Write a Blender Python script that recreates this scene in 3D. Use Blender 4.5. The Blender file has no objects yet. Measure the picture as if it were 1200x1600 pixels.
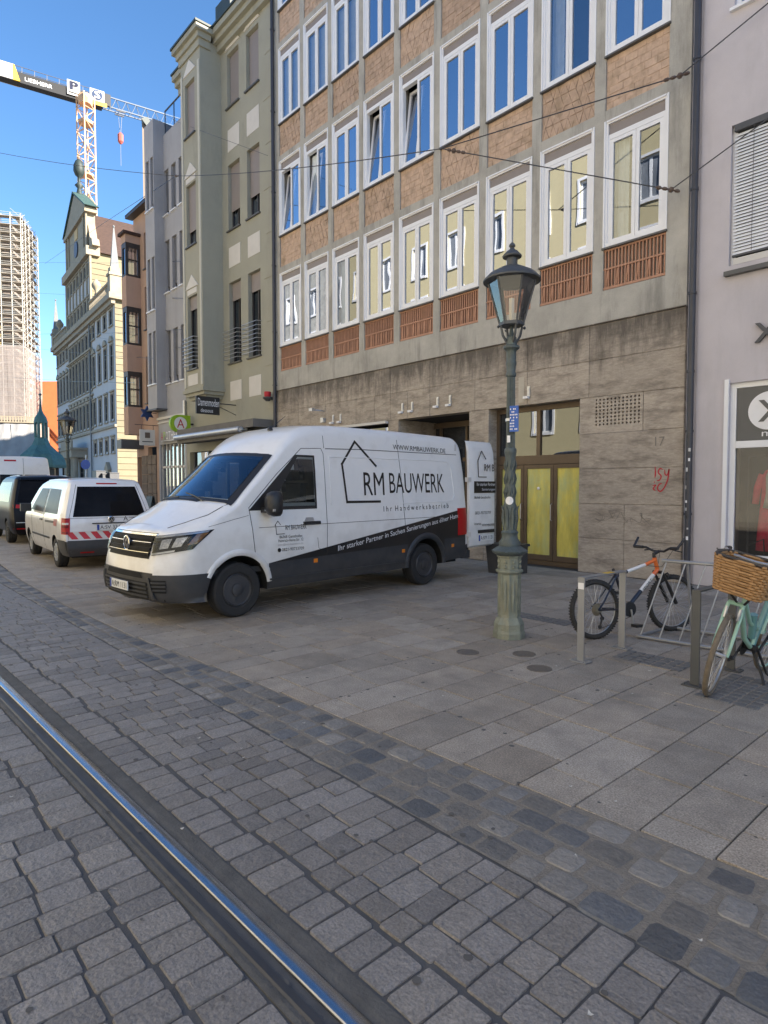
import bpy, bmesh, math, random
from math import sin, cos, pi, radians, sqrt
from mathutils import Vector, Matrix
from mathutils.bvhtree import BVHTree
from mathutils.geometry import tessellate_polygon
random.seed(7)
scn = bpy.context.scene
COL = scn.collection
# ------------------------------------------------------------------ camera
CAM_H, FPX = 1.69, 975.0
ANG, PITCH = radians(41.716), radians(2.467)
cd = bpy.data.cameras.new("camera"); cam = bpy.data.objects.new("camera", cd); COL.objects.link(cam)
cd.sensor_fit = 'HORIZONTAL'; cd.sensor_width = 36.0; cd.lens = 36.0 * FPX / 1200.0
cd.clip_start = 0.05; cd.clip_end = 2500
cam.location = (0, 0, CAM_H)
FWD = Vector((-cos(ANG) * cos(PITCH), sin(ANG) * cos(PITCH), -sin(PITCH)))
RGT = Vector((sin(ANG), cos(ANG), 0)); UPV = RGT.cross(FWD)
cam.rotation_euler = Matrix((RGT, UPV, -FWD)).transposed().to_euler()
scn.camera = cam
# ------------------------------------------------------------------ light
SUN_DIR = Vector((-0.76, -0.40, -0.50)).normalized()      # the way the light travels
SUN_EL = math.asin(-SUN_DIR.z)
w = bpy.data.worlds.new("World"); scn.world = w; w.use_nodes = True
nt = w.node_tree; bg = nt.nodes["Background"]
sky = nt.nodes.new("ShaderNodeTexSky"); sky.sky_type = 'NISHITA'; sky.sun_disc = False
sky.sun_elevation = SUN_EL
sky.sun_rotation = math.atan2(-SUN_DIR.x, -SUN_DIR.y)
sky.air_density = 1.0; sky.dust_density = 0.15; sky.ozone_density = 3.0; sky.altitude = 500
hs = nt.nodes.new("ShaderNodeHueSaturation"); hs.inputs["Saturation"].default_value = 1.15
nt.links.new(sky.outputs[0], hs.inputs["Color"]); nt.links.new(hs.outputs[0], bg.inputs[0])
bg.inputs[1].default_value = 0.075
sd = bpy.data.lights.new("sun", 'SUN'); sd.energy = 5.0; sd.angle = radians(0.5); sd.color = (1, .90, .76)
so = bpy.data.objects.new("sun", sd); COL.objects.link(so); so.location = (20, 15, 30)
so.rotation_euler = SUN_DIR.to_track_quat('-Z', 'Y').to_euler()
scn.view_settings.view_transform = 'Standard'; scn.view_settings.look = 'None'
scn.view_settings.gamma = 1; scn.view_settings.use_curve_mapping = False
scn.view_settings.exposure = 2.0
try:
    scn.cycles.max_bounces = 8; scn.cycles.transparent_max_bounces = 12; scn.cycles.caustics_reflective = False
    scn.cycles.use_denoising = True; scn.cycles.sample_clamp_indirect = 4
except Exception: pass
# ------------------------------------------------------------------ helpers
def at(px, py, d):
    "point seen at pixel (px,py) of the 1200x1600 photo, d metres along the view axis"
    return Vector((0, 0, CAM_H)) + (FWD + RGT * ((px - 600) / FPX) + UPV * ((800 - py) / FPX)) * d
WM = {}
def tag(o, label=None, cat=None, group=None, kind=None):
    if label: o["label"] = label
    if cat: o["category"] = cat
    if group: o["group"] = group
    if kind: o["kind"] = kind
    return o
def thing(name, label, cat, loc=(0, 0, 0), rz=0, group=None):
    o = bpy.data.objects.new(name, None); COL.objects.link(o)
    o.empty_display_size = .3
    o.location = loc; o.rotation_euler = (0, 0, rz)
    WM[o.name] = Matrix.Translation(Vector(loc)) @ Matrix.Rotation(rz, 4, 'Z')
    return tag(o, label, cat, group)
class MB:
    def __init__(s): s.v = []; s.f = []; s.m = []; s.cm = 0
    def mat(s, i): s.cm = i; return s
    def add(s, vs, fs):
        b = len(s.v); s.v += [tuple(v) for v in vs]
        for f in fs: s.f.append(tuple(b + i for i in f)); s.m.append(s.cm)
        return s
    def box(s, x0, x1, y0, y1, z0, z1):
        return s.add([(x0,y0,z0),(x1,y0,z0),(x1,y1,z0),(x0,y1,z0),(x0,y0,z1),(x1,y0,z1),(x1,y1,z1),(x0,y1,z1)],
                     [(0,3,2,1),(4,5,6,7),(0,1,5,4),(1,2,6,5),(2,3,7,6),(3,0,4,7)])
    def quad(s, a, b, c, d): return s.add([a, b, c, d], [(0, 1, 2, 3)])
    def prism(s, poly, vec):
        n = len(poly); vec = Vector(vec); a = [Vector(p) for p in poly]
        fs = [tuple(range(n))[::-1], tuple(range(n, 2 * n))] + [(i, (i + 1) % n, n + (i + 1) % n, n + i) for i in range(n)]
        return s.add(a + [p + vec for p in a], fs)
    def tube(s, pts, r, n=6, caps=True, closed=False):
        P = [Vector(p) for p in pts]; k = len(P); R = r if isinstance(r, (list, tuple)) else [r] * k
        b = len(s.v); up = None
        for i in range(k):
            if closed: t = P[(i + 1) % k] - P[i - 1]
            else: t = P[min(i + 1, k - 1)] - P[max(i - 1, 0)]
            t = t.normalized() if t.length > 1e-9 else Vector((0, 0, 1))
            if up is None:
                up = Vector((0, 0, 1)) if abs(t.z) < .9 else Vector((1, 0, 0))
            u = up - t * up.dot(t)
            if u.length < 1e-4: u = t.orthogonal()
            u.normalize(); up = u; vv = t.cross(u)
            for j in range(n):
                a = 2 * pi * (j + .5) / n
                s.v.append(tuple(P[i] + (u * cos(a) + vv * sin(a)) * R[i]))
        rng = range(k if closed else k - 1)
        for i in rng:
            for j in range(n):
                a = b + i * n + j; c = b + i * n + (j + 1) % n; i2 = (i + 1) % k
                s.f.append((a, c, b + i2 * n + (j + 1) % n, b + i2 * n + j)); s.m.append(s.cm)
        if caps and not closed:
            s.f.append(tuple(b + j for j in range(n))[::-1]); s.m.append(s.cm)
            s.f.append(tuple(b + (k - 1) * n + j for j in range(n))); s.m.append(s.cm)
        return s
    def bar(s, p0, p1, w, h, up=(0, 0, 1)):
        p0 = Vector(p0); p1 = Vector(p1); t = (p1 - p0).normalized(); up = Vector(up)
        if abs(t.dot(up)) > .98: up = Vector((1, 0, 0))
        sd_ = t.cross(up).normalized() * (w / 2); u = sd_.cross(t).normalized() * (h / 2)
        vs = [p + a * sd_ + b * u for p in (p0, p1) for a, b in ((-1, -1), (1, -1), (1, 1), (-1, 1))]
        return s.add(vs, [(0,3,2,1),(4,5,6,7),(0,1,5,4),(1,2,6,5),(2,3,7,6),(3,0,4,7)])
    def lathe(s, prof, n=16, c=(0, 0, 0), rot=0.0, axis='Z', sc=(1, 1)):
        b = len(s.v); k = len(prof)
        for r, z in prof:
            for j in range(n):
                a = rot + 2 * pi * j / n; p = (r * cos(a) * sc[0], r * sin(a) * sc[1], z)
                if axis == 'Y': p = (p[0], p[2], p[1])
                if axis == 'X': p = (p[2], p[0], p[1])
                s.v.append((p[0] + c[0], p[1] + c[1], p[2] + c[2]))
        for i in range(k - 1):
            for j in range(n):
                q = (b + i * n + j, b + i * n + (j + 1) % n, b + (i + 1) * n + (j + 1) % n, b + (i + 1) * n + j)
                s.f.append(q if axis != 'Y' else q[::-1]); s.m.append(s.cm)
        for e in (0, k - 1):
            q = tuple(b + e * n + j for j in range(n))
            s.f.append(q[::-1] if (e == 0) != (axis == 'Y') else q); s.m.append(s.cm)
        return s
    def grid(s, pts):           # pts[i][j]
        b = len(s.v); n = len(pts); m = len(pts[0])
        for r in pts: s.v += [tuple(p) for p in r]
        for i in range(n - 1):
            for j in range(m - 1):
                s.f.append((b+i*m+j, b+(i+1)*m+j, b+(i+1)*m+j+1, b+i*m+j+1)); s.m.append(s.cm)
        return s
    def xf(s, M):
        s.v = [tuple(M @ Vector(v)) for v in s.v]; return s
    def mesh(s, name, mats):
        me = bpy.data.meshes.new(name); me.from_pydata(s.v, [], s.f)
        for m in (mats if isinstance(mats, (list, tuple)) else [mats]): me.materials.append(m)
        if any(s.m): me.polygons.foreach_set("material_index", s.m)
        return me
    def build(s, name, mats, parent=None, smooth=False, world=True, loc=None, angle=None):
        if world and parent is not None:
            inv = WM[parent.name].inverted(); s.v = [tuple(inv @ Vector(v)) for v in s.v]
        me = s.mesh(name, mats)
        return obj(name, me, parent, smooth=smooth, angle=angle)
def obj(name, me, parent=None, loc=None, smooth=False, angle=None, rot=None, scale=None):
    o = bpy.data.objects.new(name, me); COL.objects.link(o)
    if loc is not None: o.location = loc
    if rot is not None: o.rotation_euler = rot
    if scale is not None: o.scale = scale
    if smooth:
        if angle:
            bm = bmesh.new(); bm.from_mesh(me)
            bmesh.ops.remove_doubles(bm, verts=bm.verts, dist=1e-5)
            bmesh.ops.recalc_face_normals(bm, faces=bm.faces)
            for e in bm.edges:
                if len(e.link_faces) == 2 and e.calc_face_angle(0) > radians(angle): e.smooth = False
            for f in bm.faces: f.smooth = True
            bm.to_mesh(me); bm.free()
        else:
            me.polygons.foreach_set("use_smooth", [True] * len(me.polygons))
    if parent is not None:
        o.parent = parent
        WM[o.name] = WM[parent.name] @ Matrix.LocRotScale(o.location, o.rotation_euler, o.scale)
    else:
        WM[o.name] = Matrix.LocRotScale(o.location, o.rotation_euler, o.scale)
    return o
def copy_tree(o, parent=None, loc=None, rot=None):
    c = o.copy(); COL.objects.link(c)
    if parent is not None: c.parent = parent
    if loc is not None: c.location = loc
    if rot is not None: c.rotation_euler = rot
    WM[c.name] = (WM[c.parent.name] if c.parent else Matrix()) @ Matrix.LocRotScale(c.location, c.rotation_euler, c.scale)
    for ch in list(o.children): copy_tree(ch, c)
    return c
# ------------------------------------------------------------------ materials
def mat(name, col, rough=.7, metal=0., var=.12, vscale=3., bump=.0, bscale=60., spec=.5, rnd=0., coat=0., stain=None, stretch=None, alpha=None, rnd2=None, grain=0.):
    m = bpy.data.materials.new(name); m.use_nodes = True
    N = m.node_tree.nodes; L = m.node_tree.links; b = N["Principled BSDF"]
    b.inputs["Roughness"].default_value = rough; b.inputs["Metallic"].default_value = metal
    b.inputs["Specular IOR Level"].default_value = spec
    if coat: b.inputs["Coat Weight"].default_value = coat; b.inputs["Coat Roughness"].default_value = .04
    tc = N.new("ShaderNodeNewGeometry"); vec = tc.outputs["Position"]
    if stretch:
        mp = N.new("ShaderNodeMapping"); mp.inputs["Scale"].default_value = stretch; L.new(vec, mp.inputs[0]); vec_s = mp.outputs[0]
    else: vec_s = vec
    c4 = (*col, 1)
    last = None
    def mult(a, fac_socket, lo, hi):
        mr = N.new("ShaderNodeMapRange"); mr.inputs["To Min"].default_value = lo; mr.inputs["To Max"].default_value = hi
        mr.inputs["From Min"].default_value = .25; mr.inputs["From Max"].default_value = .75
        L.new(fac_socket, mr.inputs[0])
        mx = N.new("ShaderNodeVectorMath"); mx.operation = 'SCALE'
        if a is None: mx.inputs[0].default_value = col
        else: L.new(a, mx.inputs[0])
        L.new(mr.outputs[0], mx.inputs["Scale"]); return mx.outputs[0]
    if var:
        n1 = N.new("ShaderNodeTexNoise"); n1.inputs["Scale"].default_value = vscale; n1.inputs["Detail"].default_value = 6
        n1.inputs["Roughness"].default_value = .65
        L.new(vec_s, n1.inputs["Vector"]); last = mult(last, n1.outputs["Fac"], 1 - var, 1 + var)
    if grain:
        n3 = N.new("ShaderNodeTexNoise"); n3.inputs["Scale"].default_value = 105; n3.inputs["Detail"].default_value = 3
        L.new(vec, n3.inputs["Vector"]); last = mult(last, n3.outputs["Fac"], 1 - grain, 1 + grain)
    if rnd:
        oi = N.new("ShaderNodeObjectInfo")
        mr = N.new("ShaderNodeMapRange"); mr.inputs["To Min"].default_value = 1 - rnd; mr.inputs["To Max"].default_value = 1 + rnd
        L.new(oi.outputs["Random"], mr.inputs[0])
        mx = N.new("ShaderNodeVectorMath"); mx.operation = 'SCALE'
        if last is None: mx.inputs[0].default_value = col
        else: L.new(last, mx.inputs[0])
        L.new(mr.outputs[0], mx.inputs["Scale"]); last = mx.outputs[0]
        if rnd2:      # a second tint for some of the pieces
            wn = N.new("ShaderNodeTexWhiteNoise"); wn.noise_dimensions = '1D'; L.new(oi.outputs["Random"], wn.inputs["W"])
            mr2 = N.new("ShaderNodeMapRange"); mr2.inputs["From Min"].default_value = .35; L.new(wn.outputs["Value"], mr2.inputs[0])
            mm = N.new("ShaderNodeMix"); mm.data_type = 'RGBA'; mm.blend_type = 'MULTIPLY'
            L.new(mr2.outputs[0], mm.inputs[0]); L.new(last, mm.inputs[6]); mm.inputs[7].default_value = (*rnd2, 1); last = mm.outputs[2]
    if stain:                       # dark weathering: (colour, scale, low, high, stretch)
        sc_, ss, lo, hi, st = stain
        mp = N.new("ShaderNodeMapping"); mp.inputs["Scale"].default_value = st; L.new(vec, mp.inputs[0])
        n2 = N.new("ShaderNodeTexNoise"); n2.inputs["Scale"].default_value = ss; n2.inputs["Detail"].default_value = 8; n2.inputs["Roughness"].default_value = .7
        L.new(mp.outputs[0], n2.inputs["Vector"])
        mr = N.new("ShaderNodeMapRange"); mr.inputs["From Min"].default_value = lo; mr.inputs["From Max"].default_value = hi
        L.new(n2.outputs["Fac"], mr.inputs[0])
        mx = N.new("ShaderNodeMix"); mx.data_type = 'RGBA'; L.new(mr.outputs[0], mx.inputs[0])
        if last is None: mx.inputs[6].default_value = c4
        else: L.new(last, mx.inputs[6])
        mx.inputs[7].default_value = (*sc_, 1); last = mx.outputs[2]
    if last is None: b.inputs["Base Color"].default_value = c4
    else: L.new(last, b.inputs["Base Color"])
    if bump:
        nb = N.new("ShaderNodeTexNoise"); nb.inputs["Scale"].default_value = bscale; nb.inputs["Detail"].default_value = 4
        L.new(vec, nb.inputs["Vector"]); bp = N.new("ShaderNodeBump"); bp.inputs["Strength"].default_value = bump; bp.inputs["Distance"].default_value = .02
        L.new(nb.outputs["Fac"], bp.inputs["Height"]); L.new(bp.outputs[0], b.inputs["Normal"])
    if alpha is not None: b.inputs["Alpha"].default_value = alpha
    return m
def glass(name, tint=(.5, .55, .6), refl=.4, gcol=(.85, .9, .95), rough=.0, wob=0.):
    m = bpy.data.materials.new(name); m.use_nodes = True
    N = m.node_tree.nodes; L = m.node_tree.links; N.remove(N["Principled BSDF"])
    out = N["Material Output"]; mx = N.new("ShaderNodeMixShader")
    g = N.new("ShaderNodeBsdfGlossy"); g.inputs["Color"].default_value = (*gcol, 1); g.inputs["Roughness"].default_value = rough
    t = N.new("ShaderNodeBsdfTransparent"); t.inputs["Color"].default_value = (*tint, 1)
    fr = N.new("ShaderNodeFresnel"); fr.inputs["IOR"].default_value = 1.5
    ad = N.new("ShaderNodeMath"); ad.operation = 'ADD'; ad.use_clamp = True; ad.inputs[1].default_value = refl
    L.new(fr.outputs[0], ad.inputs[0]); L.new(ad.outputs[0], mx.inputs[0])
    if wob:
        tc = N.new("ShaderNodeNewGeometry"); n = N.new("ShaderNodeTexNoise"); n.inputs["Scale"].default_value = 1.3; n.inputs["Detail"].default_value = 1
        L.new(tc.outputs["Position"], n.inputs["Vector"]); bp = N.new("ShaderNodeBump"); bp.inputs["Strength"].default_value = wob; bp.inputs["Distance"].default_value = .05
        L.new(n.outputs[0], bp.inputs["Height"]); L.new(bp.outputs[0], g.inputs["Normal"])
    L.new(t.outputs[0], mx.inputs[1]); L.new(g.outputs[0], mx.inputs[2]); L.new(mx.outputs[0], out.inputs[0])
    return m
M = {}
M['concrete'] = mat('weathered concrete', (.40, .385, .35), .9, var=.2, vscale=1.8, bump=.15, bscale=30, stain=((.17, .165, .15), 1.6, .50, .80, (2.2, 2.2, .30)), grain=.08)
M['travertine'] = mat('stained travertine', (.375, .325, .272), .75, var=.26, vscale=7, stretch=(1.6, 1.6, 6), bump=.12, bscale=25, rnd=.10, stain=((.13, .11, .09), 3.0, .47, .76, (.6, .6, 2.0)), grain=.12)
M['terracotta'] = mat('terracotta relief', (.48, .345, .255), .85, var=.22, vscale=7, bump=.2, bscale=50, rnd=.10, stain=((.2, .15, .09), 3, .5, .8, (1, 1, 1)))
M['louvre'] = mat('terracotta louvre', (.43, .235, .155), .8, var=.15, vscale=6, rnd=.06)
M['white_frame'] = mat('white window frame', (.78, .79, .82), .4, var=.04, vscale=3)
M['shutter'] = mat('taupe roller shutter', (.25, .22, .21), .6, var=.05)
M['sill'] = mat('dark metal sill', (.09, .09, .09), .5)
M['room'] = mat('dark room', (.035, .035, .04), .9, var=.3)
M['curtain'] = mat('white curtain', (.72, .78, .82), .9, var=.1, vscale=6)
def top_dirt(m, z0, z1, colr, sc_):
    "runoff dirt hanging down from a ledge"
    N = m.node_tree.nodes; L = m.node_tree.links; b = N["Principled BSDF"]; src = b.inputs["Base Color"].links[0].from_socket
    g = N.new("ShaderNodeNewGeometry"); sx = N.new("ShaderNodeSeparateXYZ"); L.new(g.outputs["Position"], sx.inputs[0])
    mr = N.new("ShaderNodeMapRange"); mr.inputs["From Min"].default_value = z0; mr.inputs["From Max"].default_value = z1; L.new(sx.outputs[2], mr.inputs[0])
    mp = N.new("ShaderNodeMapping"); mp.inputs["Scale"].default_value = (1, 1, .22); L.new(g.outputs["Position"], mp.inputs[0])
    n = N.new("ShaderNodeTexNoise"); n.inputs["Scale"].default_value = sc_; n.inputs["Detail"].default_value = 7; n.inputs["Roughness"].default_value = .75; L.new(mp.outputs[0], n.inputs["Vector"])
    a = N.new("ShaderNodeMath"); a.operation = 'MULTIPLY_ADD'; L.new(mr.outputs[0], a.inputs[0]); a.inputs[1].default_value = .55; L.new(n.outputs["Fac"], a.inputs[2])
    m2 = N.new("ShaderNodeMapRange"); m2.inputs["From Min"].default_value = .78; m2.inputs["From Max"].default_value = 1.05; m2.inputs["To Max"].default_value = .9; L.new(a.outputs[0], m2.inputs[0])
    mx = N.new("ShaderNodeMix"); mx.data_type = 'RGBA'; L.new(m2.outputs[0], mx.inputs[0]); L.new(src, mx.inputs[6]); mx.inputs[7].default_value = (*colr, 1); L.new(mx.outputs[2], b.inputs["Base Color"])
def low_dirt(m, z0, z1, colr, sc_, amt=.6):
    "road grime thrown up from below"
    N = m.node_tree.nodes; L = m.node_tree.links; b = N["Principled BSDF"]; src = b.inputs["Base Color"].links[0].from_socket
    g = N.new("ShaderNodeNewGeometry"); sx = N.new("ShaderNodeSeparateXYZ"); L.new(g.outputs["Position"], sx.inputs[0])
    mr = N.new("ShaderNodeMapRange"); mr.inputs["From Min"].default_value = z1; mr.inputs["From Max"].default_value = z0; L.new(sx.outputs[2], mr.inputs[0])
    n = N.new("ShaderNodeTexNoise"); n.inputs["Scale"].default_value = sc_; n.inputs["Detail"].default_value = 6; L.new(g.outputs["Position"], n.inputs["Vector"])
    a = N.new("ShaderNodeMath"); a.operation = 'MULTIPLY_ADD'; L.new(mr.outputs[0], a.inputs[0]); a.inputs[1].default_value = .7; L.new(n.outputs["Fac"], a.inputs[2])
    m2 = N.new("ShaderNodeMapRange"); m2.inputs["From Min"].default_value = .55; m2.inputs["From Max"].default_value = 1.25; m2.inputs["To Max"].default_value = amt; L.new(a.outputs[0], m2.inputs[0])
    mx = N.new("ShaderNodeMix"); mx.data_type = 'RGBA'; L.new(m2.outputs[0], mx.inputs[0]); L.new(src, mx.inputs[6]); mx.inputs[7].default_value = (*colr, 1); L.new(mx.outputs[2], b.inputs["Base Color"])
top_dirt(M['concrete'], 18.0, 19.4, (.12, .115, .10), 2.0)
top_dirt(M['travertine'], 3.2, 4.72, (.085, .072, .06), 3.2)
M['wglass'] = glass('window glass', (.45, .5, .55), .40, (.84, .90, 1.0), wob=.035)
M['bglass'] = glass('window glass over blinds', (.8, .85, .9), .22, (.84, .90, 1.0), wob=.03)
M['sglass'] = glass('shop glass', (.85, .87, .87), .03, (.9, .92, .95))
M['dglass'] = glass('dark glass', (.10, .11, .12), .16, (.8, .88, 1), wob=.02)
M['lav'] = mat('lavender plaster', (.52, .49, .52), .9, var=.07, vscale=1.5, bump=.12, bscale=70, stain=((.42, .40, .42), 1.1, .52, .85, (1.6, 1.6, .35)), grain=.05)
M['white'] = mat('white paint', (.78, .78, .80), .45, var=.05)
M['anth'] = mat('anthracite', (.07, .072, .08), .5, var=.1)
M['black'] = mat('black plastic', (.018, .018, .02), .45, var=.15)
M['pipe'] = mat('dark downpipe', (.045, .045, .055), .45, var=.2, vscale=2)
M['green'] = mat('olive plaster', (.33, .325, .27), .9, var=.07, vscale=1.2, bump=.05, bscale=80, stain=((.2, .2, .17), .8, .55, .9, (1, 1, .4)))
M['cream'] = mat('cream trim', (.50, .49, .43), .8, var=.06)
M['panelw'] = mat('white stucco panel', (.60, .58, .55), .85, var=.05)
M['grey'] = mat('cool grey plaster', (.36, .362, .385), .9, var=.07, vscale=1.2, stain=((.27, .27, .285), 1.0, .52, .85, (1.6, 1.6, .3)))
M['peach'] = mat('peach plaster', (.43, .295, .225), .9, var=.08, vscale=1.2, stain=((.33, .23, .18), 1.0, .52, .85, (1.6, 1.6, .3)))
M['tan'] = mat('tan plaster', (.19, .15, .118), .9, var=.06)
M['brown_dk'] = mat('dark brown timber', (.035, .03, .028), .5)
M['bronze'] = mat('bronze door frame', (.13, .095, .065), .45, metal=.3, var=.12)
M['steel'] = mat('brushed steel', (.50, .50, .51), .38, metal=.8, var=.1, vscale=8)
M['galv'] = mat('galvanised tube', (.55, .56, .58), .42, metal=.7, var=.12, vscale=20)
M['dkmetal'] = mat('dark grey metal', (.055, .055, .06), .5, metal=.3, var=.15)
M['rooftile'] = mat('brown roof tile', (.050, .028, .021), .85, var=.45, vscale=1.6, stretch=(1, 1, 2.5))
M['roofdk'] = mat('dark green roof', (.035, .05, .05), .6, var=.2)
M['copper'] = mat('green copper', (.035, .075, .068), .65, var=.25, vscale=2.5, stain=((.07, .11, .095), 2, .5, .8, (1, 1, .4)))
M['orange_roof'] = mat('orange church roof', (.45, .12, .04), .85, var=.1, vscale=1)
def text_data(body, sx=1.0):
    cu = bpy.data.curves.new("txt", 'FONT'); cu.body = body; cu.size = 1; cu.resolution_u = 3
    o = bpy.data.objects.new("txt", cu); COL.objects.link(o)
    dg = bpy.context.evaluated_depsgraph_get(); me = bpy.data.meshes.new_from_object(o.evaluated_get(dg))
    vs = [v.co.copy() for v in me.vertices]; fs = [tuple(p.vertices) for p in me.polygons]
    bpy.data.objects.remove(o); bpy.data.curves.remove(cu); bpy.data.meshes.remove(me)
    x0 = min(v.x for v in vs); x1 = max(v.x for v in vs); y0 = min(v.y for v in vs); y1 = max(v.y for v in vs)
    return [((v.x - x0) / (x1 - x0), (v.y - y0) / (y1 - y0)) for v in vs], fs
def lettering(name, body, org, u, v, m, parent, world=True, shear=0., lift=(0, 0, 0)):
    "flat lettering: org = lower left, u = vector of its full width, v = vector of its full height"
    uv, fs = text_data(body); org = Vector(org) + Vector(lift); u = Vector(u); v = Vector(v)
    b = MB().add([org + u * (a + shear * c) + v * c for a, c in uv], fs)
    return b.build(name, m, parent, world=world)
# ================================================================== GROUND
M['iron'] = mat('worn iron cover', (.15, .13, .11), .6, metal=.2, var=.25, vscale=30)
M['asphalt'] = mat('dark joint asphalt', (.088, .086, .086), .85, var=.2, vscale=8, bump=.2, bscale=120)
M['sett'] = mat('granite sett', (.212, .196, .182), .60, var=.2, vscale=14, bump=.5, bscale=45, rnd=.20, rnd2=(1.02, 1.0, .96), grain=.28, stain=((.14, .135, .135), 7, .60, .85, (1, 1, 1)))
M['bsett'] = mat('mixed border sett', (.21, .195, .175), .62, var=.2, vscale=16, bump=.5, bscale=40, rnd=.28, rnd2=(.48, .54, .64), grain=.14)
M['mortar'] = mat('pale sandy mortar', (.215, .19, .158), .95, var=.18, vscale=18, bump=.4, bscale=90, grain=.15)
M['slab'] = mat('granite slab', (.325, .287, .242), .70, var=.2, vscale=4, bump=.25, bscale=70, rnd=.16, rnd2=(.96, .91, .85), grain=.5, stain=((.17, .155, .135), 1.8, .50, .80, (1, 1, 1)))
M['slab_far'] = mat('pale granite pavement', (.40, .36, .30), .8, var=.12)
M['gravel'] = mat('city ground', (.15, .145, .14), .9, var=.15)
M['rail'] = mat('polished rail head', (.33, .34, .36), .24, metal=1, var=.35, vscale=3, stretch=(1, 40, 1))
M['rust'] = mat('rusty groove', (.075, .05, .032), .8, var=.35, vscale=9)
M['bed'] = mat('tarred rail bedding', (.10, .095, .088), .8, var=.3, vscale=9, bump=.3, bscale=70)
def lerp_tab(T, x):
    if x <= T[0][0]: return T[0][1]
    for (a, b), (c, d) in zip(T, T[1:]):
        if x <= c: return b + (d - b) * (x - a) / (c - a)
    return T[-1][1]
EDGE = [(-60, 4.5), (-30, 3.5), (-16, 2.75), (-12.5, 2.52), (-9.5, 2.45), (-7.1, 2.49), (-5, 2.66), (-3.1, 2.755), (-.85, 2.95), (4, 3.25)]
edge = lambda x: lerp_tab(EDGE, x)
rail_y = lambda x: 1.235 + .027 * x + (.004 * (x + 7) ** 2 if x < -7 else 0)
inner = lambda x: 2.19 if x > -8 else max(2.19 - .0 * x, edge(x) - .38)
gs = MB().quad((-900, -500, -.03), (300, -500, -.03), (300, 900, -.03), (-900, 900, -.03)).build('ground', M['gravel']); tag(gs, kind='structure')
xs = [-60 + 2 * i for i in range(24)] + [-12 + .5 * i for i in range(33)]
b = MB()
for x0, x1 in zip(xs, xs[1:]):
    b.quad((x0, -8, -.0085), (x1, -8, -.0085), (x1, edge(x1), -.0085), (x0, edge(x0), -.0085))
road = b.build('roadway', M['asphalt']); tag(road, kind='structure')
b = MB()
for x0, x1 in zip(xs, xs[1:]):
    b.quad((x0, edge(x0), -.010), (x1, edge(x1), -.010), (x1, 12, -.010), (x0, 12, -.010))
pave = b.build('pavement', mat('slab joint', (.07, .065, .06), .9, var=.2)); tag(pave, kind='structure')
b = MB()
for x0, x1 in zip(xs, xs[1:]):
    if x0 < -14: continue
    b.quad((x0, inner(x0) + .01, -.0050), (x1, inner(x1) + .01, -.0050), (x1, edge(x1) + .02, -.0035), (x0, edge(x0) + .02, -.0035))
MB().box(-60, 30, -7.28, -3.6, -.03, .10).build('opposite_pavement', M['slab_far'], pave)  # unseen far side, added in pale stone to bounce sunlight into the street
b.build('mortar_bed', M['mortar'], road)
def strip(name, prof, m, x0=-16, x1=4, step=.5, parent=None, smooth=False):
    n = int((x1 - x0) / step); P = [[(x0 + i * step, rail_y(x0 + i * step) + dy, z) for dy, z in prof] for i in range(n + 1)]
    return MB().grid(P).build(name, m, parent, smooth=smooth)
rail = strip('tram_rail', [(-.036, -.06), (-.034, .001), (-.028, .0055), (0, .007), (.028, .0055), (.034, .001), (.036, -.06)], M['rail'], smooth=True)
tag(rail, 'shiny grooved steel tram rail set flush between the setts', 'tram rail')
strip('groove', [(-.034, -.035), (-.086, -.035)], M['rust'], parent=rail)
strip('groove_lip', [(-.086, -.035), (-.084, .0), (-.076, .004), (-.10, .004), (-.108, -.002), (-.108, -.02)], M['dkmetal'], parent=rail)
strip('bedding', [(.036, -.004), (.07, .0), (.118, -.002), (.119, -.03)], M['bed'], parent=road)
strip('bedding', [(-.106, -.003), (-.125, .0), (-.145, -.002), (-.146, -.03)], M['bed'], parent=road)
def sett_mesh(k, inset=.03, corner=.10, dome=.0, n=12, jit=.018, drop=-.012):
    rr = random.Random(k); e = 2 / (2 + 1 / corner * .6); out = []; top = []
    for i in range(n):
        a = 2 * pi * (i + .5) / n; c_, s_ = cos(a), sin(a)
        # spread the points towards the corners of the rectangle
        x = math.copysign(abs(c_) ** e, c_) * .5; y = math.copysign(abs(s_) ** e, s_) * .5
        x += rr.uniform(-jit, jit); y += rr.uniform(-jit, jit)
        x = max(-.5, min(.5, x)); y = max(-.5, min(.5, y))
        out.append((x, y, drop)); t = 1 - 2 * inset
        top.append((x * t, y * t, rr.uniform(-.0012, .0008)))
    fs = [(i, (i + 1) % n, n + (i + 1) % n, n + i) for i in range(n)]
    vs = out + top
    if dome:
        mid = [(x * .62, y * .62, dome + rr.uniform(-.001, .001)) for x, y, z in top]; vs += mid
        fs += [(n + i, n + (i + 1) % n, 2 * n + (i + 1) % n, 2 * n + i) for i in range(n)] + [tuple(range(2 * n, 3 * n))]
    else: fs.append(tuple(range(n, 2 * n)))
    return vs, fs
SETT = [sett_mesh(k, .016, .045, .0006) for k in range(12)]; BSETT = [sett_mesh(40 + k, .045, .16, .004, jit=.03, drop=-.010) for k in range(12)]; SLAB = [([(-.5, -.5, -.012), (.5, -.5, -.012), (.5, .5, -.012), (-.5, .5, -.012), (-.494, -.496, 0), (.494, -.496, 0), (.494, .496, 0), (-.494, .496, 0)], [(4, 5, 6, 7), (0, 1, 5, 4), (1, 2, 6, 5), (2, 3, 7, 6), (3, 0, 4, 7)])]
def mk_meshes(V, name, m):
    out = []
    for vs, fs in V:
        me = bpy.data.meshes.new(name); me.from_pydata(vs, [], fs); me.materials.append(m)
        out.append(me)
    return out
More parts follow.
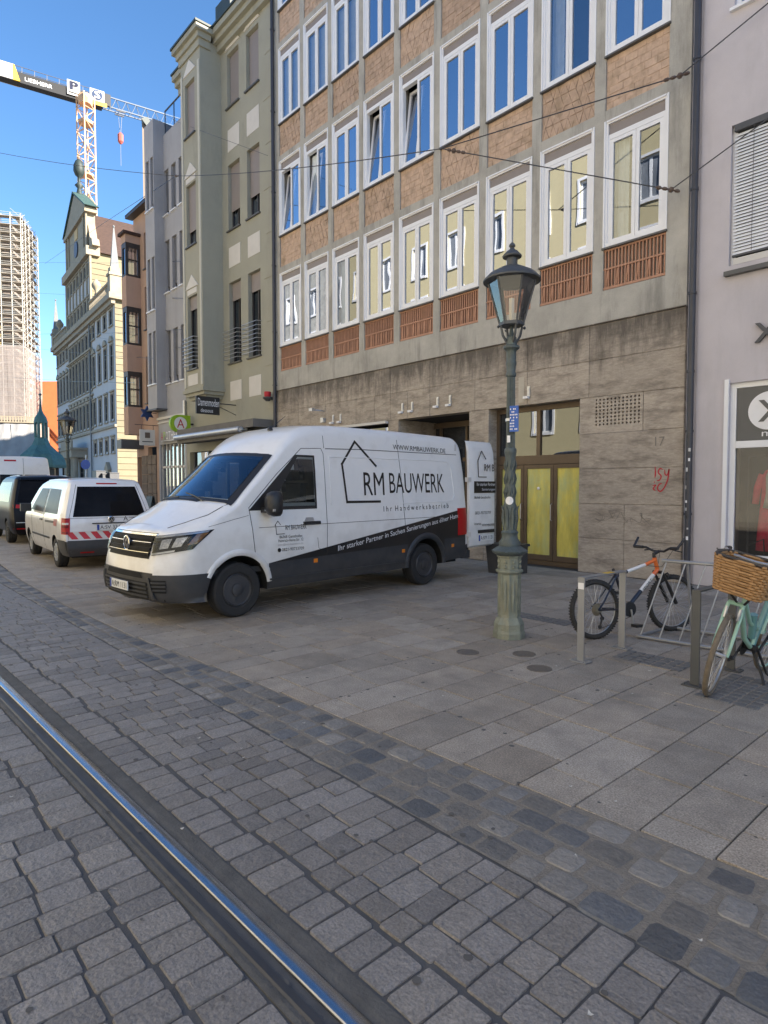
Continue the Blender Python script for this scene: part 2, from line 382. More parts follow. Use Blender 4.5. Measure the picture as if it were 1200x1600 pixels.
SETT_ME = mk_meshes(SETT, 'sett', M['sett']); BSETT_ME = mk_meshes(BSETT, 'bsett', M['bsett'])
def seen_size(x, y, a):
    p = Vector((x, y, -CAM_H)); d = p.dot(FWD)
    if d < .3: return 0
    px = 600 + FPX * p.dot(RGT) / d; py = 800 - FPX * p.dot(UPV) / d
    return a / d ** 3 if -40 < px < 1240 and py < 1660 else 0
def place(items, V, ME, name, parent, limit, m, stuff_name):
    "items: (x, y, sx, sy, rot, z)"
    it = sorted(items, key=lambda q: -seen_size(q[0], q[1], q[2] * q[3]))
    b = MB()
    for i, (x, y, sx, sy, r, z) in enumerate(it):
        k = random.randrange(len(V))
        if i < limit and seen_size(x, y, 1) > 0:
            obj(name, ME[k], parent, loc=(x, y, z), rot=(0, 0, r), scale=(sx, sy, 1))
        else:
            c, s_ = cos(r), sin(r)
            b.add([(x + c * vx * sx - s_ * vy * sy, y + s_ * vx * sx + c * vy * sy, z + vz) for vx, vy, vz in V[k][0]], V[k][1])
    if b.v: tag(b.build(stuff_name, m, parent), kind='stuff')
R = random.Random(3); it = []
def courses(y_lo, y_hi, x0, x1, soldier):
    x = x0
    while x < x1:
        cw = R.uniform(.122, .170); xc = x + cw / 2
        lo, hi = y_lo(xc), y_hi(xc); y = lo + R.uniform(-.14, 0) if soldier < 0 else lo
        if soldier > 0:
            L = R.uniform(.185, .225); it.append((xc, y + L / 2, cw - R.uniform(.006, .012), L - .012, R.uniform(-.02, .02), R.uniform(-.003, .002))); y += L + .012 + R.uniform(0, .0)
            y += R.uniform(-.0, .005)
            first = R.uniform(.09, .22)
        else: first = R.uniform(.16, .26)
        while y < hi - .03:
            L = first or R.uniform(.155, .245); first = 0
            L = min(L, hi - y)
            if hi - y - L < .10: L = hi - y
            if L > .04: it.append((xc + R.uniform(-.004, .004), y + L / 2, cw - R.uniform(.003, .008), L - R.uniform(.004, .010), R.uniform(-.035, .035), R.uniform(-.004, .002)))
            y += L
        x += cw
courses(lambda x: rail_y(x) + .124, lambda x: inner(x) - .005, -14, 1.5, 1)
# left of the rail: stones laid from the rail outwards
x = -9
while x < 2:
    cw = R.uniform(.122, .175); y = rail_y(x + cw / 2) - .150
    L = R.uniform(.185, .225); first = True
    while y > -1.3:
        it.append((x + cw / 2, y - L / 2, cw - R.uniform(.003, .008), L - R.uniform(.004, .011), R.uniform(-.03, .03), R.uniform(-.004, .002)))
        y -= L + (.012 if first else 0); first = False; L = R.uniform(.16, .255)
    x += cw
place(it, SETT, SETT_ME, 'paving_stone', road, 300, M['sett'], 'far_paving_stone')
it = []
for row in range(4):
    x = -15 + R.uniform(0, .1)
    while x < 1.5:
        L = R.uniform(.13, .24); xc = x + L / 2; wdt = edge(xc) - inner(xc)
        nrow = 4 if wdt > .62 else (3 if wdt > .44 else 2)
        if row < nrow:
            h_ = wdt / nrow
            it.append((xc, inner(xc) + h_ * (row + .5) + R.uniform(-.008, .008), L - R.uniform(.006, .018), h_ - R.uniform(.006, .018), R.uniform(-.07, .07) + .04, R.uniform(-.006, .002)))
        x += L
place(it, BSETT, BSETT_ME, 'border_stone', road, 240, M['bsett'], 'far_border_stone')
it = []; x = -46
while x < 3:
    cw = R.choice((.30, .34, .38, .42)) ; xc = x + cw / 2; y = edge(xc) + .012; first = R.uniform(.2, .7)
    while y < 10.9:
        L = first or R.choice((.42, .5, .6, .7)); first = 0; L = min(L, 10.92 - y)
        if L > .08: it.append((xc, y + L / 2, cw - .007, L - .010, R.uniform(-.003, .003), R.uniform(-.0015, .0015)))
        y += L
    x += cw
SLAB_ME = mk_meshes(SLAB, 'slab', M['slab'])
place(it, SLAB, SLAB_ME, 'paving_slab', pave, 300, M['slab'], 'far_paving_slab')
# inset mosaic bands by the bike stands, joined: too small to pick apart
b = MB()
for (x0, y0, x1, y1) in ((-3.0, 5.75, -2.35, 6.05), (-2.0, 5.2, -1.6, 6.0), (-4.9, 6.6, -4.1, 6.85)):
    yy = y0
    while yy < y1:
        xx = x0
        while xx < x1:
            vs, fs = BSETT[R.randrange(12)]; b.add([(xx + v[0] * .085, yy + v[1] * .085, v[2] * .5 + .007) for v in vs], fs); xx += .095
        yy += .095
tag(b.build('mosaic_band', M['bsett'], pave), kind='stuff')
# chewing gum and small specks trodden into the slabs and setts
b = MB(); Rg = random.Random(11)
for i in range(420):
    x = Rg.uniform(-9, 0); y = Rg.uniform(.2, 9.5); r_ = Rg.uniform(.006, .019); zz = .0022 + (.0 if y > edge(x) else .001)
    b.add([(x + r_ * cos(a) * Rg.uniform(.75, 1.2), y + r_ * sin(a) * Rg.uniform(.75, 1.2), zz) for a in [2 * pi * k / 8 for k in range(8)]], [tuple(range(8))])
tag(b.build('gum_spots', mat('old chewing gum', (.10, .095, .09), .9, var=.3, vscale=2), pave), kind='stuff')
b = MB()
for i in range(26):
    x = Rg.uniform(-6, -.6); y = Rg.uniform(.6, 6); r_ = Rg.uniform(.008, .016); a0 = Rg.uniform(0, 6)
    b.add([(x + r_ * cos(a0 + a) * (1 if k % 2 else .5), y + r_ * sin(a0 + a) * (1 if k % 2 else .5), .004 + .004 * (k % 2)) for k, a in enumerate([2 * pi * k / 6 for k in range(6)])], [tuple(range(6))])
tag(b.build('paper_scraps', mat('pale litter', (.55, .53, .48), .9), pave), kind='stuff')
# valve covers
for i, ((x, y), lb) in enumerate(zip(((-4.1, 4.79), (-3.68, 5.16), (-3.29, 4.85)), ('round iron valve cover in the slabs nearest the van', 'round iron valve cover in the slabs close to the lamp post base', 'round iron valve cover in the slabs nearest the bike hoops'))):
    c = MB().lathe([(.115, -.01), (.115, .005), (.10, .006), (.098, .003), (.03, .004), (.0, .004)], 20, (x, y, 0))
    o = c.build('valve_cover', M['iron']); tag(o, lb, 'valve cover', 'valve covers in the pavement')
# ================================================================== MAIN BUILDING
D0 = 10.94
P = 1.39; NC = 9
XR, XL = -4.58, -17.5
wx = lambda k: (-6.12 - P * k, -4.95 - P * k)
SILL = [6.10, 9.57, 13.02, 16.47]; WH = 2.30; WW = 1.17
main = thing('office_building', 'concrete grid office building with terracotta panels and white double windows', 'building', (-11, D0, 0))
b = MB()
for k in range(NC + 1):
    x1 = XR if k == 0 else wx(k - 1)[0]; x0 = XL if k == NC else wx(k)[1]
    b.box(x0, x1, D0, D0 + .3, 5.32, 19.4)
for k in range(NC):
    x0, x1 = wx(k)
    for i, s in enumerate(SILL):
        z0 = s + WH; z1 = SILL[i + 1] - .97 if i < 3 else 19.4
        b.box(x0, x1, D0 + .004, D0 + .3, z0, z1)
        if i: b.box(x0, x1, D0 + .07, D0 + .3, s - .97, s)
    b.box(x0, x1, D0 + .10, D0 + .3, 5.32, 6.10)
b.box(XL, XR, D0, D0 + .3, 4.73, 5.32)
b.build('concrete_frame', M['concrete'], main)
b = MB().box(XL, XR, D0 + .9, D0 + 13, 3.5, 19.4)
b.box(XL, XR, D0 + .301, D0 + .9, 19.0, 19.4)
b.box(XL, XR, D0 - .35, D0 + 13, 19.41, 19.7)
for s in SILL: b.box(XL, XR, D0 + .301, D0 + .9, s - .5, s - .3)
b.box(XL, XL + .2, D0 + .301, D0 + .9, 3.5, 19); b.box(XR - .2, XR, D0 + .301, D0 + .9, 3.5, 19)
b.build('interior', M['room'], main)
# -- relief panels
def relief(kind, seed):
    r = random.Random(seed); b = MB(); W_, H_ = WW, .97
    b.quad((0, 0, 0), (W_, 0, 0), (W_, 0, H_), (0, 0, H_))
    if kind == 0:                       # upright and hanging wedges
        nx, nz = 7, 4; dx = W_ / nx; dz = H_ / nz
        for i in range(nz):
            for j in range(-1, nx):
                off = dx / 2 * (i % 2)
                for up in (0, 1):
                    x0 = j * dx + off + up * dx / 2
                    pts = [(x0, i * dz), (x0 + dx, i * dz), (x0 + dx / 2, (i + 1) * dz)] if not up else [(x0, (i + 1) * dz), (x0 + dx / 2, i * dz), (x0 + dx, (i + 1) * dz)]
                    pts = [(min(max(px, 0), W_), pz) for px, pz in pts]
                    cx = sum(p[0] for p in pts) / 3; cz = sum(p[1] for p in pts) / 3
                    q = [(cx + (p[0] - cx) * .94, cz + (p[1] - cz) * .94) for p in pts]
                    h = [r.choice((.004, .009, .015, .020)) for _ in range(3)]
                    b.add([(q[a][0], -.001, q[a][1]) for a in range(3)] + [(q[a][0], -h[a], q[a][1]) for a in range(3)],
                          [(3, 4, 5), (0, 1, 4, 3), (1, 2, 5, 4), (2, 0, 3, 5)])
    else:
        nz = 7; dz = H_ / nz
        for i in range(nz):
            x = 0 if i % 2 else -.08
            while x < W_ - .02:
                l = r.uniform(.13, .3); x0 = max(x, 0) + .004; x1 = min(x + l, W_) - .004
                if x1 - x0 > .03:
                    h0, h1 = r.choice(((.004, .008), (.008, .004), (.007, .007), (.005, .005), (.011, .006)))
                    z0 = i * dz + .005; z1 = (i + 1) * dz - .005
                    b.add([(x0, -.001, z0), (x1, -.001, z0), (x1, -.001, z1), (x0, -.001, z1), (x0, -h0, z0), (x1, -h0, z0), (x1, -h1, z1), (x0, -h1, z1)],
                          [(4, 5, 6, 7), (0, 1, 5, 4), (1, 2, 6, 5), (2, 3, 7, 6), (3, 0, 4, 7)])
                x += l
    return b.mesh('relief_panel', M['terracotta'])
REL = [[relief(k, 10 * k + s) for s in range(3)] for k in (0, 1)]
base = Vector((-11, D0, 0))
for i in range(1, 4):
    for k in range(NC):
        obj('relief_panel', REL[(i + k) % 2][(i * 5 + k) % 3], main, loc=Vector((wx(k)[0], D0 + .045, SILL[i] - .97)) - base)
b = MB()
b.box(0, WW, .0, .03, 0, .045); b.box(0, WW, 0, .03, .70, .745); b.box(0, WW, -.004, .03, .36, .39)
for j in range(18):
    x = .02 + j * (WW - .06) / 17
    b.box(x, x + .022, .002, .05, .045, .36); b.box(x, x + .022, .002, .05, .39, .70)
for j in range(17):
    if j % 3 == 0:
        x = .045 + j * (WW - .06) / 17; b.bar((x, .02, .05), (x + .03, .02, .35), .015, .03)
LOU = b.mesh('louvre_panel', M['louvre'])
for k in range(NC): obj('louvre_panel', LOU, main, loc=Vector((wx(k)[0], D0 + .02, 5.335)) - base)
# -- windows
def sash(x0, x1, z0, z1, wd=.065):
    f = MB()
    f.box(x0, x1, -.028, .03, z0, z0 + wd); f.box(x0, x1, -.028, .03, z1 - wd, z1)
    f.box(x0, x0 + wd, -.028, .03, z0 + wd, z1 - wd); f.box(x1 - wd, x1, -.028, .03, z0 + wd, z1 - wd)
    f.box(x0, x1, .02, .03, z0, z0 + .01)
    return f
def big_window(tilt, blind, shutter):
    fr = MB(); t = .06
    fr.box(0, t, -.05, .08, 0, WH); fr.box(WW - t, WW, -.05, .08, 0, WH); fr.box(t, WW - t, -.05, .08, WH - t, WH); fr.box(t, WW - t, -.05, .08, 0, .07)
    fr.box(t, WW - t, -.03, .08, WH - .34, WH - .25)
    fr.box(t, t + .03, -.03, .07, .07, WH - .34); fr.box(WW - t - .03, WW - t, -.03, .07, .07, WH - .34)
    fr.box(.035, WW - .035, -.075, -.05, WH - .03, WH - .0); fr.box(-.012, .018, -.075, -.05, 0, WH); fr.box(WW - .018, WW + .012, -.075, -.05, 0, WH)
    W_ = obj('window', fr.mesh('window', M['white_frame']), main)
    obj('sill', MB().box(-.02, WW + .02, -.10, .05, -.035, -.002).mesh('sill', M['sill']), W_)
    obj('shutter_box', MB().box(t, WW - t, -.015, .10, WH - .25, WH - t).mesh('shutter_box', M['shutter']), W_)
    a, c, z0, z1 = t + .03, WW - t - .03, .075, WH - .345; mid = (a + c) / 2
    for s, (x0, x1) in enumerate(((a, mid - .003), (mid + .003, c))):
        f = sash(0, x1 - x0, 0, z1 - z0)
        so_ = obj('sash', f.mesh('sash', M['white_frame']), W_, loc=(x0, 0, z0), rot=(-radians(7 if tilt and s == 0 else 0), 0, 0))
        # pane kept as a sub-part beside its sash
        p = MB().quad((.06, 0, .06), (x1 - x0 - .06, 0, .06), (x1 - x0 - .06, 0, z1 - z0 - .06), (.06, 0, z1 - z0 - .06))
        obj('pane', p.mesh('pane', M['bglass'] if blind or shutter else M['wglass']), W_, loc=(x0, 0, z0), rot=(-radians(7 if tilt and s == 0 else 0), 0, 0))
    if blind:
        q = MB(); n = 34; zt = z1 - .02
        for j in range(n):
            zz = zt - j * .052
            if zz < z0 + (.0 if blind == 1 else .9): break
            q.add([(a, .10, zz), (c, .10, zz), (c, .125, zz - .04), (a, .125, zz - .04)], [(0, 1, 2, 3)])
        obj('blind', q.mesh('blind', M['curtain']), W_)
    if shutter == 'curtain':
        q = MB(); n = 24; pts = [[(a + (c - a) * j / n, .16 + .02 * sin(j * 2.3), z) for z in (z0, z1)] for j in range(n // 3)]
        q.grid(pts); obj('curtain', q.mesh('curtain', M['curtain']), W_)
    return W_
TW = {}
for i in range(4):
    for k in range(NC):
        tilt = (i, k) in ((1, 8), (1, 5), (1, 4), (2, 2), (2, 1), (1, 7))
        blind = 1 if (i == 2 and k in (6, 7, 8)) else 0
        cur = 'curtain' if (i * 5 + k * 7) % 6 == 0 and not blind else ''
        key = (tilt, blind, cur); l = Vector((wx(k)[0], D0 + .06, SILL[i])) - base
        if key in TW: copy_tree(TW[key], main, loc=l)
        else: TW[key] = big_window(*key); TW[key].location = l
# -- stone cladding
ZC = [4.72, 4.05, 3.36, 2.67, 2.0, 1.335, .67, .0]
ST = {}
def stone(x0, x1, z0, z1, y=D0, nm='stone_panel', parent=None):
    key = (round(x1 - x0, 3), round(z1 - z0, 3))
    if key not in ST:
        w_, h_ = key; g = .003; c_ = .006; b = MB()
        b.add([(g, 0, g), (w_ - g, 0, g), (w_ - g, 0, h_ - g), (g, 0, h_ - g), (g + c_, -c_, g + c_), (w_ - g - c_, -c_, g + c_), (w_ - g - c_, -c_, h_ - g - c_), (g + c_, -c_, h_ - g - c_)],
              [(4, 5, 6, 7), (0, 1, 5, 4), (1, 2, 6, 5), (2, 3, 7, 6), (3, 0, 4, 7)])
        ST[key] = b.mesh('stone_panel', M['travertine'])
    obj(nm, ST[key], parent or main, loc=Vector((x0, y - random.uniform(0, .004), z0)) - base)
JX = [XR] + [-6.37 - 1.41 * k for k in range(8)] + [XL]
for r in range(2):
    for a, c in zip(JX[1:], JX):
        if r == 0 or random.random() < .45: stone(a, c, ZC[r + 1], ZC[r])
        else: m_ = a + (c - a) * random.choice((.45, .55)); stone(a, m_, ZC[r + 1], ZC[r]); stone(m_, c, ZC[r + 1], ZC[r])
for r in range(2, 7):
    if r >= 5: stone(-5.62, XR, ZC[r + 1], ZC[r]); stone(-6.56, -5.62, ZC[r + 1], ZC[r])
    elif r == 2: stone(-5.3, XR, ZC[r + 1], ZC[r])
    else: stone(-6.56, XR, ZC[r + 1], ZC[r])
    for a, c in ((-9.36, -8.92), (-12.1, -11.71), (-17.5, -16.4)): stone(a, c, ZC[r + 1], ZC[r])
b = MB()
for a, c, z in ((XL, XR, 4.72),):
    b.box(a, c, D0 + .012, D0 + .3, 3.362, z - .002)
for a, c in ((-6.56, -5.3), ): b.box(a + .001, XR, D0 + .012, D0 + .3, 0, 2.67); b.box(-5.3, XR, D0 + .012, D0 + .3, 2.672, 3.36); b.box(a + .001, -6.3, D0 + .012, D0 + .3, 2.672, 3.36); b.box(-6.299, -5.301, D0 + .15, D0 + .3, 2.672, 3.36)
for a, c in ((-9.36, -8.92), (-12.1, -11.71), (-17.5, -16.4)): b.box(a + .001, c - .001, D0 + .012, D0 + 1.4, 0, 3.36)
b.box(XL, XR, D0 - .03, D0 + .0, 4.722, 4.738)
b.box(-8.919, -6.561, D0 + .02, D0 + .9, 3.363, 3.5)
b.build('wall_core', M['travertine'], main)
# perforated vent stone between x -6.299 and -5.301, z 2.67..3.36
b = MB(); nx, nz = 12, 8; x0, x1, z0, z1 = -6.25, -5.34, 2.80, 3.33; dx = (x1 - x0) / nx; dz = (z1 - z0) / nz
y = D0 - .005
b.quad((-6.56, y, 2.672), (x0, y, 2.672), (x0, y, 3.358), (-6.56, y, 3.358)); b.quad((x1, y, 2.672), (-5.303, y, 2.672), (-5.303, y, 3.358), (x1, y, 3.358))
b.quad((x0, y, 2.672), (x1, y, 2.672), (x1, y, z0), (x0, y, z0)); b.quad((x0, y, z1), (x1, y, z1), (x1, y, 3.358), (x0, y, 3.358))
for i in range(nx):
    for j in range(nz):
        cx = x0 + (i + .5) * dx; cz = z0 + (j + .5) * dz; r_ = .021
        sq = [(cx + sx * dx / 2, y, cz + sz * dz / 2) for sx, sz in ((1, 0), (1, 1), (0, 1), (-1, 1), (-1, 0), (-1, -1), (0, -1), (1, -1))]
        ho = [(cx + r_ * cos(a * pi / 4), y, cz + r_ * sin(a * pi / 4)) for a in range(8)]
        bk = [(p[0], y + .12, p[2]) for p in ho]
        b.add(sq + ho + bk, [(a, (a + 1) % 8, 8 + (a + 1) % 8, 8 + a) for a in range(8)] + [(8 + a, 8 + (a + 1) % 8, 16 + (a + 1) % 8, 16 + a) for a in range(8)])
b.build('perforated_stone', M['travertine'], main)
MB().quad((x0, y + .125, z0), (x1, y + .125, z0), (x1, y + .125, z1), (x0, y + .125, z1)).build('vent_back', M['room'], main)
# -- entrance with filmed glass doors
ent = MB()
YD = D0 + .30
X0, X1 = -8.80, -6.56
ent.box(X0, X1, YD, YD + .08, 0, .10); ent.box(X0, X1, YD - .01, YD + .08, 2.13, 2.32); ent.box(X0, X1, YD - .01, YD + .08, 3.26, 3.36)
for x in (X0, X1 - .07): ent.box(x, x + .07, YD - .012, YD + .08, .101, 3.259)
ent.box(-7.75, -7.66, YD - .012, YD + .08, 2.321, 3.259)
E_ = ent.build('entrance_door', M['bronze'], main)
M['film'] = mat('yellow green protective film', (.62, .55, .13), .35, var=.35, vscale=2.2, stretch=(3, 1, .6), stain=((.45, .52, .26), 1.6, .45, .65, (1.4, 1, .5)), bump=.5, bscale=7, spec=.6)  # film's own yellow green, brightened in colour for the sunlit house it reflects
for j, (a, c) in enumerate(((-8.72, -8.06), (-8.05, -7.32), (-7.31, -6.64))):
    f = MB(); f.box(a, a + .075, YD - .02, YD + .05, .11, 2.12); f.box(c - .075, c, YD - .02, YD + .05, .11, 2.12); f.box(a + .075, c - .075, YD - .02, YD + .05, .11, .22); f.box(a + .075, c - .075, YD - .02, YD + .05, 2.04, 2.12)
    lf = f.build('door_leaf', M['bronze'], main)
    nn = 10; g = [[(a + .075 + (c - a - .15) * i / nn, YD + .006 + .006 * sin(i * 2.1 + jz * 1.3 + j), .22 + 1.82 * jz / 12) for jz in range(13)] for i in range(nn + 1)]
    MB().grid(g).build('protective_film', M['film'], lf, smooth=True)
    MB().quad((a + .075, YD + .03, .22), (c - .075, YD + .03, .22), (c - .075, YD + .03, 2.04), (a + .075, YD + .03, 2.04)).build('pane', M['dglass'], lf)
for x in (-8.10, -7.35):
    MB().tube([(x, YD - .02, .95), (x, YD - .07, .97), (x, YD - .07, 1.28), (x, YD - .02, 1.30)], .011, 8).build('door_pull', M['steel'], E_, smooth=True, angle=40)
MB().lathe([(.03, 0), (.035, -.012), (.02, -.02)], 12, (-7.68, YD - .01 - .0, 1.62), axis='Y').build('door_bell_plate', M['white'], E_)
for a, c in ((X0 + .07, -7.75), (-7.66, X1 - .07)):
    MB().quad((a, YD + .03, 2.32), (c, YD + .03, 2.32), (c, YD + .03, 3.26), (a, YD + .03, 3.26)).build('pane', M['dglass'], E_)
b = MB().box(X0 - .12, X0, D0 + .0, D0 + .9, 0, 3.36)
b.build('door_jamb', M['travertine'], main)
MB().box(X0, X1, YD + .5, YD + .6, 0, 3.4).build('dark_interior', M['room'], main)
# -- recess and shop opening behind the van
b = MB().box(-11.7, -9.36, D0 + 1.6, D0 + 1.7, 0, 3.36); b.box(-11.7, -9.36, D0 + .3, D0 + 1.6, 3.362, 3.45); b.box(-16.4, -12.1, D0 + .6, D0 + .7, 0, 3.36); b.box(-16.4, -12.1, D0 + .3, D0 + .6, 3.362, 3.45)
b.build('recess', M['room'], main)
b = MB()
for x in (-11.5, -10.6, -9.75): b.box(x, x + .07, D0 + 1.3, D0 + 1.38, 0, 3.3)
b.box(-11.69, -9.37, D0 + 1.29, D0 + 1.39, 2.3, 2.4); b.box(-11.69, -9.37, D0 + 1.29, D0 + 1.39, 3.2, 3.34)
b.build('recess_door_frame', M['bronze'], main)
MB().quad((-11.68, D0 + 1.35, .1), (-9.38, D0 + 1.35, .1), (-9.38, D0 + 1.35, 3.2), (-11.68, D0 + 1.35, 3.2)).build('recess_pane', M['dglass'], main)
b = MB().box(-16.39, -12.11, D0 - .10, D0 + .02, 3.29, 3.355); b.build('shutter_rail', M['panelw'], main)
MB().quad((-16.38, D0 + .3, .3), (-12.12, D0 + .3, .3), (-12.12, D0 + .3, 3.28), (-16.38, D0 + .3, 3.28)).build('shop_pane', M['dglass'], main)
# -- wall floodlights above the openings
FL = None
for x, z in ((-7.74, 3.58), (-9.93, 3.63), (-10.33, 3.63), (-11.2, 3.60), (-11.55, 3.60), (-14.1, 3.55), (-14.45, 3.55)):
    if FL is None:
        q = MB().box(-.035, .035, -.02, 0, -.05, .16); q.box(-.02, .02, -.035, -.02, -.02, .12)
        FL = obj('wall_bracket', q.mesh('wall_bracket', M['galv']), main, loc=Vector((x, D0 - .006, z)) - base)
        q = MB().box(-.085, .03, -.10, -.022, -.10, -.05); obj('lamp_head', q.mesh('lamp_head', M['white']), FL)
    else: copy_tree(FL, main, loc=Vector((x, D0 - .006, z)) - base)
q = MB().tube([(-14.9, D0, 3.85), (-14.9, D0 - .12, 3.86), (-15.05, D0 - .3, 3.88)], .018, 6).box(-15.16, -15.0, D0 - .37, D0 - .27, 3.85, 3.93).box(-14.97, -14.83, D0 - .1, D0, 3.52, 3.66)
q.build('camera_bracket', M['galv'], main)
# -- number and tags on the stone
M['red'] = mat('red spray paint', (.45, .015, .03), .6, var=.1)
M['tag'] = mat('faded black tag', (.20, .18, .16), .9, var=.2)
lettering('house_number', '17', (-5.07, D0 - .0145, 2.38), (.17, 0, 0), (0, 0, .16), M['tag'], main)
def stroke(pts, wdt, y):
    b = MB(); P2 = [Vector((p[0], 0, p[1])) for p in pts]; S = []
    for i in range(len(P2) - 1):
        a = P2[max(i - 1, 0)]; p0 = P2[i]; p1 = P2[i + 1]; d_ = P2[min(i + 2, len(P2) - 1)]
        for t in range(5):
            t /= 5; S.append(.5 * ((2 * p0) + (p1 - a) * t + (2 * a - 5 * p0 + 4 * p1 - d_) * t * t + (3 * p0 - a - 3 * p1 + d_) * t ** 3))
    S.append(P2[-1]); L_ = []
    for i, p in enumerate(S):
        t = (S[min(i + 1, len(S) - 1)] - S[max(i - 1, 0)]).normalized(); n_ = Vector((-t.z, 0, t.x)) * wdt * (.35 + .65 * min(1, i / 4, (len(S) - 1 - i) / 4 + .2))
        L_.append([(p.x + n_.x, y, p.z + n_.z), (p.x - n_.x, y, p.z - n_.z)])
    return b.grid(L_)
y = D0 - .0145
gx, gz = -5.06, 1.60
g = MB()
for pts in ([(.0, .42), (.01, .30), (.0, .22)], [(.17, .36), (.10, .38), (.07, .31), (.13, .25), (.10, .18), (.04, .17)], [(.2, .36), (.21, .28), (.26, .27), (.29, .37), (.27, .2), (.2, .05), (.12, -.02), (.06, .03), (.09, .10), (.15, .12)], [(-.05, .08), (.02, .09), (-.03, .03), (.02, -.01)], [(-.01, .13), (-.01, .155)]):
    s_ = stroke([(gx + p[0] * .85, gz + p[1]) for p in pts], .011, y); g.add(s_.v, s_.f)
g.build('red_graffiti', M['red'], main)
g = MB()
R9 = random.Random(21)
for k in range(6):
    x = -6.15 + k * .17; pts = [(x, 1.0 + R9.uniform(-.05, .05))]
    for j in range(R9.randint(3, 6)): pts.append((x + R9.uniform(-.05, .20), 1.08 + R9.uniform(-.12, .14)))
    s_ = stroke(pts, .005, y); g.add(s_.v, s_.f)
g.build('black_graffiti', M['tag'], main)
# -- downpipes (part of the building they are clamped to)
def downpipe(parent, x, y, z1, r=.05, shoe=True):
    b = MB().tube([(x, y, 0.02), (x, y, z1)], r, 10)
    for z in (1.2, 2.6, 3.6, 4.9, 6.6, 8.7, 11, 13.5, 16): 
        if z < z1: b.lathe([(r + .012, z - .02), (r + .012, z + .02)], 10, (x, y, 0)); b.box(x - .02, x + .02, y, y + .1, z - .012, z + .012)
    return b.build('downpipe', M['pipe'], parent, smooth=True, angle=40)
MB().box(-8.0, -7.86, D0 - .012, D0 - .0105, 3.42, 3.95).build('repair_patch', mat('pale repair plaster', (.47, .43, .36), .9), main)
downpipe(main, -17.47, D0 - .09, 19.4, .055)
# ================================================================== generic walls with real openings
def wall_holes(b, O, u, n, xr, zr, holes, depth, front=0.):
    "wall in the plane O + u*x + z, n points inwards; holes (x0,x1,z0,z1) get reveals"
    O = Vector(O); u = Vector(u); n = Vector(n)
    p = lambda x, z, d=0.: O + u * x + Vector((0, 0, z)) + n * d
    xs_ = sorted(set([xr[0], xr[1]] + [v for h in holes for v in h[:2] if xr[0] < v < xr[1]])); zs_ = sorted(set([zr[0], zr[1]] + [v for h in holes for v in h[2:4] if zr[0] < v < zr[1]]))
    for xa, xb in zip(xs_, xs_[1:]):
        za = None
        for za_, zb_ in zip(zs_, zs_[1:]):
            cx, cz = (xa + xb) / 2, (za_ + zb_) / 2
            solid = not any(h[0] < cx < h[1] and h[2] < cz < h[3] for h in holes)
            if solid:
                if za is None: za = za_
                zend = zb_
            if (not solid or zb_ == zs_[-1]) and za is not None:
                b.quad(p(xa, za), p(xb, za), p(xb, zend), p(xa, zend)); za = None
    for x0, x1, z0, z1 in holes:
        b.quad(p(x0, z0), p(x0, z1), p(x0, z1, depth), p(x0, z0, depth)); b.quad(p(x1, z0), p(x1, z0, depth), p(x1, z1, depth), p(x1, z1))
        b.quad(p(x0, z0), p(x0, z0, depth), p(x1, z0, depth), p(x1, z0)); b.quad(p(x0, z1), p(x1, z1), p(x1, z1, depth), p(x0, z1, depth))
    return b
def window(parent, O, u, n, x0, x1, z0, z1, depth, fm, gm, cross=1, bars=0, blind=None, sill=None, fw=.05, deep=.0, name='window', surround=None):
    O = Vector(O); u = Vector(u); n = Vector(n); d = depth
    p = lambda x, z, dd: O + u * x + Vector((0, 0, z)) + n * dd
    def bx(b, xa, xb, za, zb, da, db):
        b.add([p(xa, za, da), p(xb, za, da), p(xb, za, db), p(xa, za, db), p(xa, zb, da), p(xb, zb, da), p(xb, zb, db), p(xa, zb, db)], [(0,3,2,1),(4,5,6,7),(0,1,5,4),(1,2,6,5),(2,3,7,6),(3,0,4,7)])
    b = MB(); a0, a1 = d - .06, d
    bx(b, x0, x1, z0, z0 + fw, a0, a1); bx(b, x0, x1, z1 - fw, z1, a0, a1); bx(b, x0, x0 + fw, z0 + fw, z1 - fw, a0, a1); bx(b, x1 - fw, x1, z0 + fw, z1 - fw, a0, a1)
    for i in range(cross):
        xm = x0 + (x1 - x0) * (i + 1) / (cross + 1); bx(b, xm - fw * .6, xm + fw * .6, z0 + fw, z1 - fw, a0 + .003, a1)
    for i in range(bars):
        zm = z0 + (z1 - z0) * (i + 1) / (bars + 1); bx(b, x0 + fw, x1 - fw, zm - fw * .4, zm + fw * .4, a0 + .006, a1)
    W_ = b.build(name, fm, parent)
    MB().quad(p(x0 + fw, z0 + fw, d - .02), p(x1 - fw, z0 + fw, d - .02), p(x1 - fw, z1 - fw, d - .02), p(x0 + fw, z1 - fw, d - .02)).build('pane', gm, W_)
    if blind:
        bm_, zb = blind; q = MB(); bx(q, x0 + .02, x1 - .02, z0 + (z1 - z0) * zb, z1 - .02, d - .10, d - .085); q.build('shutter', bm_, W_)
    if sill:
        q = MB(); bx(q, x0 - .05, x1 + .05, z0 - .05, z0 - .003, -.07, depth - .061); q.build('sill', sill, W_)
    return W_
UX = (1, 0, 0); NY = (0, 1, 0)
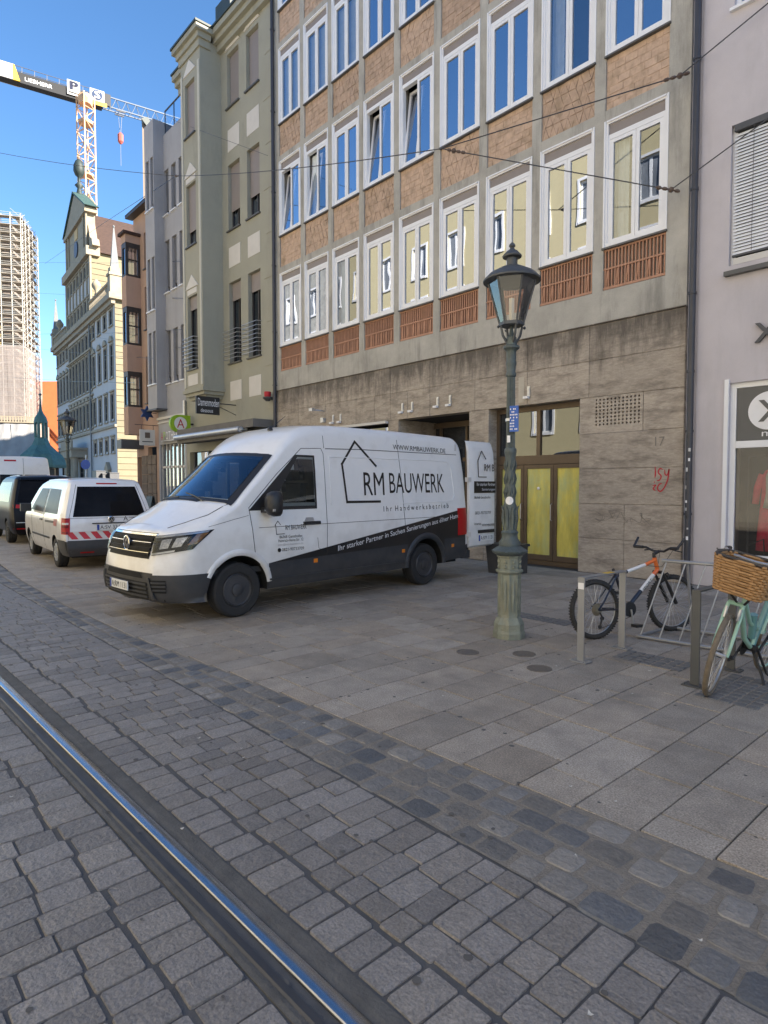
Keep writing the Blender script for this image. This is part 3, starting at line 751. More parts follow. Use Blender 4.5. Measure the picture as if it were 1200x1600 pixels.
# ------------------------------------------------------------------ lavender shop building on the right
DR = D0 + .03
shop = thing('shop_building', 'pale lavender shop building with white framed display window and venetian blinds', 'building', (-1, DR, 0))
b = MB(); HX = [(-3.94, -.4, 5.22, 7.43), (-3.94, -.4, 9.25, 11.5), (-3.94, -.4, 12.9, 15.1), (-3.88, .6, .48, 3.34), (2.2, 5.5, 5.22, 7.43), (2.2, 5.5, 9.25, 11.5), (1.6, 6, .5, 3.3)]
wall_holes(b, (0, DR, 0), UX, NY, (-4.36, 36), (0, 17), HX, .14)
b.box(-4.36, 36, DR + .8, DR + 13, 0, 17); b.box(-4.36, 36, DR + .001, DR + .8, 17, 17.3); b.box(-4.40, -4.36, DR, DR + .8, 0, 17)
b.build('wall', M['lav'], shop)
q = MB().box(-4.575, -4.405, D0 + .05, D0 + .5, 0, 17); q.build('corner_strip', M['lav'], shop)
downpipe(shop, -4.465, D0 - .05, 17, .052)
R5 = random.Random(5)
for k in range(11):          # stickers on the pipe
    z_ = .75 + k * .17 + R5.uniform(-.04, .04); a0 = -1.9 + R5.uniform(-.5, .5); hh = R5.uniform(.03, .07); ww = R5.uniform(.3, .7)
    MB().grid([[(-4.465 + .0535 * cos(a0 + ww * i / 4), D0 - .05 + .0535 * sin(a0 + ww * i / 4), zz) for zz in (z_, z_ + hh)] for i in range(5)]).build('sticker', M[('white', 'panelw', 'black', 'galv')[k % 4]], shop)
MB().box(-3.9, 6, DR + .60, DR + .65, .4, 15.2).build('dark_interior', M['room'], shop)
M['blind'] = mat('aluminium blind slat', (.78, .79, .82), .5, metal=.0, var=.04)
bw = window(shop, (0, DR, 0), UX, NY, -3.94, -.4, 5.22, 7.43, .14, M['white_frame'], M['dglass'], 2, 0, None, None, .06)
MB().box(-3.98, -.36, DR - .10, DR + .13, 5.05, 5.12).build('sill', M['sill'], bw)
MB().box(-3.90, -.44, DR - .0, DR + .10, 7.33, 7.43).build('blind_box', M['anth'], bw)
sl = MB().add([(-1.74, -.016, -.024), (1.74, -.016, -.024), (1.74, .012, .026), (-1.74, .012, .026), (-1.74, -.008, .002), (1.74, -.008, .002)], [(0, 1, 5, 4), (4, 5, 2, 3)]).mesh('slat', M['blind'])
WMb = WM[bw.name].inverted()
for j in range(37):
    obj('slat', sl, bw, loc=WMb @ Vector((-2.165, DR + .055, 5.42 + j * .0515)), rot=(random.uniform(-.05, .05), 0, 0))
q = MB().tube([(-3.62, DR + .02, 5.4), (-3.62, DR + .02, 7.35)], .004, 4); q.box(-3.905, -.44, DR + .03, DR + .08, 5.36, 5.39); q.build('blind_cord', M['anth'], bw)
MB().box(-3.88, -.44, DR + .02, DR + .12, 5.23, 5.33).build('blind_rail', M['panelw'], bw)
for z0, z1 in ((9.25, 11.5), (12.9, 15.1)):
    window(shop, (0, DR, 0), UX, NY, -3.94, -.4, z0, z1, .14, M['white_frame'], M['wglass'], 2, 0, None, M['white_frame'], .07)
for z0, z1 in ((5.22, 7.43), (9.25, 11.5)): window(shop, (0, DR, 0), UX, NY, 2.2, 5.5, z0, z1, .14, M['white_frame'], M['wglass'], 2, 0, None, M['white_frame'], .07)
# display window
sw = window(shop, (0, DR, 0), UX, NY, -3.88, .6, .48, 3.34, .12, M['white_frame'], M['sglass'], 0, 0, None, None, .085, name='display_window')
MB().box(-3.79, .51, DR + .05, DR + .12, 2.29, 2.40).build('transom', M['white_frame'], sw)
MB().box(-3.95, -3.885, DR - .03, DR + .1, .40, 3.40).build('frame_edge', M['white_frame'], sw)
M['signgrey'] = mat('dark grey fascia film', (.085, .087, .09), .35, var=.08)
MB().box(-3.79, .51, DR + .075, DR + .085, 2.405, 3.25).build('sign_panel', M['signgrey'], sw)
# round logo with a slanted x, only its left part is in the picture
b = MB().lathe([(.30, -.004), (.30, -.012), (.0, -.012)], 40, (-3.32, DR + .074, 2.86), axis='Y'); b.build('logo_disc', M['white'], sw)
b = MB()
def xmark(b, cx, cz, s_, y, t=.006):
    for d in (1, -1):
        w_ = .23 * s_
        b.prism([(cx - .42 * s_ * d - w_ * .5, y, cz + .5 * s_), (cx - .42 * s_ * d + w_ * .5, y, cz + .5 * s_), (cx + .42 * s_ * d + w_ * .5, y - .0008 * d, cz - .5 * s_), (cx + .42 * s_ * d - w_ * .5, y - .0008 * d, cz - .5 * s_)], (0, t, 0))
xmark(b, -3.29, 2.86, .34, DR + .055); b.build('logo_mark', M['signgrey'], sw)
lettering('sign_lettering', 'mode', (-3.42, DR + .072, 2.46), (.50, 0, 0), (0, 0, .105), M['white'], sw)
b = MB(); xmark(b, -3.36, 4.07, .30, DR - .05, .045); b.build('facade_letter', M['anth'], shop)
# clothes on show
M['pink'] = mat('pink red knit', (.62, .035, .085), .9, var=.18, vscale=20, bump=.3, bscale=120)
M['scarf'] = mat('grey white scarf', (.48, .45, .42), .9, var=.3, vscale=12)
M['skin'] = mat('matt mannequin', (.55, .47, .42), .6)
tor = MB().lathe([(.14, .55), (.17, .62), (.15, .85), (.165, 1.05), (.16, 1.28), (.12, 1.38), (.05, 1.42), (.045, 1.50), (.0, 1.5)], 20, (0, 0, 0), sc=(1.15, .7))
mq = thing('mannequin', 'shop mannequin in a long pink red knit dress with pale scarf', 'mannequin', (-3.30, DR + .42, .5))
b = MB().lathe([(.25, .12), (.23, .5), (.20, .85), (.185, 1.1), (.20, 1.3), (.15, 1.42), (.07, 1.46)], 22, sc=(1.1, .62))
for s_ in (-1, 1): b.tube([(s_ * .19, 0, 1.36), (s_ * .26, -.02, 1.15), (s_ * .28, -.05, .88)], [.065, .055, .05], 8)
b.build('dress', M['pink'], mq, smooth=True, world=False)
b = MB().lathe([(.045, 1.42), (.04, 1.52), (.075, 1.58), (.085, 1.66), (.06, 1.74), (.0, 1.76)], 14, sc=(1, 1.15)); b.tube([(0, .0, .12), (0, 0, 0.02)], .03, 8).lathe([(.14, .0), (.14, .02), (.03, .03)], 16)
b.build('body', M['skin'], mq, smooth=True, world=False)
b = MB()
for s_ in (-1, 1): b.tube([(0, .06, 1.47), (s_ * .08, 0, 1.45), (s_ * .07, -.12, 1.32), (s_ * .06, -.15, 1.05), (s_ * .09, -.15, .82)], [.035, .04, .045, .04, .05], 8)
b.build('scarf', M['scarf'], mq, smooth=True, world=False)
rk = thing('clothes_rail', 'dark clothes rail with folded garments behind the shop glass', 'clothes rail', (-3.55, DR + .32, .5))
b = MB()
for x in (-.12, 2.2): b.tube([(x, 0, 0), (x, 0, 1.65)], .015, 6)
b.tube([(-.12, 0, 1.65), (2.2, 0, 1.65)], .015, 6).tube([(-.12, 0, .2), (.15, -.1, .32), (.17, -.1, 0)], .012, 6); b.build('frame', M['dkmetal'], rk, world=False)
b = MB()
for j in range(9): b.box(.62 + j * .14, .66 + j * .14, -.18, .14, .55, 1.6)
b.build('garments', M['pink'], rk, world=False)
# ------------------------------------------------------------------ olive building
ol = thing('apartment_house', 'olive plastered apartment house with projecting bay and shop awning', 'building', (-21, D0, 0))
GR = ((6.05, 8.9), (10.72, 13.0), (14.95, 16.8))
gx = ((-19.26, -18.44), (-20.6, -19.76))
b = MB(); holes = [(a, c, z0, z1) for a, c in gx for z0, z1 in GR] + [(-24.0, -18.1, .3, 3.0)]
wall_holes(b, (0, D0, 0), UX, NY, (-24.3, -17.52), (0, 17.4), holes, .22)
b.box(-24.3, -17.52, D0 + 1, D0 + 12, 0, 17.4); b.build('wall', M['green'], ol)
MB().box(-24.25, -17.55, D0 + .6, D0 + .65, 0, 17.3).build('dark_interior', M['room'], ol)
for a, c in gx:
    for i, (z0, z1) in enumerate(GR):
        W_ = window(ol, (0, D0, 0), UX, NY, a, c, z0, z1, .22, M['brown_dk'], M['dglass'] if i == 0 else M['wglass'], 1, 0, (M['shutter'], (.78, .32 if a > -20 else .3, .0)[i]) , M['sill'], .05)
        if i == 0:
            q = MB()
            for j in range(8): q.tube([(a - .08, D0, z0 + .12 + j * .14), (a - .08, D0 - .22, z0 + .10 + j * .14), (c + .08, D0 - .22, z0 + .10 + j * .14), (c + .08, D0, z0 + .12 + j * .14)], .012, 5)
            q.build('window_guard', M['steel'], W_)
    for z0, z1 in ((4.72, 5.4), (9.42, 10.12), (13.45, 14.2)):
        MB().box(a + .03, c - .0, D0 - .012, D0 - .001, z0, z1).build('stucco_panel', M['panelw'], ol)
    for z in (13.2, 16.95):
        if z > 14: MB().prism([(a - .1, D0 - .03, z), (c + .1, D0 - .03, z), ((a + c) / 2, D0 - .03, z + .5)], (0, .029, 0)).build('pediment', M['panelw'], ol)
b = MB().box(-24.3, -17.56, D0 - .42, D0 - .001, 17.45, 17.65); b.box(-24.3, -17.56, D0 - .3, D0 - .001, 17.27, 17.447); b.box(-24.3, -17.56, D0 - .16, D0 - .001, 17.05, 17.268); b.build('cornice', M['green'], ol)
b = MB().box(-24.3, -17.54, D0 - .47, D0 + .6, 17.652, 17.72); b.prism([(-24.3, D0 - .47, 17.72), (-24.3, D0 + 6, 22), (-24.3, D0 + 12, 17.72)], (6.76, 0, 0)); b.box(-21.8, -20.7, D0 + .2, D0 + 1.8, 17.72, 19.2); b.build('roof', M['roofdk'], ol)
# quoins at the right edge
for j in range(9):
    z0 = 4.2 + j * 1.42
    MB().box(-18.05 - (.12 if j % 2 else 0), -17.60, D0 - .014, D0 - .001, z0, z0 + 1.38).build('quoin', M['green'], ol)
# bay
bay = thing('tmp_bay', None, None, (0, 0, 0)); bpy.data.objects.remove(bay)
BX0, BX1, BP = -22.62, -21.05, .80
bh = [(-22.28, -21.5, z0, z1) for z0, z1 in ((5.95, 8.6), (10.4, 12.6), (14.3, 16.2))]
b = MB(); wall_holes(b, (0, D0 - BP, 0), UX, NY, (BX0, BX1), (5.2, 17.3), bh, .2)
b.quad((BX1, D0 - BP, 5.2), (BX1, D0, 5.2), (BX1, D0, 17.3), (BX1, D0 - BP, 17.3)); b.quad((BX0, D0, 5.2), (BX0, D0 - BP, 5.2), (BX0, D0 - BP, 17.3), (BX0, D0, 17.3))
for i, (e, z0, z1) in enumerate(((.06, 5.08, 5.2), (-.02, 4.96, 5.08), (-.14, 4.84, 4.96), (-.28, 4.70, 4.84), (-.45, 4.5, 4.70))): b.box(BX0 - e, BX1 + e, D0 - BP - e, D0 - .001, z0, z1)
for e, z0, z1 in ((.06, 17.0, 17.25), (.13, 17.25, 17.45), (.24, 17.45, 17.62)): b.box(BX0 - e, BX1 + e, D0 - BP - e, D0 - .43, z0 + .002, z1)
by = b.build('bay', M['green'], ol)
MB().box(BX0 - .28, BX1 + .28, D0 - BP - .28, D0 - .0, 17.625, 17.70).build('bay_roof', M['roofdk'], by)
MB().box(BX0 + .1, BX1 - .1, D0 - BP + .4, D0 - BP + .45, 5.3, 17.2).build('dark_interior', M['room'], by)
for i, (a, c, z0, z1) in enumerate(bh):
    W_ = window(ol, (0, D0 - BP, 0), UX, NY, a, c, z0, z1, .2, M['brown_dk'], M['dglass'] if i == 0 else M['wglass'], 1, 0, (M['shutter'], (.82, .25, .0)[i]), M['sill'], .05)
    if i == 0:
        q = MB(); y_ = D0 - BP
        for j in range(8): q.tube([(a - .06, y_, z0 + .12 + j * .14), (a - .06, y_ - .2, z0 + .10 + j * .14), (c + .06, y_ - .2, z0 + .10 + j * .14), (c + .06, y_, z0 + .12 + j * .14)], .012, 5)
        q.build('window_guard', M['steel'], W_)
    MB().prism([(a - .12, y_ - .025 if 0 else D0 - BP - .025, z1 + .28), (c + .12, D0 - BP - .025, z1 + .28), ((a + c) / 2, D0 - BP - .025, z1 + .75)], (0, .024, 0)).build('pediment', M['panelw'], ol)
    if i < 2: MB().box(a, c, D0 - BP - .012, D0 - BP - .001, z1 + .06, z1 + .24).build('stucco_panel', M['panelw'], ol)
MB().box(-22.3, -21.5, D0 - BP - .012, D0 - BP - .001, 5.35, 5.75).build('stucco_panel', M['panelw'], ol)
for x in (BX0 + .03, BX1 - .17): MB().box(x, x + .13, D0 - BP - .03, D0 - BP - .001, 5.3, 16.6).build('pilaster', M['cream'], ol)
# awning over the shop
MB().box(-23.5, -17.7, D0 - .75, D0 - .001, 3.56, 3.82).box(-23.5, -17.7, D0 - .75, D0 - .3, 3.30, 3.44).build('canopy', mat('grey canopy felt', (.15, .145, .14), .9, var=.15), ol)
MB().tube([(-23.5, D0 - .82, 3.52), (-18.4, D0 - .82, 3.52)], .10, 14).tube([(-18.4, D0 - .82, 3.52), (-18.38, D0 - .6, 3.52)], .06, 8).build('awning_roll', M['galv'], ol, smooth=True, angle=40)
b = MB()
for x in (-23.9, -22.6, -21.2, -19.8, -18.3): b.box(x, x + .09, D0 + .1, D0 + .2, .3, 3.0)
b.box(-24, -18.1, D0 + .1, D0 + .21, .3, .42); b.build('shop_frame', M['anth'], ol)
MB().quad((-24, D0 + .16, .4), (-18.1, D0 + .16, .4), (-18.1, D0 + .16, 3.0), (-24, D0 + .16, 3.0)).build('shop_pane', M['dglass'], ol)
b = MB().lathe([(.09, 0), (.11, .03), (.11, .16), (.0, .17)], 14, (-17.72, D0 - .2, 4.55)); b.build('alarm_lamp', M['red'], ol, smooth=True, angle=40)
MB().lathe([(.06, 0), (.16, .10), (.16, .13)], 14, (-17.72, D0 - .2, 4.41)).box(-17.74, -17.70, D0 - .2, D0, 4.47, 4.50).build('alarm_cone', M['anth'], ol)
sg = thing('projecting_sign', 'dark sign with white script on a bracket above the awning', 'sign', (-20.200, D0 - .1, 4.23))
MB().tube([(-20.200, D0, 4.53), (-20.200, D0 - 1.0, 4.53)], .02, 6).tube([(-20.200, D0, 4.18), (-20.200, D0 - .8, 4.48)], .012, 6).build('bracket', M['dkmetal'], sg)
MB().box(-20.240, -20.160, D0 - 1.5, D0 - .65, 4.13, 4.73).build('board', M['black'], sg)
lettering('lettering', 'Damenmoden', (-20.155, D0 - 1.45, 4.40), (0, .78, 0), (0, 0, .26), M['white'], sg); lettering('lettering', 'dessous', (-20.155, D0 - 1.35, 4.19), (0, .45, 0), (0, 0, .13), M['white'], sg)
# ------------------------------------------------------------------ grey building
gy = thing('grey_house', 'plain cool grey house with tall narrow windows and glazed roof terrace', 'building', (-25.8, D0, 0))
gw = [(-26.2 + 0, -25.72), (-25.46, -25.0), (-24.72, -24.4)]
GZ = ((6.0, 8.2), (9.8, 11.95), (13.0, 14.85))
b = MB(); wall_holes(b, (0, D0, 0), UX, NY, (-26.2 if 0 else -27.15, -24.31), (0, 16.3), [(a, c, z0, z1) for a, c in gw for z0, z1 in GZ] + [(-27.0, -24.5, .2, 3.45)], .2)
b.box(-27.15, -24.31, D0 + .9, D0 + 12, 0, 16.3); b.box(-27.15, -24.31, D0, D0 + .9, 16.301, 16.33)
b.build('wall', M['grey'], gy)
MB().box(-27.1, -24.35, D0 + .5, D0 + .55, 3.5, 16).build('dark_interior', M['room'], gy)
M['greyshut'] = mat('grey shutter', (.115, .12, .135), .6, var=.08)
for a, c in gw:
    for z0, z1 in GZ: window(gy, (0, D0, 0), UX, NY, a, c, z0, z1, .2, M['greyshut'], M['dglass'], 0, 0, (M['greyshut'], .12), M['white_frame'], .05)
OX0, OX1, OP = -27.2, -26.22, .42
b = MB(); ow = [(-27.05, -26.74), (-26.58, -26.28)]; gh = [(a, c, z0 + .1, z1 + .1) for a, c in ow for z0, z1 in ((5.9, 8.1), (9.0, 11.2), (13.2, 15.3))]
wall_holes(b, (0, D0 - OP, 0), UX, NY, (OX0, OX1), (4.95, 16.9), gh, .16)
b.quad((OX1, D0 - OP, 4.95), (OX1, D0 + .0, 4.95), (OX1, D0, 16.9), (OX1, D0 - OP, 16.9)); b.quad((OX0, D0 - OP, 4.95), (OX1, D0 - OP, 4.95), (OX1, D0, 4.95), (OX0, D0, 4.95)); b.quad((OX0, D0 - OP, 16.9), (OX1, D0 - OP, 16.9), (OX1, D0 + 4, 16.9), (OX0, D0 + 4, 16.9)); b.quad((OX0, D0, 4.95), (OX0, D0 - OP, 4.95), (OX0, D0 - OP, 16.9), (OX0, D0, 16.9)); b.box(OX0, OX1, D0 + .001, D0 + 4, 16.34, 16.898)
b.build('bay', M['grey'], gy)
for a, c, z0, z1 in gh: window(gy, (0, D0 - OP, 0), UX, NY, a, c, z0, z1, .16, M['greyshut'], M['dglass'], 0, 0, (M['greyshut'], .1), M['white_frame'], .04)
MB().box(OX0 - .05, OX1 + .05, D0 - OP - .06, D0, 4.88, 4.949).build('bay_foot', M['anth'], gy)
b = MB().box(-27.15, -24.31, D0 - .08, D0 - .001, 4.52, 4.62).box(-27.15, -24.31, D0 - .05, D0 - .001, 4.36, 4.42); b.build('moulding', M['panelw'], gy)
b = MB().tube([(-26.1, D0 + .05, 17.3), (-24.35, D0 + .05, 17.3)], .03, 6).tube([(-26.1, D0 + .05, 16.35), (-24.35, D0 + .05, 16.35)], .03, 6)
for x in (-26.1, -25.2, -24.4): b.tube([(x, D0 + .05, 16.3), (x, D0 + .05, 17.3)], .02, 6)
b.build('terrace_rail', M['dkmetal'], gy)
MB().quad((-26.1, D0 + .06, 16.38), (-24.35, D0 + .06, 16.38), (-24.35, D0 + .06, 17.28), (-26.1, D0 + .06, 17.28)).build('terrace_glass', glass('terrace glass', (.75, .85, .95), .15), gy)
b = MB()
for x in (-27.0, -26.5, -26.15, -25.75, -25.3, -24.95, -24.55): b.box(x - .03, x + .03, D0 + .08, D0 + .16, .2, 3.45)
b.box(-27, -24.5, D0 + .08, D0 + .165, 2.42, 2.52); b.build('shop_frame', M['panelw'], gy)
MB().quad((-27, D0 + .13, .2), (-24.5, D0 + .13, .2), (-24.5, D0 + .13, 3.45), (-27, D0 + .13, 3.45)).build('shop_pane', glass('pharmacy glass', (.5, .5, .5), .42, wob=.03), gy)
b = MB().tube([(-24.3, D0 - .08, 3.9), (-24.3, D0 - .08, 5.1)], .06, 8); b.build('downpipe', M['galv'], gy)
# pharmacy sign: green bracket sign with red gothic A, and facade letters
M['apo'] = mat('lime green sign', (.30, .50, .03), .4, var=.03)
ph = thing('pharmacy_sign', 'round ended lime green pharmacy sign with red letter A', 'sign', (-23.75, D0 - .1, 4.1))
y0, y1, zc, r_ = D0 - .95, D0 - .12, 4.10, .34
poly = [(-23.80, y1, zc - r_), (-23.80, y1, zc + r_), (-23.80, y0 + r_, zc + r_)] + [(-23.80, y0 + r_ - r_ * sin(t), zc + r_ * cos(t)) for t in [pi * i / 12 for i in range(1, 12)]] + [(-23.80, y0 + r_, zc - r_)]
MB().prism(poly, (.14, 0, 0)).build('board', M['apo'], ph)
MB().lathe([(.26, 0), (.26, .006), (.0, .006)], 28, (-23.658, y0 + .42, zc), axis='X').build('white_disc', M['white'], ph)
lettering('lettering', 'A', (-23.65, y0 + .27, zc - .17), (0, .30, 0), (0, 0, .34), M['red'], ph); MB().box(-23.8, -23.65, D0 - .12, D0, zc - .03, zc + .03).build('bracket', M['dkmetal'], ph)
fl = thing('facade_lettering', 'pale raised letters along the pharmacy facade', 'sign', (-25.4, D0 - .1, 3.6))
for j, (ch, m_) in enumerate(zip('APOTHEKE', ('red', 'apo', 'white', 'white', 'white', 'white', 'white', 'white'))):
    lettering('lettering', ch, (-26.6 + j * .26, D0 - .12, 3.62), (.2, 0, 0), (0, 0, .34), M[m_], fl)
MB().box(-26.65, -24.6, D0 - .11, D0 - .001, 3.56, 3.6).build('rail', M['galv'], fl)
ab = thing('menu_board', 'dark framed pavement board standing before the pharmacy', 'pavement sign', (-24.9, D0 - 1.3, 0))
for s_ in (-1, 1):
    q = MB(); q.bar((-24.9, D0 - 1.3 + s_ * .25, 0.02), (-24.9, D0 - 1.3 + s_ * .03, 1.2), .62, .03, (1, 0, 0)) if 0 else q.add([(-25.2, D0 - 1.3 + s_ * .25, 0), (-24.6, D0 - 1.3 + s_ * .25, 0), (-24.6, D0 - 1.3 + s_ * .02, 1.25), (-25.2, D0 - 1.3 + s_ * .02, 1.25)] + [(-25.2, D0 - 1.27 + s_ * .25, 0), (-24.6, D0 - 1.27 + s_ * .25, 0), (-24.6, D0 - 1.27 + s_ * .02, 1.25), (-25.2, D0 - 1.27 + s_ * .02, 1.25)], [(0,1,2,3), (7,6,5,4), (0,4,5,1), (1,5,6,2), (2,6,7,3), (3,7,4,0)])
    q.build('panel', M['black'], ab)
# ------------------------------------------------------------------ peach building with glazed oriel
pe = thing('peach_house', 'peach plastered house with a dark glazed oriel above a shop', 'building', (-29, D0, 0))
pz = ((5.4, 7.5), (8.7, 10.6), (11.4, 13.0)); px_ = [(-27.62, -27.40), (-28.06, -27.84), (-28.5, -28.28)]
b = MB(); wall_holes(b, (0, D0, 0), UX, NY, (-29.75, -27.16), (0, 14.0), [(a, c, z0, z1) for a, c in px_ for z0, z1 in pz] + [(-29.7, -29.2, .0, 3.0), (-28.4, -27.4, 0.2, 3.4)], .2)
b.box(-29.75, -27.16, D0 + .8, D0 + 11, 0, 14.0); b.build('wall', M['peach'], pe)
MB().box(-29.7, -27.2, D0 + .45, D0 + .5, 0, 13.9).build('dark_interior', M['room'], pe)
for a, c in px_:
    for z0, z1 in pz: window(pe, (0, D0, 0), UX, NY, a, c, z0, z1, .18, M['brown_dk'], M['dglass'], 0, 1, None, M['sill'], .04)
b = MB().box(-29.85, -27.2, D0 - .34, D0 + .0, 13.95, 14.08); b.build('eave', M['brown_dk'], pe); b = MB().prism([(-29.85, D0 - .36, 14.081), (-29.85, D0 + 5.5, 18.6), (-29.85, D0 + 11, 14.081)], (2.65, 0, 0)); b.build('roof', M['rooftile'], pe)
# oriel: stacked glazed boxes between plaster bands
QX0, QX1, QP = -29.5, -28.95, .66
for z0, z1, t in [(4.0, 5.25, 'p'), (5.25, 6.85, 'g'), (6.85, 8.05, 'p'), (8.05, 9.75, 'g'), (9.75, 11.1, 'p'), (11.1, 12.6, 'g'), (12.6, 12.95, 'p')]:
    if t == 'p': orl = MB().box(QX0, QX1, D0 - QP, D0 - .001, z0, z1).build('oriel', M['peach'], pe); continue
    fr = MB().box(QX0 + .01, QX1 - .01, D0 - QP + .01, D0 - .001, z1 - .22, z1).box(QX0 + .01, QX1 - .01, D0 - QP + .01, D0 - .001, z0, z0 + .1)
    for x, y in ((QX0 + .01, D0 - QP + .01), (QX1 - .13, D0 - QP + .01), (QX1 - .12, D0 - .12)): fr.box(x, x + .12, y, y + .11, z0 + .1, z1 - .22)
    fr.box(QX1 - .05, QX1 - .02, D0 - QP + .12, D0 - .12, (z0 + z1) / 2 - .03, (z0 + z1) / 2 + .03)
    of_ = fr.build('oriel_frame', M['brown_dk'], pe)
    MB().quad((QX1 - .04, D0 - QP + .1, z0 + .1), (QX1 - .04, D0 - .1, z0 + .1), (QX1 - .04, D0 - .1, z1 - .2), (QX1 - .04, D0 - QP + .1, z1 - .2)).build('pane', M['wglass'], of_)
    MB().quad((QX0 + .1, D0 - QP + .05, z0 + .1), (QX1 - .1, D0 - QP + .05, z0 + .1), (QX1 - .1, D0 - QP + .05, z1 - .2), (QX0 + .1, D0 - QP + .05, z1 - .2)).build('pane', M['dglass'], of_)
b = MB(); b.prism([(QX0 - .1, D0 - QP - .12, 12.95), (QX1 + .1, D0 - QP - .12, 12.95), (QX1 + .1, D0, 12.951), (QX0 - .1, D0, 12.951)], (0, 0, .12)); b.build('oriel_roof', M['rooftile'], orl)
MB().box(QX0, QX1 + .05, D0 - QP - .35, D0 - .001, 3.35, 3.75).build('shop_canopy', M['anth'], pe)
M['cobstone'] = mat('brown rubble stone', (.17, .135, .105), .9, var=.3, vscale=4)
for j in range(7):
    for x0, x1 in ((-29.1, -28.45), (-28.43, -27.9), (-27.88, -27.4)):
        MB().box(x0 + .015, x1 - .015, D0 - .04, D0 - .001, .04 + j * .43, .04 + j * .43 + .41).build('base_stone', M['cobstone'], pe)
hs_ = thing('hanging_sign', 'square pale hanging sign with small dark emblem', 'sign', (-27.3, D0 - .6, 3.6))
MB().tube([(-27.25, D0, 4.3), (-27.25, D0 - 1.0, 4.3)], .015, 6).tube([(-27.25, D0 - .2, 4.3), (-27.25, D0 - .2, 4.10)], .012, 5).tube([(-27.25, D0 - .72, 4.3), (-27.25, D0 - .72, 4.10)], .012, 5).build('bracket', M['dkmetal'], hs_)
MB().box(-27.28, -27.22, D0 - .80, D0 - .14, 3.42, 4.10).build('board', M['panelw'], hs_); MB().box(-27.219, -27.21, D0 - .58, D0 - .36, 3.74, 3.98).build('emblem', mat('bronze emblem', (.12, .09, .07), .6), hs_)
MB().box(-27.219, -27.212, D0 - .70, D0 - .24, 3.56, 3.60).build('line_of_text', M['anth'], hs_)
bs = thing('star_sign', 'small dark blue star shaped sign on the peach wall', 'sign', (-27.4, D0 - .5, 4.6))
b = MB(); pts = [(-27.4, D0 - .42 + (.32 if i % 2 == 0 else .17) * sin(2 * pi * i / 12), 4.82 + (.34 if i % 2 == 0 else .18) * cos(2 * pi * i / 12)) for i in range(12)]
b.prism(pts, (.08, 0, 0)); b.build('star', mat('dark blue enamel', (.02, .045, .14), .35), bs); MB().tube([(-27.36, D0, 4.85), (-27.36, D0 - .6, 4.85)], .015, 5).build('bracket', M['dkmetal'], bs)
# tall gabled house behind
tg = thing('gabled_house', 'tall tan gabled house with dark green roof standing behind the grey house', 'building', (-44, 17.8, 0))
gb = at(222, 188, 45); gx0, gy0, gzp = gb.x, gb.y, gb.z
b = MB().prism([(gx0, gy0, 0), (gx0, gy0 + 9, 0), (gx0, gy0 + 9, gzp - 9.5), (gx0, gy0 + .2, gzp - .1), (gx0, gy0, gzp - .2)], (-8.3, 3.5, 0)); b.build('wall', M['tan'], tg)
b = MB().prism([(gx0 + .25, gy0 - .15, gzp), (gx0 + .25, gy0 + .3, gzp + .25), (gx0 + .25, gy0 + 9.4, gzp - 9.2), (gx0 + .25, gy0 + 9.0, gzp - 9.6)], (-8.7, 3.65, 0)); b.build('roof', M['roofdk'], tg)
MB().box(gx0 + .001, gx0 + .03, gy0 + .35, gy0 + .75, gzp - 5.0, gzp - 3.6).build('window', M['brown_dk'], tg)
# ------------------------------------------------------------------ houses across the street: outside the picture, seen in the window panes and shading the street
M['opane'] = mat('curtained pane', (.20, .22, .25), .25, var=.5, vscale=.8, stretch=(2, 2, .6))
M['yellow'] = mat('yellow plaster', (.52, .455, .28), .9, var=.05); M['ochre'] = mat('ochre plaster', (.42, .35, .25), .9, var=.05); M['pgrey2'] = mat('grey ornate stucco', (.34, .335, .31), .9, var=.3, vscale=2.5); M['pgrey'] = mat('pale grey stucco', (.60, .57, .49), .9, var=.12, vscale=3)
for (x0, x1, H_, mk, lb) in ((-12.5, 30, 17.5, 'pgrey', 'pale grey stuccoed house across the tracks'), (-37, -12.52, 19.0, 'yellow', 'yellow plastered house with white windows across the tracks'), (-46, -37.02, 20.0, 'pgrey2', 'pale grey ornate house across the tracks'), (-62, -46.02, 20.5, 'ochre', 'ochre house with tall windows across the tracks')):
    O = (0, -7.3, 0); hb = thing('street_house', lb, 'building', ((x0 + x1) / 2, -7.3, 0), group='houses across the tracks'); b = MB(); hl = []
    nx = int((x1 - x0) / 2.9)
    for i in range(nx):
        xc = x0 + (x1 - x0) * (i + .5) / nx
        for z in (4.6, 8.2, 11.8, 15.2):
            if z + 2.2 < H_: hl.append((-(xc + .6), -(xc - .6), z, z + 2.0))
    wall_holes(b, O, (-1, 0, 0), (0, -1, 0), (-x1, -x0), (0, H_), hl, .15); b.box(x0, x1, -19, -7.9, 0, H_); b.box(x0, x1, -7.9, -6.9, H_ + .001, H_ + .3); b.build('wall', M[mk], hb)
    for h_ in hl:
        window(hb, O, (-1, 0, 0), (0, -1, 0), *h_, .15, M['white_frame'], M['opane'], 1, 0, None, None, .10)
        q = MB(); xa, xb = -h_[1], -h_[0]
        q.box(xa - .14, xa - .002, -7.3, -7.25, h_[2] - .14, h_[3] + .14).box(xb + .002, xb + .14, -7.3, -7.25, h_[2] - .14, h_[3] + .14).box(xa, xb, -7.3, -7.25, h_[3], h_[3] + .14).box(xa, xb, -7.3, -7.22, h_[2] - .14, h_[2]).build('surround', M['white'], hb)
    MB().prism([(x0, -6.8, H_ + .301), (x0, -12.5, H_ + 3.2), (x0, -19, H_ + .301)], (x1 - x0, 0, 0)).build('roof', M['rooftile'], hb)
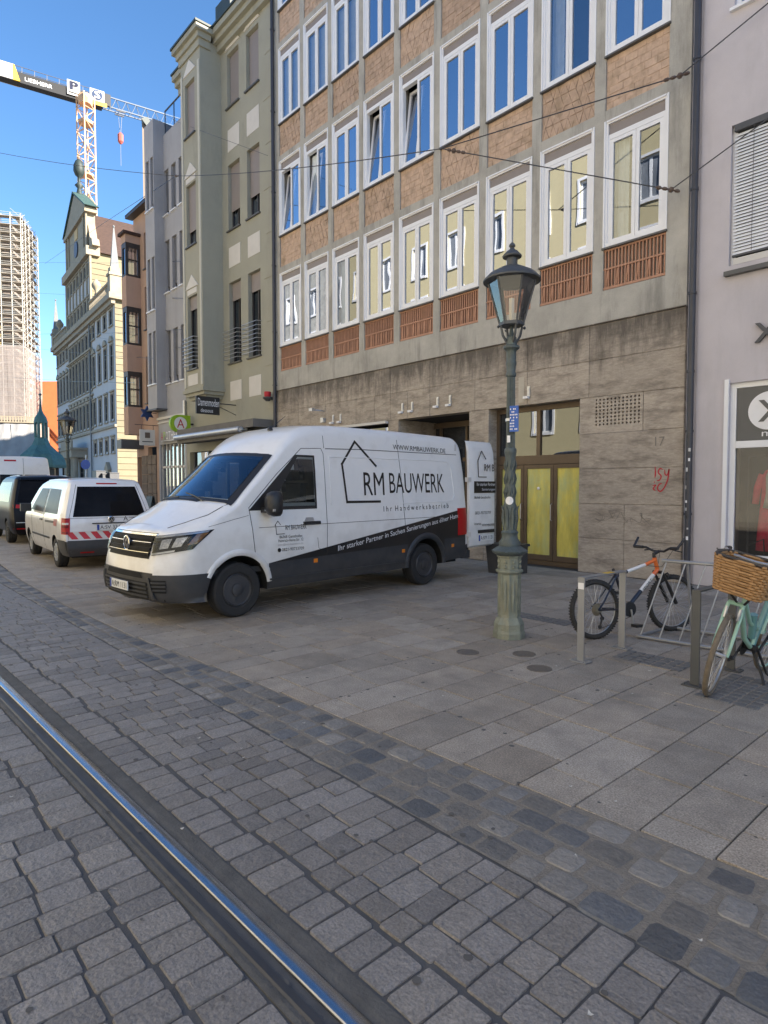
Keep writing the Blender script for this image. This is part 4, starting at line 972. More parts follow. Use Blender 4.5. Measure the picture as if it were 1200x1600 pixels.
# ================================================================== TOWN HALL
def gpt(px, d):       # point on the ground plane below pixel column px at view depth d
    p = at(px, 758, d); return Vector((p.x, p.y, 0))
A_ = gpt(184, 100); B_ = gpt(92.5, 139)
U = (B_ - A_); LT = U.length; U.normalize(); NI = Vector((U.y, -U.x, 0))
if NI.dot(A_) < 0: NI = -NI                       # inwards, away from the viewer
th_ = thing('town_hall', 'large pale renaissance town hall with gable, obelisks and rows of windows', 'building', A_)
M['thwall'] = mat('bluish white render', (.46, .455, .45), .9, var=.06, vscale=.5); M['thstone'] = mat('warm limestone', (.30, .255, .185), .85, var=.2, vscale=.8); M['thyel'] = mat('cream yellow render', (.22, .19, .12), .9, var=.05, vscale=.5)
M['thobel'] = mat('pale lead obelisk', (.16, .17, .175), .6, metal=.0, var=.2); M['dkbronze'] = mat('dark bronze finial', (.02, .032, .029), .6, var=.3, vscale=3); M['thquoin'] = mat('yellow quoin', (.20, .172, .11), .85, var=.08, vscale=1, rnd=.08); M['thwin'] = mat('dark town hall pane', (.022, .023, .026), .6, spec=.0)
def tp(s, z, d=0.): return A_ + U * s + NI * d + Vector((0, 0, z))
def tbox(b, s0, s1, z0, z1, d0, d1):
    b.add([tp(s0, z0, d0), tp(s1, z0, d0), tp(s1, z0, d1), tp(s0, z0, d1), tp(s0, z1, d0), tp(s1, z1, d0), tp(s1, z1, d1), tp(s0, z1, d1)], [(0,3,2,1),(4,5,6,7),(0,1,5,4),(1,2,6,5),(2,3,7,6),(3,0,4,7)]); return b
m0, m1 = .31 * LT, .73 * LT
WINW = 1.85
wing_r = [.045 * LT + i * (.245 * LT) / 3 for i in range(4)]; wing_l = [.765 * LT + i * (.2 * LT) / 3 for i in range(4)]
mid = [m0 + (m1 - m0) * (i + .5) / 7 for i in range(7)]
rows = [(27.6, 29.8), (19.3, 24.3), (12.4, 16.4), (7.2, 9.2)]
H = []
for s in wing_r + wing_l:
    for z0, z1 in rows: H.append((s - WINW / 2, s + WINW / 2, z0, z1, 'wing'))
for s in mid:
    for z0, z1 in ((26.3, 29.0), (19.0, 25.2), (12.2, 16.6), (33.2, 35.2), (39.4, 41.4)): H.append((s - WINW / 2, s + WINW / 2, z0, z1, 'mid'))
for s in (wing_r[0] + 1.4, wing_r[2] + 1.2): H.append((s - .7, s + .7, .3, 3.2, 'low'))
H.append(((m0 + m1) / 2 - 1.6, (m0 + m1) / 2 + 1.6, .2, 6.0, 'low'))
b = MB(); hs = [h[:4] for h in H]
wall_holes(b, A_, U, NI, (0, m0), (0, 31.0), [h for h in hs if h[1] < m0], .13)
wall_holes(b, A_, U, NI, (m1, LT), (0, 31.0), [h for h in hs if h[0] > m1], .13)
wall_holes(b, A_, U, NI, (m0, m1), (0, 43.0), [h for h in hs if m0 < h[0] < m1], .13)
b.build('front_wall', M['thwall'], th_)
b = MB(); tbox(b, .01, LT - .01, 0, 30.9, 1.2, 33); tbox(b, m0 + .01, m1 - .01, 31, 42.9, 1.2, 33); b.build('body', M['thyel'], th_)
b = MB(); b.quad(tp(0, 0), tp(0, 31), tp(0, 31, 33), tp(0, 0, 33)); b.quad(tp(m0, 31), tp(m0, 43), tp(m0, 43, 33), tp(m0, 31, 33)); b.build('side_wall', M['thyel'], th_)
for h in H:
    W_ = window(th_, A_, U, NI, *h[:4], .13, M['brown_dk'], M['thwin'], 1, 2 if h[3] - h[2] > 3 else 1, None, None, .12)
    q = MB(); e = .22
    tbox(q, h[0] - e, h[0] - .005, h[2] - .3, h[3] + .3, -.12, -.003); tbox(q, h[1] + .005, h[1] + e, h[2] - .3, h[3] + .3, -.12, -.003); tbox(q, h[0] - .004, h[1] + .004, h[3] + .005, h[3] + .3, -.12, -.003); tbox(q, h[0] - e - .1, h[1] + e + .1, h[2] - .45, h[2] - .301, -.25, -.003)
    if h[4] != 'low' and 18 < h[2] < 20 and h[4] == 'wing' or (h[4] == 'mid' and 12 < h[2] < 13):
        q.prism([tp(h[0] - e - .15, h[3] + .5, -.3)] + [tp(h[0] - e - .15 + (h[1] - h[0] + 2 * e + .3) * (i / 6), h[3] + .5 + .95 * sin(pi * i / 6), -.3) for i in range(1, 6)] + [tp(h[1] + e + .15, h[3] + .5, -.3)], NI * .295)
    elif h[4] != 'low': tbox(q, h[0] - e - .1, h[1] + e + .1, h[3] + .35, h[3] + .6, -.28, -.003)
    q.build('surround', M['thstone'], W_)
b = MB()
tbox(b, -.9, LT + .9, 31.0, 31.9, -1.0, 33); tbox(b, -.5, LT + .5, 30.3, 30.997, -.6, 0 - .003)
tbox(b, m0 - .7, m1 + .7, 42.2, 43.7, -.9, 1.4); tbox(b, -.25, LT + .25, 11.0, 11.4, -.35, -.004); tbox(b, m0 - .2, m1 + .2, 25.75, 26.1, -.5, -.004); tbox(b, m0 - .3, m1 + .3, 17.7, 18.0, -.3, -.004)
for s in (m0, m1): tbox(b, s - .5, s + .5, 31.91, 42.19, -.3, -.005)
for i in range(1, 7):
    s = m0 + (m1 - m0) * i / 7; tbox(b, s - .32, s + .32, 31.92, 42.18, -.22, -.006)
b.build('cornice', M['thstone'], th_)
q = MB()
for s in mid: tbox(q, s - .8, s + .8, 35.8, 39.0, -.06, -.004)
q.build('white_panel', M['thwall'], th_)
# balustrade + corner pedestals and obelisks
for s0, s1 in ((0, m0 - .2), (m1 + .2, LT)):
    b = MB(); tbox(b, s0, s1, 31.91, 32.3, -.6, -.2); tbox(b, s0, s1, 33.7, 34.0, -.65, -.15); n = int((s1 - s0) / .75)
    for i in range(n): c_ = tp(s0 + (i + .5) * (s1 - s0) / n, 0, -.4); b.lathe([(.12, 32.3), (.24, 32.8), (.12, 33.5), (.16, 33.7)], 6, (c_.x, c_.y, 0))
    b.build('balustrade', M['thstone'], th_)
for s in (.0, LT):
    b = MB(); tbox(b, s - .8, s + .8, 31.92, 34.6, -.8, .9); tbox(b, s - .95, s + .95, 34.61, 35.0, -.95, 1.05); tbox(b, s - .7, s + .7, 35.01, 35.9, -.7, .8); pd = b.build('pedestal', M['thstone'], th_)
    c_ = tp(s, 0, .1); MB().lathe([(.85, 35.9), (.68, 37.3), (.10, 42.2)], 4, (c_.x, c_.y, 0), rot=.6).lathe([(.05, 42.1), (.2, 42.35), (.05, 42.6)], 8, (c_.x, c_.y, 0)).build('obelisk', M['thobel'], pd)
for s in (.2 * LT, .86 * LT):
    c_ = tp(s, 0, -.4); MB().lathe([(.35, 34.0), (.2, 34.6), (.75, 35.3), (.75, 35.8), (.2, 36.6)], 10, (c_.x, c_.y, 0)).build('ball_finial', M['thstone'], th_, smooth=True)
# quoins on the sunlit side of wing and middle block
for j in range(31):
    z0 = .2 + j * .985; L_ = 6.2 if j % 2 else 4.6
    q = MB(); tbox(q, -.10, -.004, z0 + .04, z0 + .93, .02, L_); q.build('quoin', M['thquoin'], th_)
for j in range(10):
    z0 = 32.1 + j * 1.0; L_ = 5.6 if j % 3 else 4.4
    q = MB(); tbox(q, m0 - .10, m0 - .004, z0 + .04, z0 + .95, .02, L_); q.build('quoin', M['thquoin'], th_)
q = MB(); tbox(q, m0 - .1, m0 - .01, 36, 38.4, 12.4, 14); q.build('side_window', M['thwin'], th_)
# roof of the middle block and gable with clock
rz = 53.5; mm = (m0 + m1) / 2
b = MB(); b.prism([tp(m0 - .6, 42.92, 1.45), tp(m1 + .6, 42.92, 1.45), tp(mm, rz, 1.45)], NI * 33); b.build('roof', M['rooftile'], th_)
b = MB(); g0, g1 = m0 + .08 * (m1 - m0), m1 - .08 * (m1 - m0)
tbox(b, g0, g1, 43.71, 50.2, -.2, 1.2); tbox(b, g0 - .8, g1 + .8, 50.21, 51.0, -.7, 1.4)
for s in (g0, g0 + 2.2, g1 - 2.2, g1): tbox(b, s - .35, s + .35, 43.72, 50.2, -.45, -.205)
b.prism([tp(g0 - .8, 51.01, -.5), tp(g1 + .8, 51.01, -.5), tp(mm, 56.3, -.5)], NI * 1.9)
for sg_, s in ((-1, g0), (1, g1)):
    b.prism([tp(s, 43.72, .0), tp(s + sg_ * 3.2, 43.72, .0), tp(s + sg_ * 2.7, 44.9, .0), tp(s + sg_ * 1.3, 45.6, 0), tp(s + sg_ * .5, 47.4, 0), tp(s, 48.3, 0)], NI * 1.2)
gbl = b.build('gable', M['thstone'], th_)
b = MB()
for sg_, s in ((-1, g0 - 1.1), (1, g1 + 1.1)): b.add([tp(s, 51.0, -.8), tp(mm, 56.6, -.8), tp(mm, 56.95, -.8), tp(s + sg_ * .3, 51.1, -.8), tp(s, 51.0, 1.6), tp(mm, 56.6, 1.6), tp(mm, 56.95, 1.6), tp(s + sg_ * .3, 51.1, 1.6)], [(0,1,2,3),(7,6,5,4),(0,4,5,1),(3,2,6,7),(0,3,7,4)])
b.build('gable_cap', M['copper'], gbl)
q = MB(); c_ = tp(mm, 46.2, -.3)
ring = [[c_ + U * (r_ * cos(t)) + Vector((0, 0, r_ * sin(t))) + NI * d_ for t in [2 * pi * i / 24 for i in range(25)]] for r_, d_ in ((1.5, 0), (1.5, -.1), (.01, -.12))]
q.grid(ring); q.build('clock_face', mat('dark blue clock', (.05, .06, .10), .5), gbl)
q = MB(); tbox(q, mm - 1.2, mm + 1.2, 48.0, 49.9, -.3, -.21); q.build('gilded_panel', mat('gilded panel', (.55, .35, .12), .6), gbl)
c_ = tp(mm, 0, .5); b = MB(); X_, Y_ = c_.x, c_.y
b.lathe([(.9, 56.4), (.5, 57.0), (.35, 57.8), (.8, 58.3), (.25, 58.9), (.25, 59.8), (.7, 60.2), (1.0, 61.0), (.95, 61.9), (.6, 62.8), (.1, 63.3)], 12, (X_, Y_, 0)); b.build('pine_cone_finial', M['dkbronze'], th_, smooth=True)
# portal with columns and balcony
b = MB()
for s in (mm - 4.2, mm - 2.4, mm + 2.4, mm + 4.2): c_ = tp(s, 0, -2.0); b.lathe([(.62, 0), (.6, .4), (.5, .5), (.45, 6.4), (.6, 6.8)], 10, (c_.x, c_.y, 0))
tbox(b, mm - 5, mm + 5, 6.81, 8.2, -2.8, -.01); tbox(b, mm - 5.2, mm + 5.2, 8.21, 8.6, -3.0, -.01); tbox(b, mm - 5, mm + 5, 8.61, 9.9, -2.8, -2.5); b.build('portal', M['thstone'], th_)
c_ = tp(.33 * LT, 0, -.3); MB().tube([(c_.x, c_.y, 0), (c_.x, c_.y, 31)], .15, 6).build('downpipe', M['thobel'], th_)
q = MB()
for s in (.10 * LT,): tbox(q, s - 1.0, s + 1.0, 3.3, 4.2, -.5, -.004); q.prism([tp(s - 1.3, 4.21, -.6), tp(s + 1.3, 4.21, -.6), tp(s, 5.5, -.6)], NI * .59)
q.build('door_pediment', M['thstone'], th_)
# ================================================================== SCAFFOLDED TOWER
TD = 165.0
T0 = gpt(42, TD); F2 = Vector((FWD.x, FWD.y, 0)).normalized(); TN = F2 * cos(.28) - RGT * sin(.28); TU = -(RGT * cos(.28) + F2 * sin(.28))
tw = thing('church_tower', 'tall church tower wrapped in scaffolding and pale netting', 'tower', T0)
TP = lambda s, z, d=0.: T0 + TU * s + TN * d + Vector((0, 0, z))
b = MB(); M['twstone'] = mat('dim tower stone', (.30, .25, .22), .9, var=.35, vscale=.35)
def Tbox(b, s0, s1, z0, z1, d0, d1):
    b.add([TP(s0, z0, d0), TP(s1, z0, d0), TP(s1, z0, d1), TP(s0, z0, d1), TP(s0, z1, d0), TP(s1, z1, d0), TP(s1, z1, d1), TP(s0, z1, d1)], [(0,3,2,1),(4,5,6,7),(0,1,5,4),(1,2,6,5),(2,3,7,6),(3,0,4,7)]); return b
Tbox(b, 2.2, 17, 0, 70, 2.2, 15)
for k in range(12): Tbox(b, 1.9, 17, 8 + k * 5.2, 8.5 + k * 5.2, 1.9, 14)
b.build('shaft', M['twstone'], tw)
q = MB()
for k in range(10):
    for s in (7.0, 11.5): Tbox(MB(), s, s + 2.0, 12 + k * 5.7, 15.2 + k * 5.7, 2.1, 2.19).build('dark_opening', M['room'], tw)
M['pole'] = mat('aluminium scaffold pole', (.45, .43, .39), .5, metal=.2); M['deck'] = mat('timber scaffold deck', (.29, .26, .22), .85, var=.3, vscale=.8); M['yel'] = mat('yellow stair rail', (.62, .45, .12), .6)
sc = thing('scaffolding', 'dense pale scaffolding with decks and stairs climbing the church tower', 'scaffold', T0)
TOP = 72.2; LV = 2.1; nl = int((TOP - 30) / LV); zlv = [TOP - 1.0 - LV * k for k in range(33)]
S_ = [0.0, 2.4, 4.9, 8.5, 12.0, 15.5]
pole = None
def shared(nm, ref, name, m, p0, parent=sc):
    pass
pm = MB().tube([(0, 0, 2), (0, 0, TOP)], .11, 5).mesh('pole', M['pole'])
for i, s in enumerate(S_):
    for d in (0.0, 1.6):
        p = TP(s, 0, d) - T0; obj('pole', pm, sc, loc=p)
for d in (4.0, 7.6, 11.2, 14.8, 17.0):
    for s in (-.1, 1.5): obj('pole', pm, sc, loc=TP(s, 0, d) - T0)
dk = MB(); A0 = T0
for (s0, s1, z0) in ((-.3, 16, 0),):
    o_ = TP(0, 0) ; 
    for sgm in ((-.2, 16.0, -.15, 1.7), (-.2, 1.6, 1.71, 17.0)): Tbox(dk, sgm[0], sgm[1], 0, .16, sgm[2], sgm[3])
    dk.v = [tuple(Vector(v) - T0) for v in dk.v]
dm = dk.mesh('deck', M['deck'])
rl = MB()
for hh in (.5, 1.0): rl.tube([TP(-.2, hh, -.12) - T0, TP(16, hh, -.12) - T0], .05, 4)
for hh in (.5, 1.0): rl.tube([TP(-.25, hh, -.12) - T0, TP(-.25, hh, 17) - T0], .05, 4)
rm = rl.mesh('guard_rail', M['pole'])
bms = [MB().bar(TP(*p_) - T0, TP(*q_) - T0, .08, .08).mesh('brace', M['pole']) for p_, q_ in [((8.6, .1, -.1), (11.9, 2.0, -.1)), ((12.1, 2.0, -.1), (15.4, .1, -.1)), ((.1, .1, -.1), (2.3, 2.0, -.1))] + [((-.2, .1, d), (-.2, 2.0, d + 3.5)) for d in (0, 4, 7.6, 11.2)]]
stg = MB(); stg.bar(TP(8.3, .1, -.3) - T0, TP(5.1, 2.2, -.3) - T0, .1, .34); sm_ = stg.mesh('stair', M['pole'])
st2 = MB()
for o_ in (.55, .95): st2.bar(TP(8.3, .1 + o_, -.33) - T0, TP(5.1, 2.2 + o_, -.33) - T0, .08, .10)
sm2 = st2.mesh('stair_rail', M['yel'])
for z in zlv:
    if z < 3: break
    obj('deck', dm, sc, loc=(0, 0, z)); obj('guard_rail', rm, sc, loc=(0, 0, z)); 
    if z > 28: [obj('brace', m_, sc, loc=(0, 0, z)) for m_ in bms]; obj('stair', sm_, sc, loc=(0, 0, z)); obj('stair_rail', sm2, sc, loc=(0, 0, z))
# netting on the lower part, then white sheeting round the base
M['net'] = mat('pale pinkish netting', (.34, .295, .275), .9, var=.16, vscale=.25, alpha=.55); M['sheet'] = mat('white sheeting', (.34, .335, .33), .8, var=.18, vscale=.3, bump=.5, bscale=.6)
for j in range(4):
    s0 = -.4 + j * 4.2; q = [[TP(s0 + 4.15 * i / 6, 18 + 20 * k / 8, -.45 + .03 * sin(i * 1.7 + k)) for k in range(9)] for i in range(7)]
    MB().grid(q).build('netting', M['net'], sc)
for (s0, s1, z0, z1, dd) in ((-3.6, 3, 2, 17.6, -1.6), (3.02, 9, 2, 17.6, -1.4), (9.02, 16, 2, 17.8, -1.5)):
    q = [[TP(s0 + (s1 - s0) * i / 10, z0 + (z1 - z0) * k / 10, dd + .25 * sin(i * 1.3 + k * .9)) for k in range(11)] for i in range(11)]
    MB().grid(q).build('sheeting', M['sheet'], sc, smooth=True)
q = [[TP(-.5 - .03 * sin(i + k), 18 + 20 * k / 8, -.4 + 17.4 * i / 8) for k in range(9)] for i in range(9)]; MB().grid(q).build('netting', M['net'], sc)
q = MB(); Tbox(q, -3.6, 16, 17.9, 18.2, -1.7, 1); Tbox(q, -3.6, 16, 19.4, 19.6, -1.6, -1.4)
for i in range(30): Tbox(q, -3.5 + i * .65, -3.2 + i * .65, 18.21, 19.39, -1.6, -1.4)
q.build('parapet', M['thstone'], tw)
Tb = MB(); Tbox(Tb, -3.5, 16, 0, 17.85, -.9, 10); Tb.build('base', M['twstone'], tw)
# church with orange roof, behind
c0 = gpt(66, 175)
ch = thing('church_nave', 'church nave with steep bright orange tiled roof', 'building', c0)
CP = lambda s, z, d=0.: c0 - RGT.normalized() * s + Vector((FWD.x, FWD.y, 0)).normalized() * d + Vector((0, 0, z))
b = MB(); b.add([CP(-14, 0), CP(6, 0), CP(6, 9), CP(-14, 9), CP(-14, 0, 8), CP(6, 0, 8), CP(6, 9, 8), CP(-14, 9, 8)], [(0,1,2,3),(4,7,6,5),(0,4,5,1),(3,2,6,7),(0,3,7,4),(1,5,6,2)]); b.build('wall', M['thyel'], ch)
b = MB()
for s in (-6.2, -1.6):
    b.prism([CP(s + 1.1 * cos(t), 5.0 + 1.1 * sin(t), -.05) for t in [pi * i / 8 for i in range(9)]] + [CP(s - 1.1, 1.2, -.05), CP(s + 1.1, 1.2, -.05)], Vector((FWD.x, FWD.y, 0)) * .04)
b.build('arched_window', M['room'], ch)
b = MB(); b.add([CP(-14, 9, -.6), CP(6, 9, -.6), CP(6, 32, 8.5), CP(-14, 32, 8.5), CP(-14, 9, 16), CP(6, 9, 16)], [(0, 1, 2, 3), (3, 2, 5, 4), (0, 3, 4), (1, 5, 2)]); b.build('roof', M['orange_roof'], ch)
# ================================================================== COPPER ROOFED KIOSK
KD = 60.0; k0 = gpt(66, KD); M['copper2'] = mat('blue green kiosk copper', (.065, .165, .155), .6, var=.3, vscale=2.5, stain=((.10, .20, .17), 2, .5, .8, (1, 1, .4))); kk = thing('kiosk', 'small pavilion with green copper bell roof and lantern spire', 'pavilion', k0); s = KD / FPX
pz_ = lambda py: CAM_H + (758 - py) * s
cx, cy = k0.x, k0.y
b = MB(); b.lathe([(36 * s, pz_(731)), (36.5 * s, pz_(727)), (34 * s, pz_(718)), (30 * s, pz_(711)), (22 * s, pz_(704)), (14 * s, pz_(696)), (10 * s, pz_(687)), (9.3 * s, pz_(684))], 8, (cx, cy, 0), rot=.2); b.build('roof', M['copper2'], kk)
b = MB()
for j in range(8):
    a = .2 + 2 * pi * j / 8; b.tube([(cx + 8.2 * s * cos(a), cy + 8.2 * s * sin(a), pz_(684)), (cx + 8.2 * s * cos(a), cy + 8.2 * s * sin(a), pz_(661))], 2.0 * s, 6)
b.lathe([(9.5 * s, pz_(686)), (9.5 * s, pz_(684))], 8, (cx, cy, 0), rot=.2); b.build('lantern', M['copper2'], kk)
b = MB(); b.lathe([(9.8 * s, pz_(661.5)), (9.8 * s, pz_(659)), (8.2 * s, pz_(653)), (4.5 * s, pz_(647)), (2.4 * s, pz_(642)), (1.4 * s, pz_(632)), (.9 * s, pz_(618.5)), (.4 * s, pz_(604))], 10, (cx, cy, 0)).lathe([(.3 * s, pz_(620)), (2.6 * s, pz_(617.5)), (.3 * s, pz_(615))], 10, (cx, cy, 0)); b.build('spire', M['copper2'], kk, smooth=True, angle=50)
b = MB()
for j in range(8):
    a = .2 + 2 * pi * (j + .5) / 8; b.tube([(cx + 30 * s * cos(a), cy + 30 * s * sin(a), 0), (cx + 30 * s * cos(a), cy + 30 * s * sin(a), pz_(731))], .09, 6)
b.lathe([(20 * s, 0), (20 * s, pz_(732))], 8, (cx, cy, 0)); b.build('posts', M['brown_dk'], kk)
# ================================================================== TOWER CRANE
CD = 170.0; sC = CD / FPX
c0 = gpt(145.5, CD); cr = thing('tower_crane', 'yellow orange tower crane with black counter jib above the town hall', 'crane', c0)
M['crane'] = mat('faded orange crane steel', (.60, .36, .20), .6, var=.15, vscale=.3); M['cgrey'] = mat('grey blue jib steel', (.10, .13, .18), .5); M['yellowc'] = mat('crane yellow', (.65, .42, .03), .5)
zt = CAM_H + (758 - 166) * sC; hw = 1.55
q = MB(); ca, sa = cos(.35), sin(.35)
cor = [Vector((c0.x + hw * (ca * a - sa * b_), c0.y + hw * (sa * a + ca * b_), 0)) for a, b_ in ((-1, -1), (1, -1), (1, 1), (-1, 1))]
for p in cor: q.tube([p, p + Vector((0, 0, zt))], .20, 4)
z = 30.0; i = 0
while z < zt - 1:
    for a in range(4):
        p, r_ = cor[a], cor[(a + 1) % 4]
        q.bar(p + Vector((0, 0, z)), r_ + Vector((0, 0, z)), .13, .13); q.bar(*((p + Vector((0, 0, z)), r_ + Vector((0, 0, z + 3.1))) if (i + a) % 2 else (r_ + Vector((0, 0, z)), p + Vector((0, 0, z + 3.1)))), .15, .15)
    z += 3.1; i += 1
q.build('mast', M['crane'], cr)
q = MB()
for zz in (zt - 21, zt - 7.5, zt - 35): MB().lathe([(1.9, zz), (1.9, zz + .5)], 8, (c0.x, c0.y, 0)).build('mast_collar', M['crane'], cr)
q.lathe([(1.7, zt - 2.4), (2.0, zt - 1.2), (1.7, zt)], 10, (c0.x, c0.y, 0)); q.build('slewing_ring', M['crane'], cr)
# jib line from the photo: left end nearer, right end further away
JL = at(-6, 117, 158); JM = at(147, 158, CD); JR = at(300, 196, 184)
jd = (JR - JM); jd.z = 0; jd.normalize(); jl = (JL - JM); jl.z = 0; zj = zt + .2
side = Vector((-jd.y, jd.x, 0))
jp = lambda s, z, d=0.: Vector((JM.x, JM.y, 0)) + jd * s + side * d + Vector((0, 0, zj + z))
Lr = (Vector((JR.x, JR.y, 0)) - Vector((JM.x, JM.y, 0))).length; Ll = (Vector((JL.x, JL.y, 0)) - Vector((JM.x, JM.y, 0))).length
q = MB(); hJ = 3.4
for d in (-.9, .9): q.tube([jp(1.5, .3, d), jp(Lr + 20, .3, d)], .2, 4)
q.tube([jp(3.0, hJ, 0), jp(Lr + 20, hJ, 0)], .2, 4)
n = int((Lr + 16) / 2.6)
for i in range(n):
    for d in (-.9, .9): q.bar(jp(3 + i * 2.6, hJ, 0), jp(4.3 + i * 2.6, .3, d), .13, .13); q.bar(jp(4.3 + i * 2.6, .3, d), jp(5.6 + i * 2.6, hJ, 0), .13, .13)
q.build('jib', M['cgrey'], cr)
q = MB(); q.add([jp(s_, z_, d_) for s_ in (-Ll - 8, 2) for z_ in (-.4, 2.2) for d_ in (-1.1, 1.1)], [(0,1,3,2),(4,6,7,5),(0,4,5,1),(2,3,7,6),(0,2,6,4),(1,5,7,3)]); q.build('counter_jib', mat('black counter jib', (.012, .013, .016), .7), cr)
for d in (-1.0, 1.0): 
    q = MB().tube([jp(-Ll, 3.6, d), jp(1, 3.6, d)], .08, 4)
    for i in range(9): q.tube([jp(-i * Ll / 8, 2.2, d), jp(-i * Ll / 8, 3.6, d)], .06, 4)
    q.build('guard_rail', M['dkmetal'], cr)
# ballast block in two colours
fd = -1.2 if jp(0, 0, -1.2).length < jp(0, 0, 1.2).length else 1.2
q = MB(); q.add([jp(s_, z_, d_) for s_ in (-Ll - 6, -Ll + 3.6) for z_ in (-.3, 3.5) for d_ in (-1.5, 1.5)], [(0,1,3,2),(4,6,7,5),(0,4,5,1),(2,3,7,6),(0,2,6,4),(1,5,7,3)]); q.build('ballast', mat('white ballast', (.42, .42, .42), .7), cr)
q = MB(); q.add([jp(-Ll + 3.61, -.3, d_) for d_ in (-1.5, 1.5)] + [jp(-Ll + 5.2, -.3, d_) for d_ in (-1.5, 1.5)] + [jp(-Ll + 4.0, 3.5, d_) for d_ in (-1.5, 1.5)] + [jp(-Ll + 3.61, 3.5, d_) for d_ in (-1.5, 1.5)], [(0,1,3,2),(2,3,5,4),(4,5,7,6),(6,7,1,0),(0,2,4,6),(1,7,5,3)]); q.build('ballast_edge', M['yellowc'], cr)
def board(s0, s1, z0, z1, d, m, nm):
    q = MB(); q.add([jp(s_, z_, d_) for s_ in (s0, s1) for z_ in (z0, z1) for d_ in (d, d * 1.08)], [(0,1,3,2),(4,6,7,5),(0,4,5,1),(2,3,7,6),(0,2,6,4),(1,5,7,3)]); return q.build(nm, m, cr)
fs = 1 if fd > 0 else -1
us = jd.dot(RGT); 
M['signw'] = mat('white sign sheet', (.42, .42, .42), .6)
board(-6.7, -3.6, .2, 4.0, fs * 1.35, M['signw'], 'sign_board'); board(-1.2, 2.4, .6, 3.6, fs * 1.35, M['signw'], 'cab_sign'); board(2.41, 4.0, .2, 3.3, fs * 1.3, M['black'], 'cab'); board(-1.2, 3.0, -.5, .55, fs * 1.4, M['yellowc'], 'cab_floor')
M['navyp'] = mat('navy print', (.012, .018, .06), .7)
for o_ in (0, .22, .42): lettering('sign_lettering', 'P', jp(-6.1 + o_, 1.6, fs * 1.56), jd * 1.7, (0, 0, 2.1), M['navyp'], cr); board(-6.3, -4.0, .75, .95, fs * 1.46, M['anth'], 'sign_underline')
q = MB(); q.grid([[jp(.6 + r_ * cos(t), 2.15 + r_ * sin(t), fs * 1.56) for t in [2 * pi * i / 20 for i in range(21)]] for r_ in (1.3, .01)]); q.build('sign_disc', mat('navy disc', (.012, .035, .10), .7), cr)
for o_ in (0, .2): lettering('sign_lettering', 'S', jp(-.1 + o_, 1.25, fs * 1.66), jd * 1.2, (0, 0, 1.8), M['white'], cr)
lettering('sign_lettering', 'LIEBHERR', jp(-Ll + 6.3, .4, fs * 1.12), jd * 6.2, (0, 0, .95), M['white'], cr)
# end section, trolley and hook
tr = (Vector((at(187, 172, CD + 4).x, at(187, 172, CD + 4).y, 0)) - Vector((JM.x, JM.y, 0))).dot(jd)
q = MB()
for d in (-1.1, 1.1): q.bar(jp(tr - 1.2, -.15, d), jp(tr + 1.2, -.15, d), .25, .3)
q.build('trolley', M['dkmetal'], cr)
hk = jp(tr, 0, 0); zh = CAM_H + (758 - 220) * (CD + 4) / FPX
q = MB(); q.tube([jp(tr - .5, -.2), (hk.x - .3, hk.y, zh + 2)], .05, 4); q.tube([jp(tr + .5, -.2), (hk.x + .3, hk.y, zh + 2)], .05, 4); q.tube([(hk.x, hk.y, zh), (hk.x, hk.y, zh - 7)], .05, 4); q.build('hoist_rope', M['dkmetal'], cr)
q = MB().lathe([(.3, zh - 1.0), (.75, zh - .4), (.8, zh + 1.4), (.3, zh + 2)], 8, (hk.x, hk.y, 0)); q.build('hook_block', mat('faded red hook', (.45, .10, .08), .6), cr)
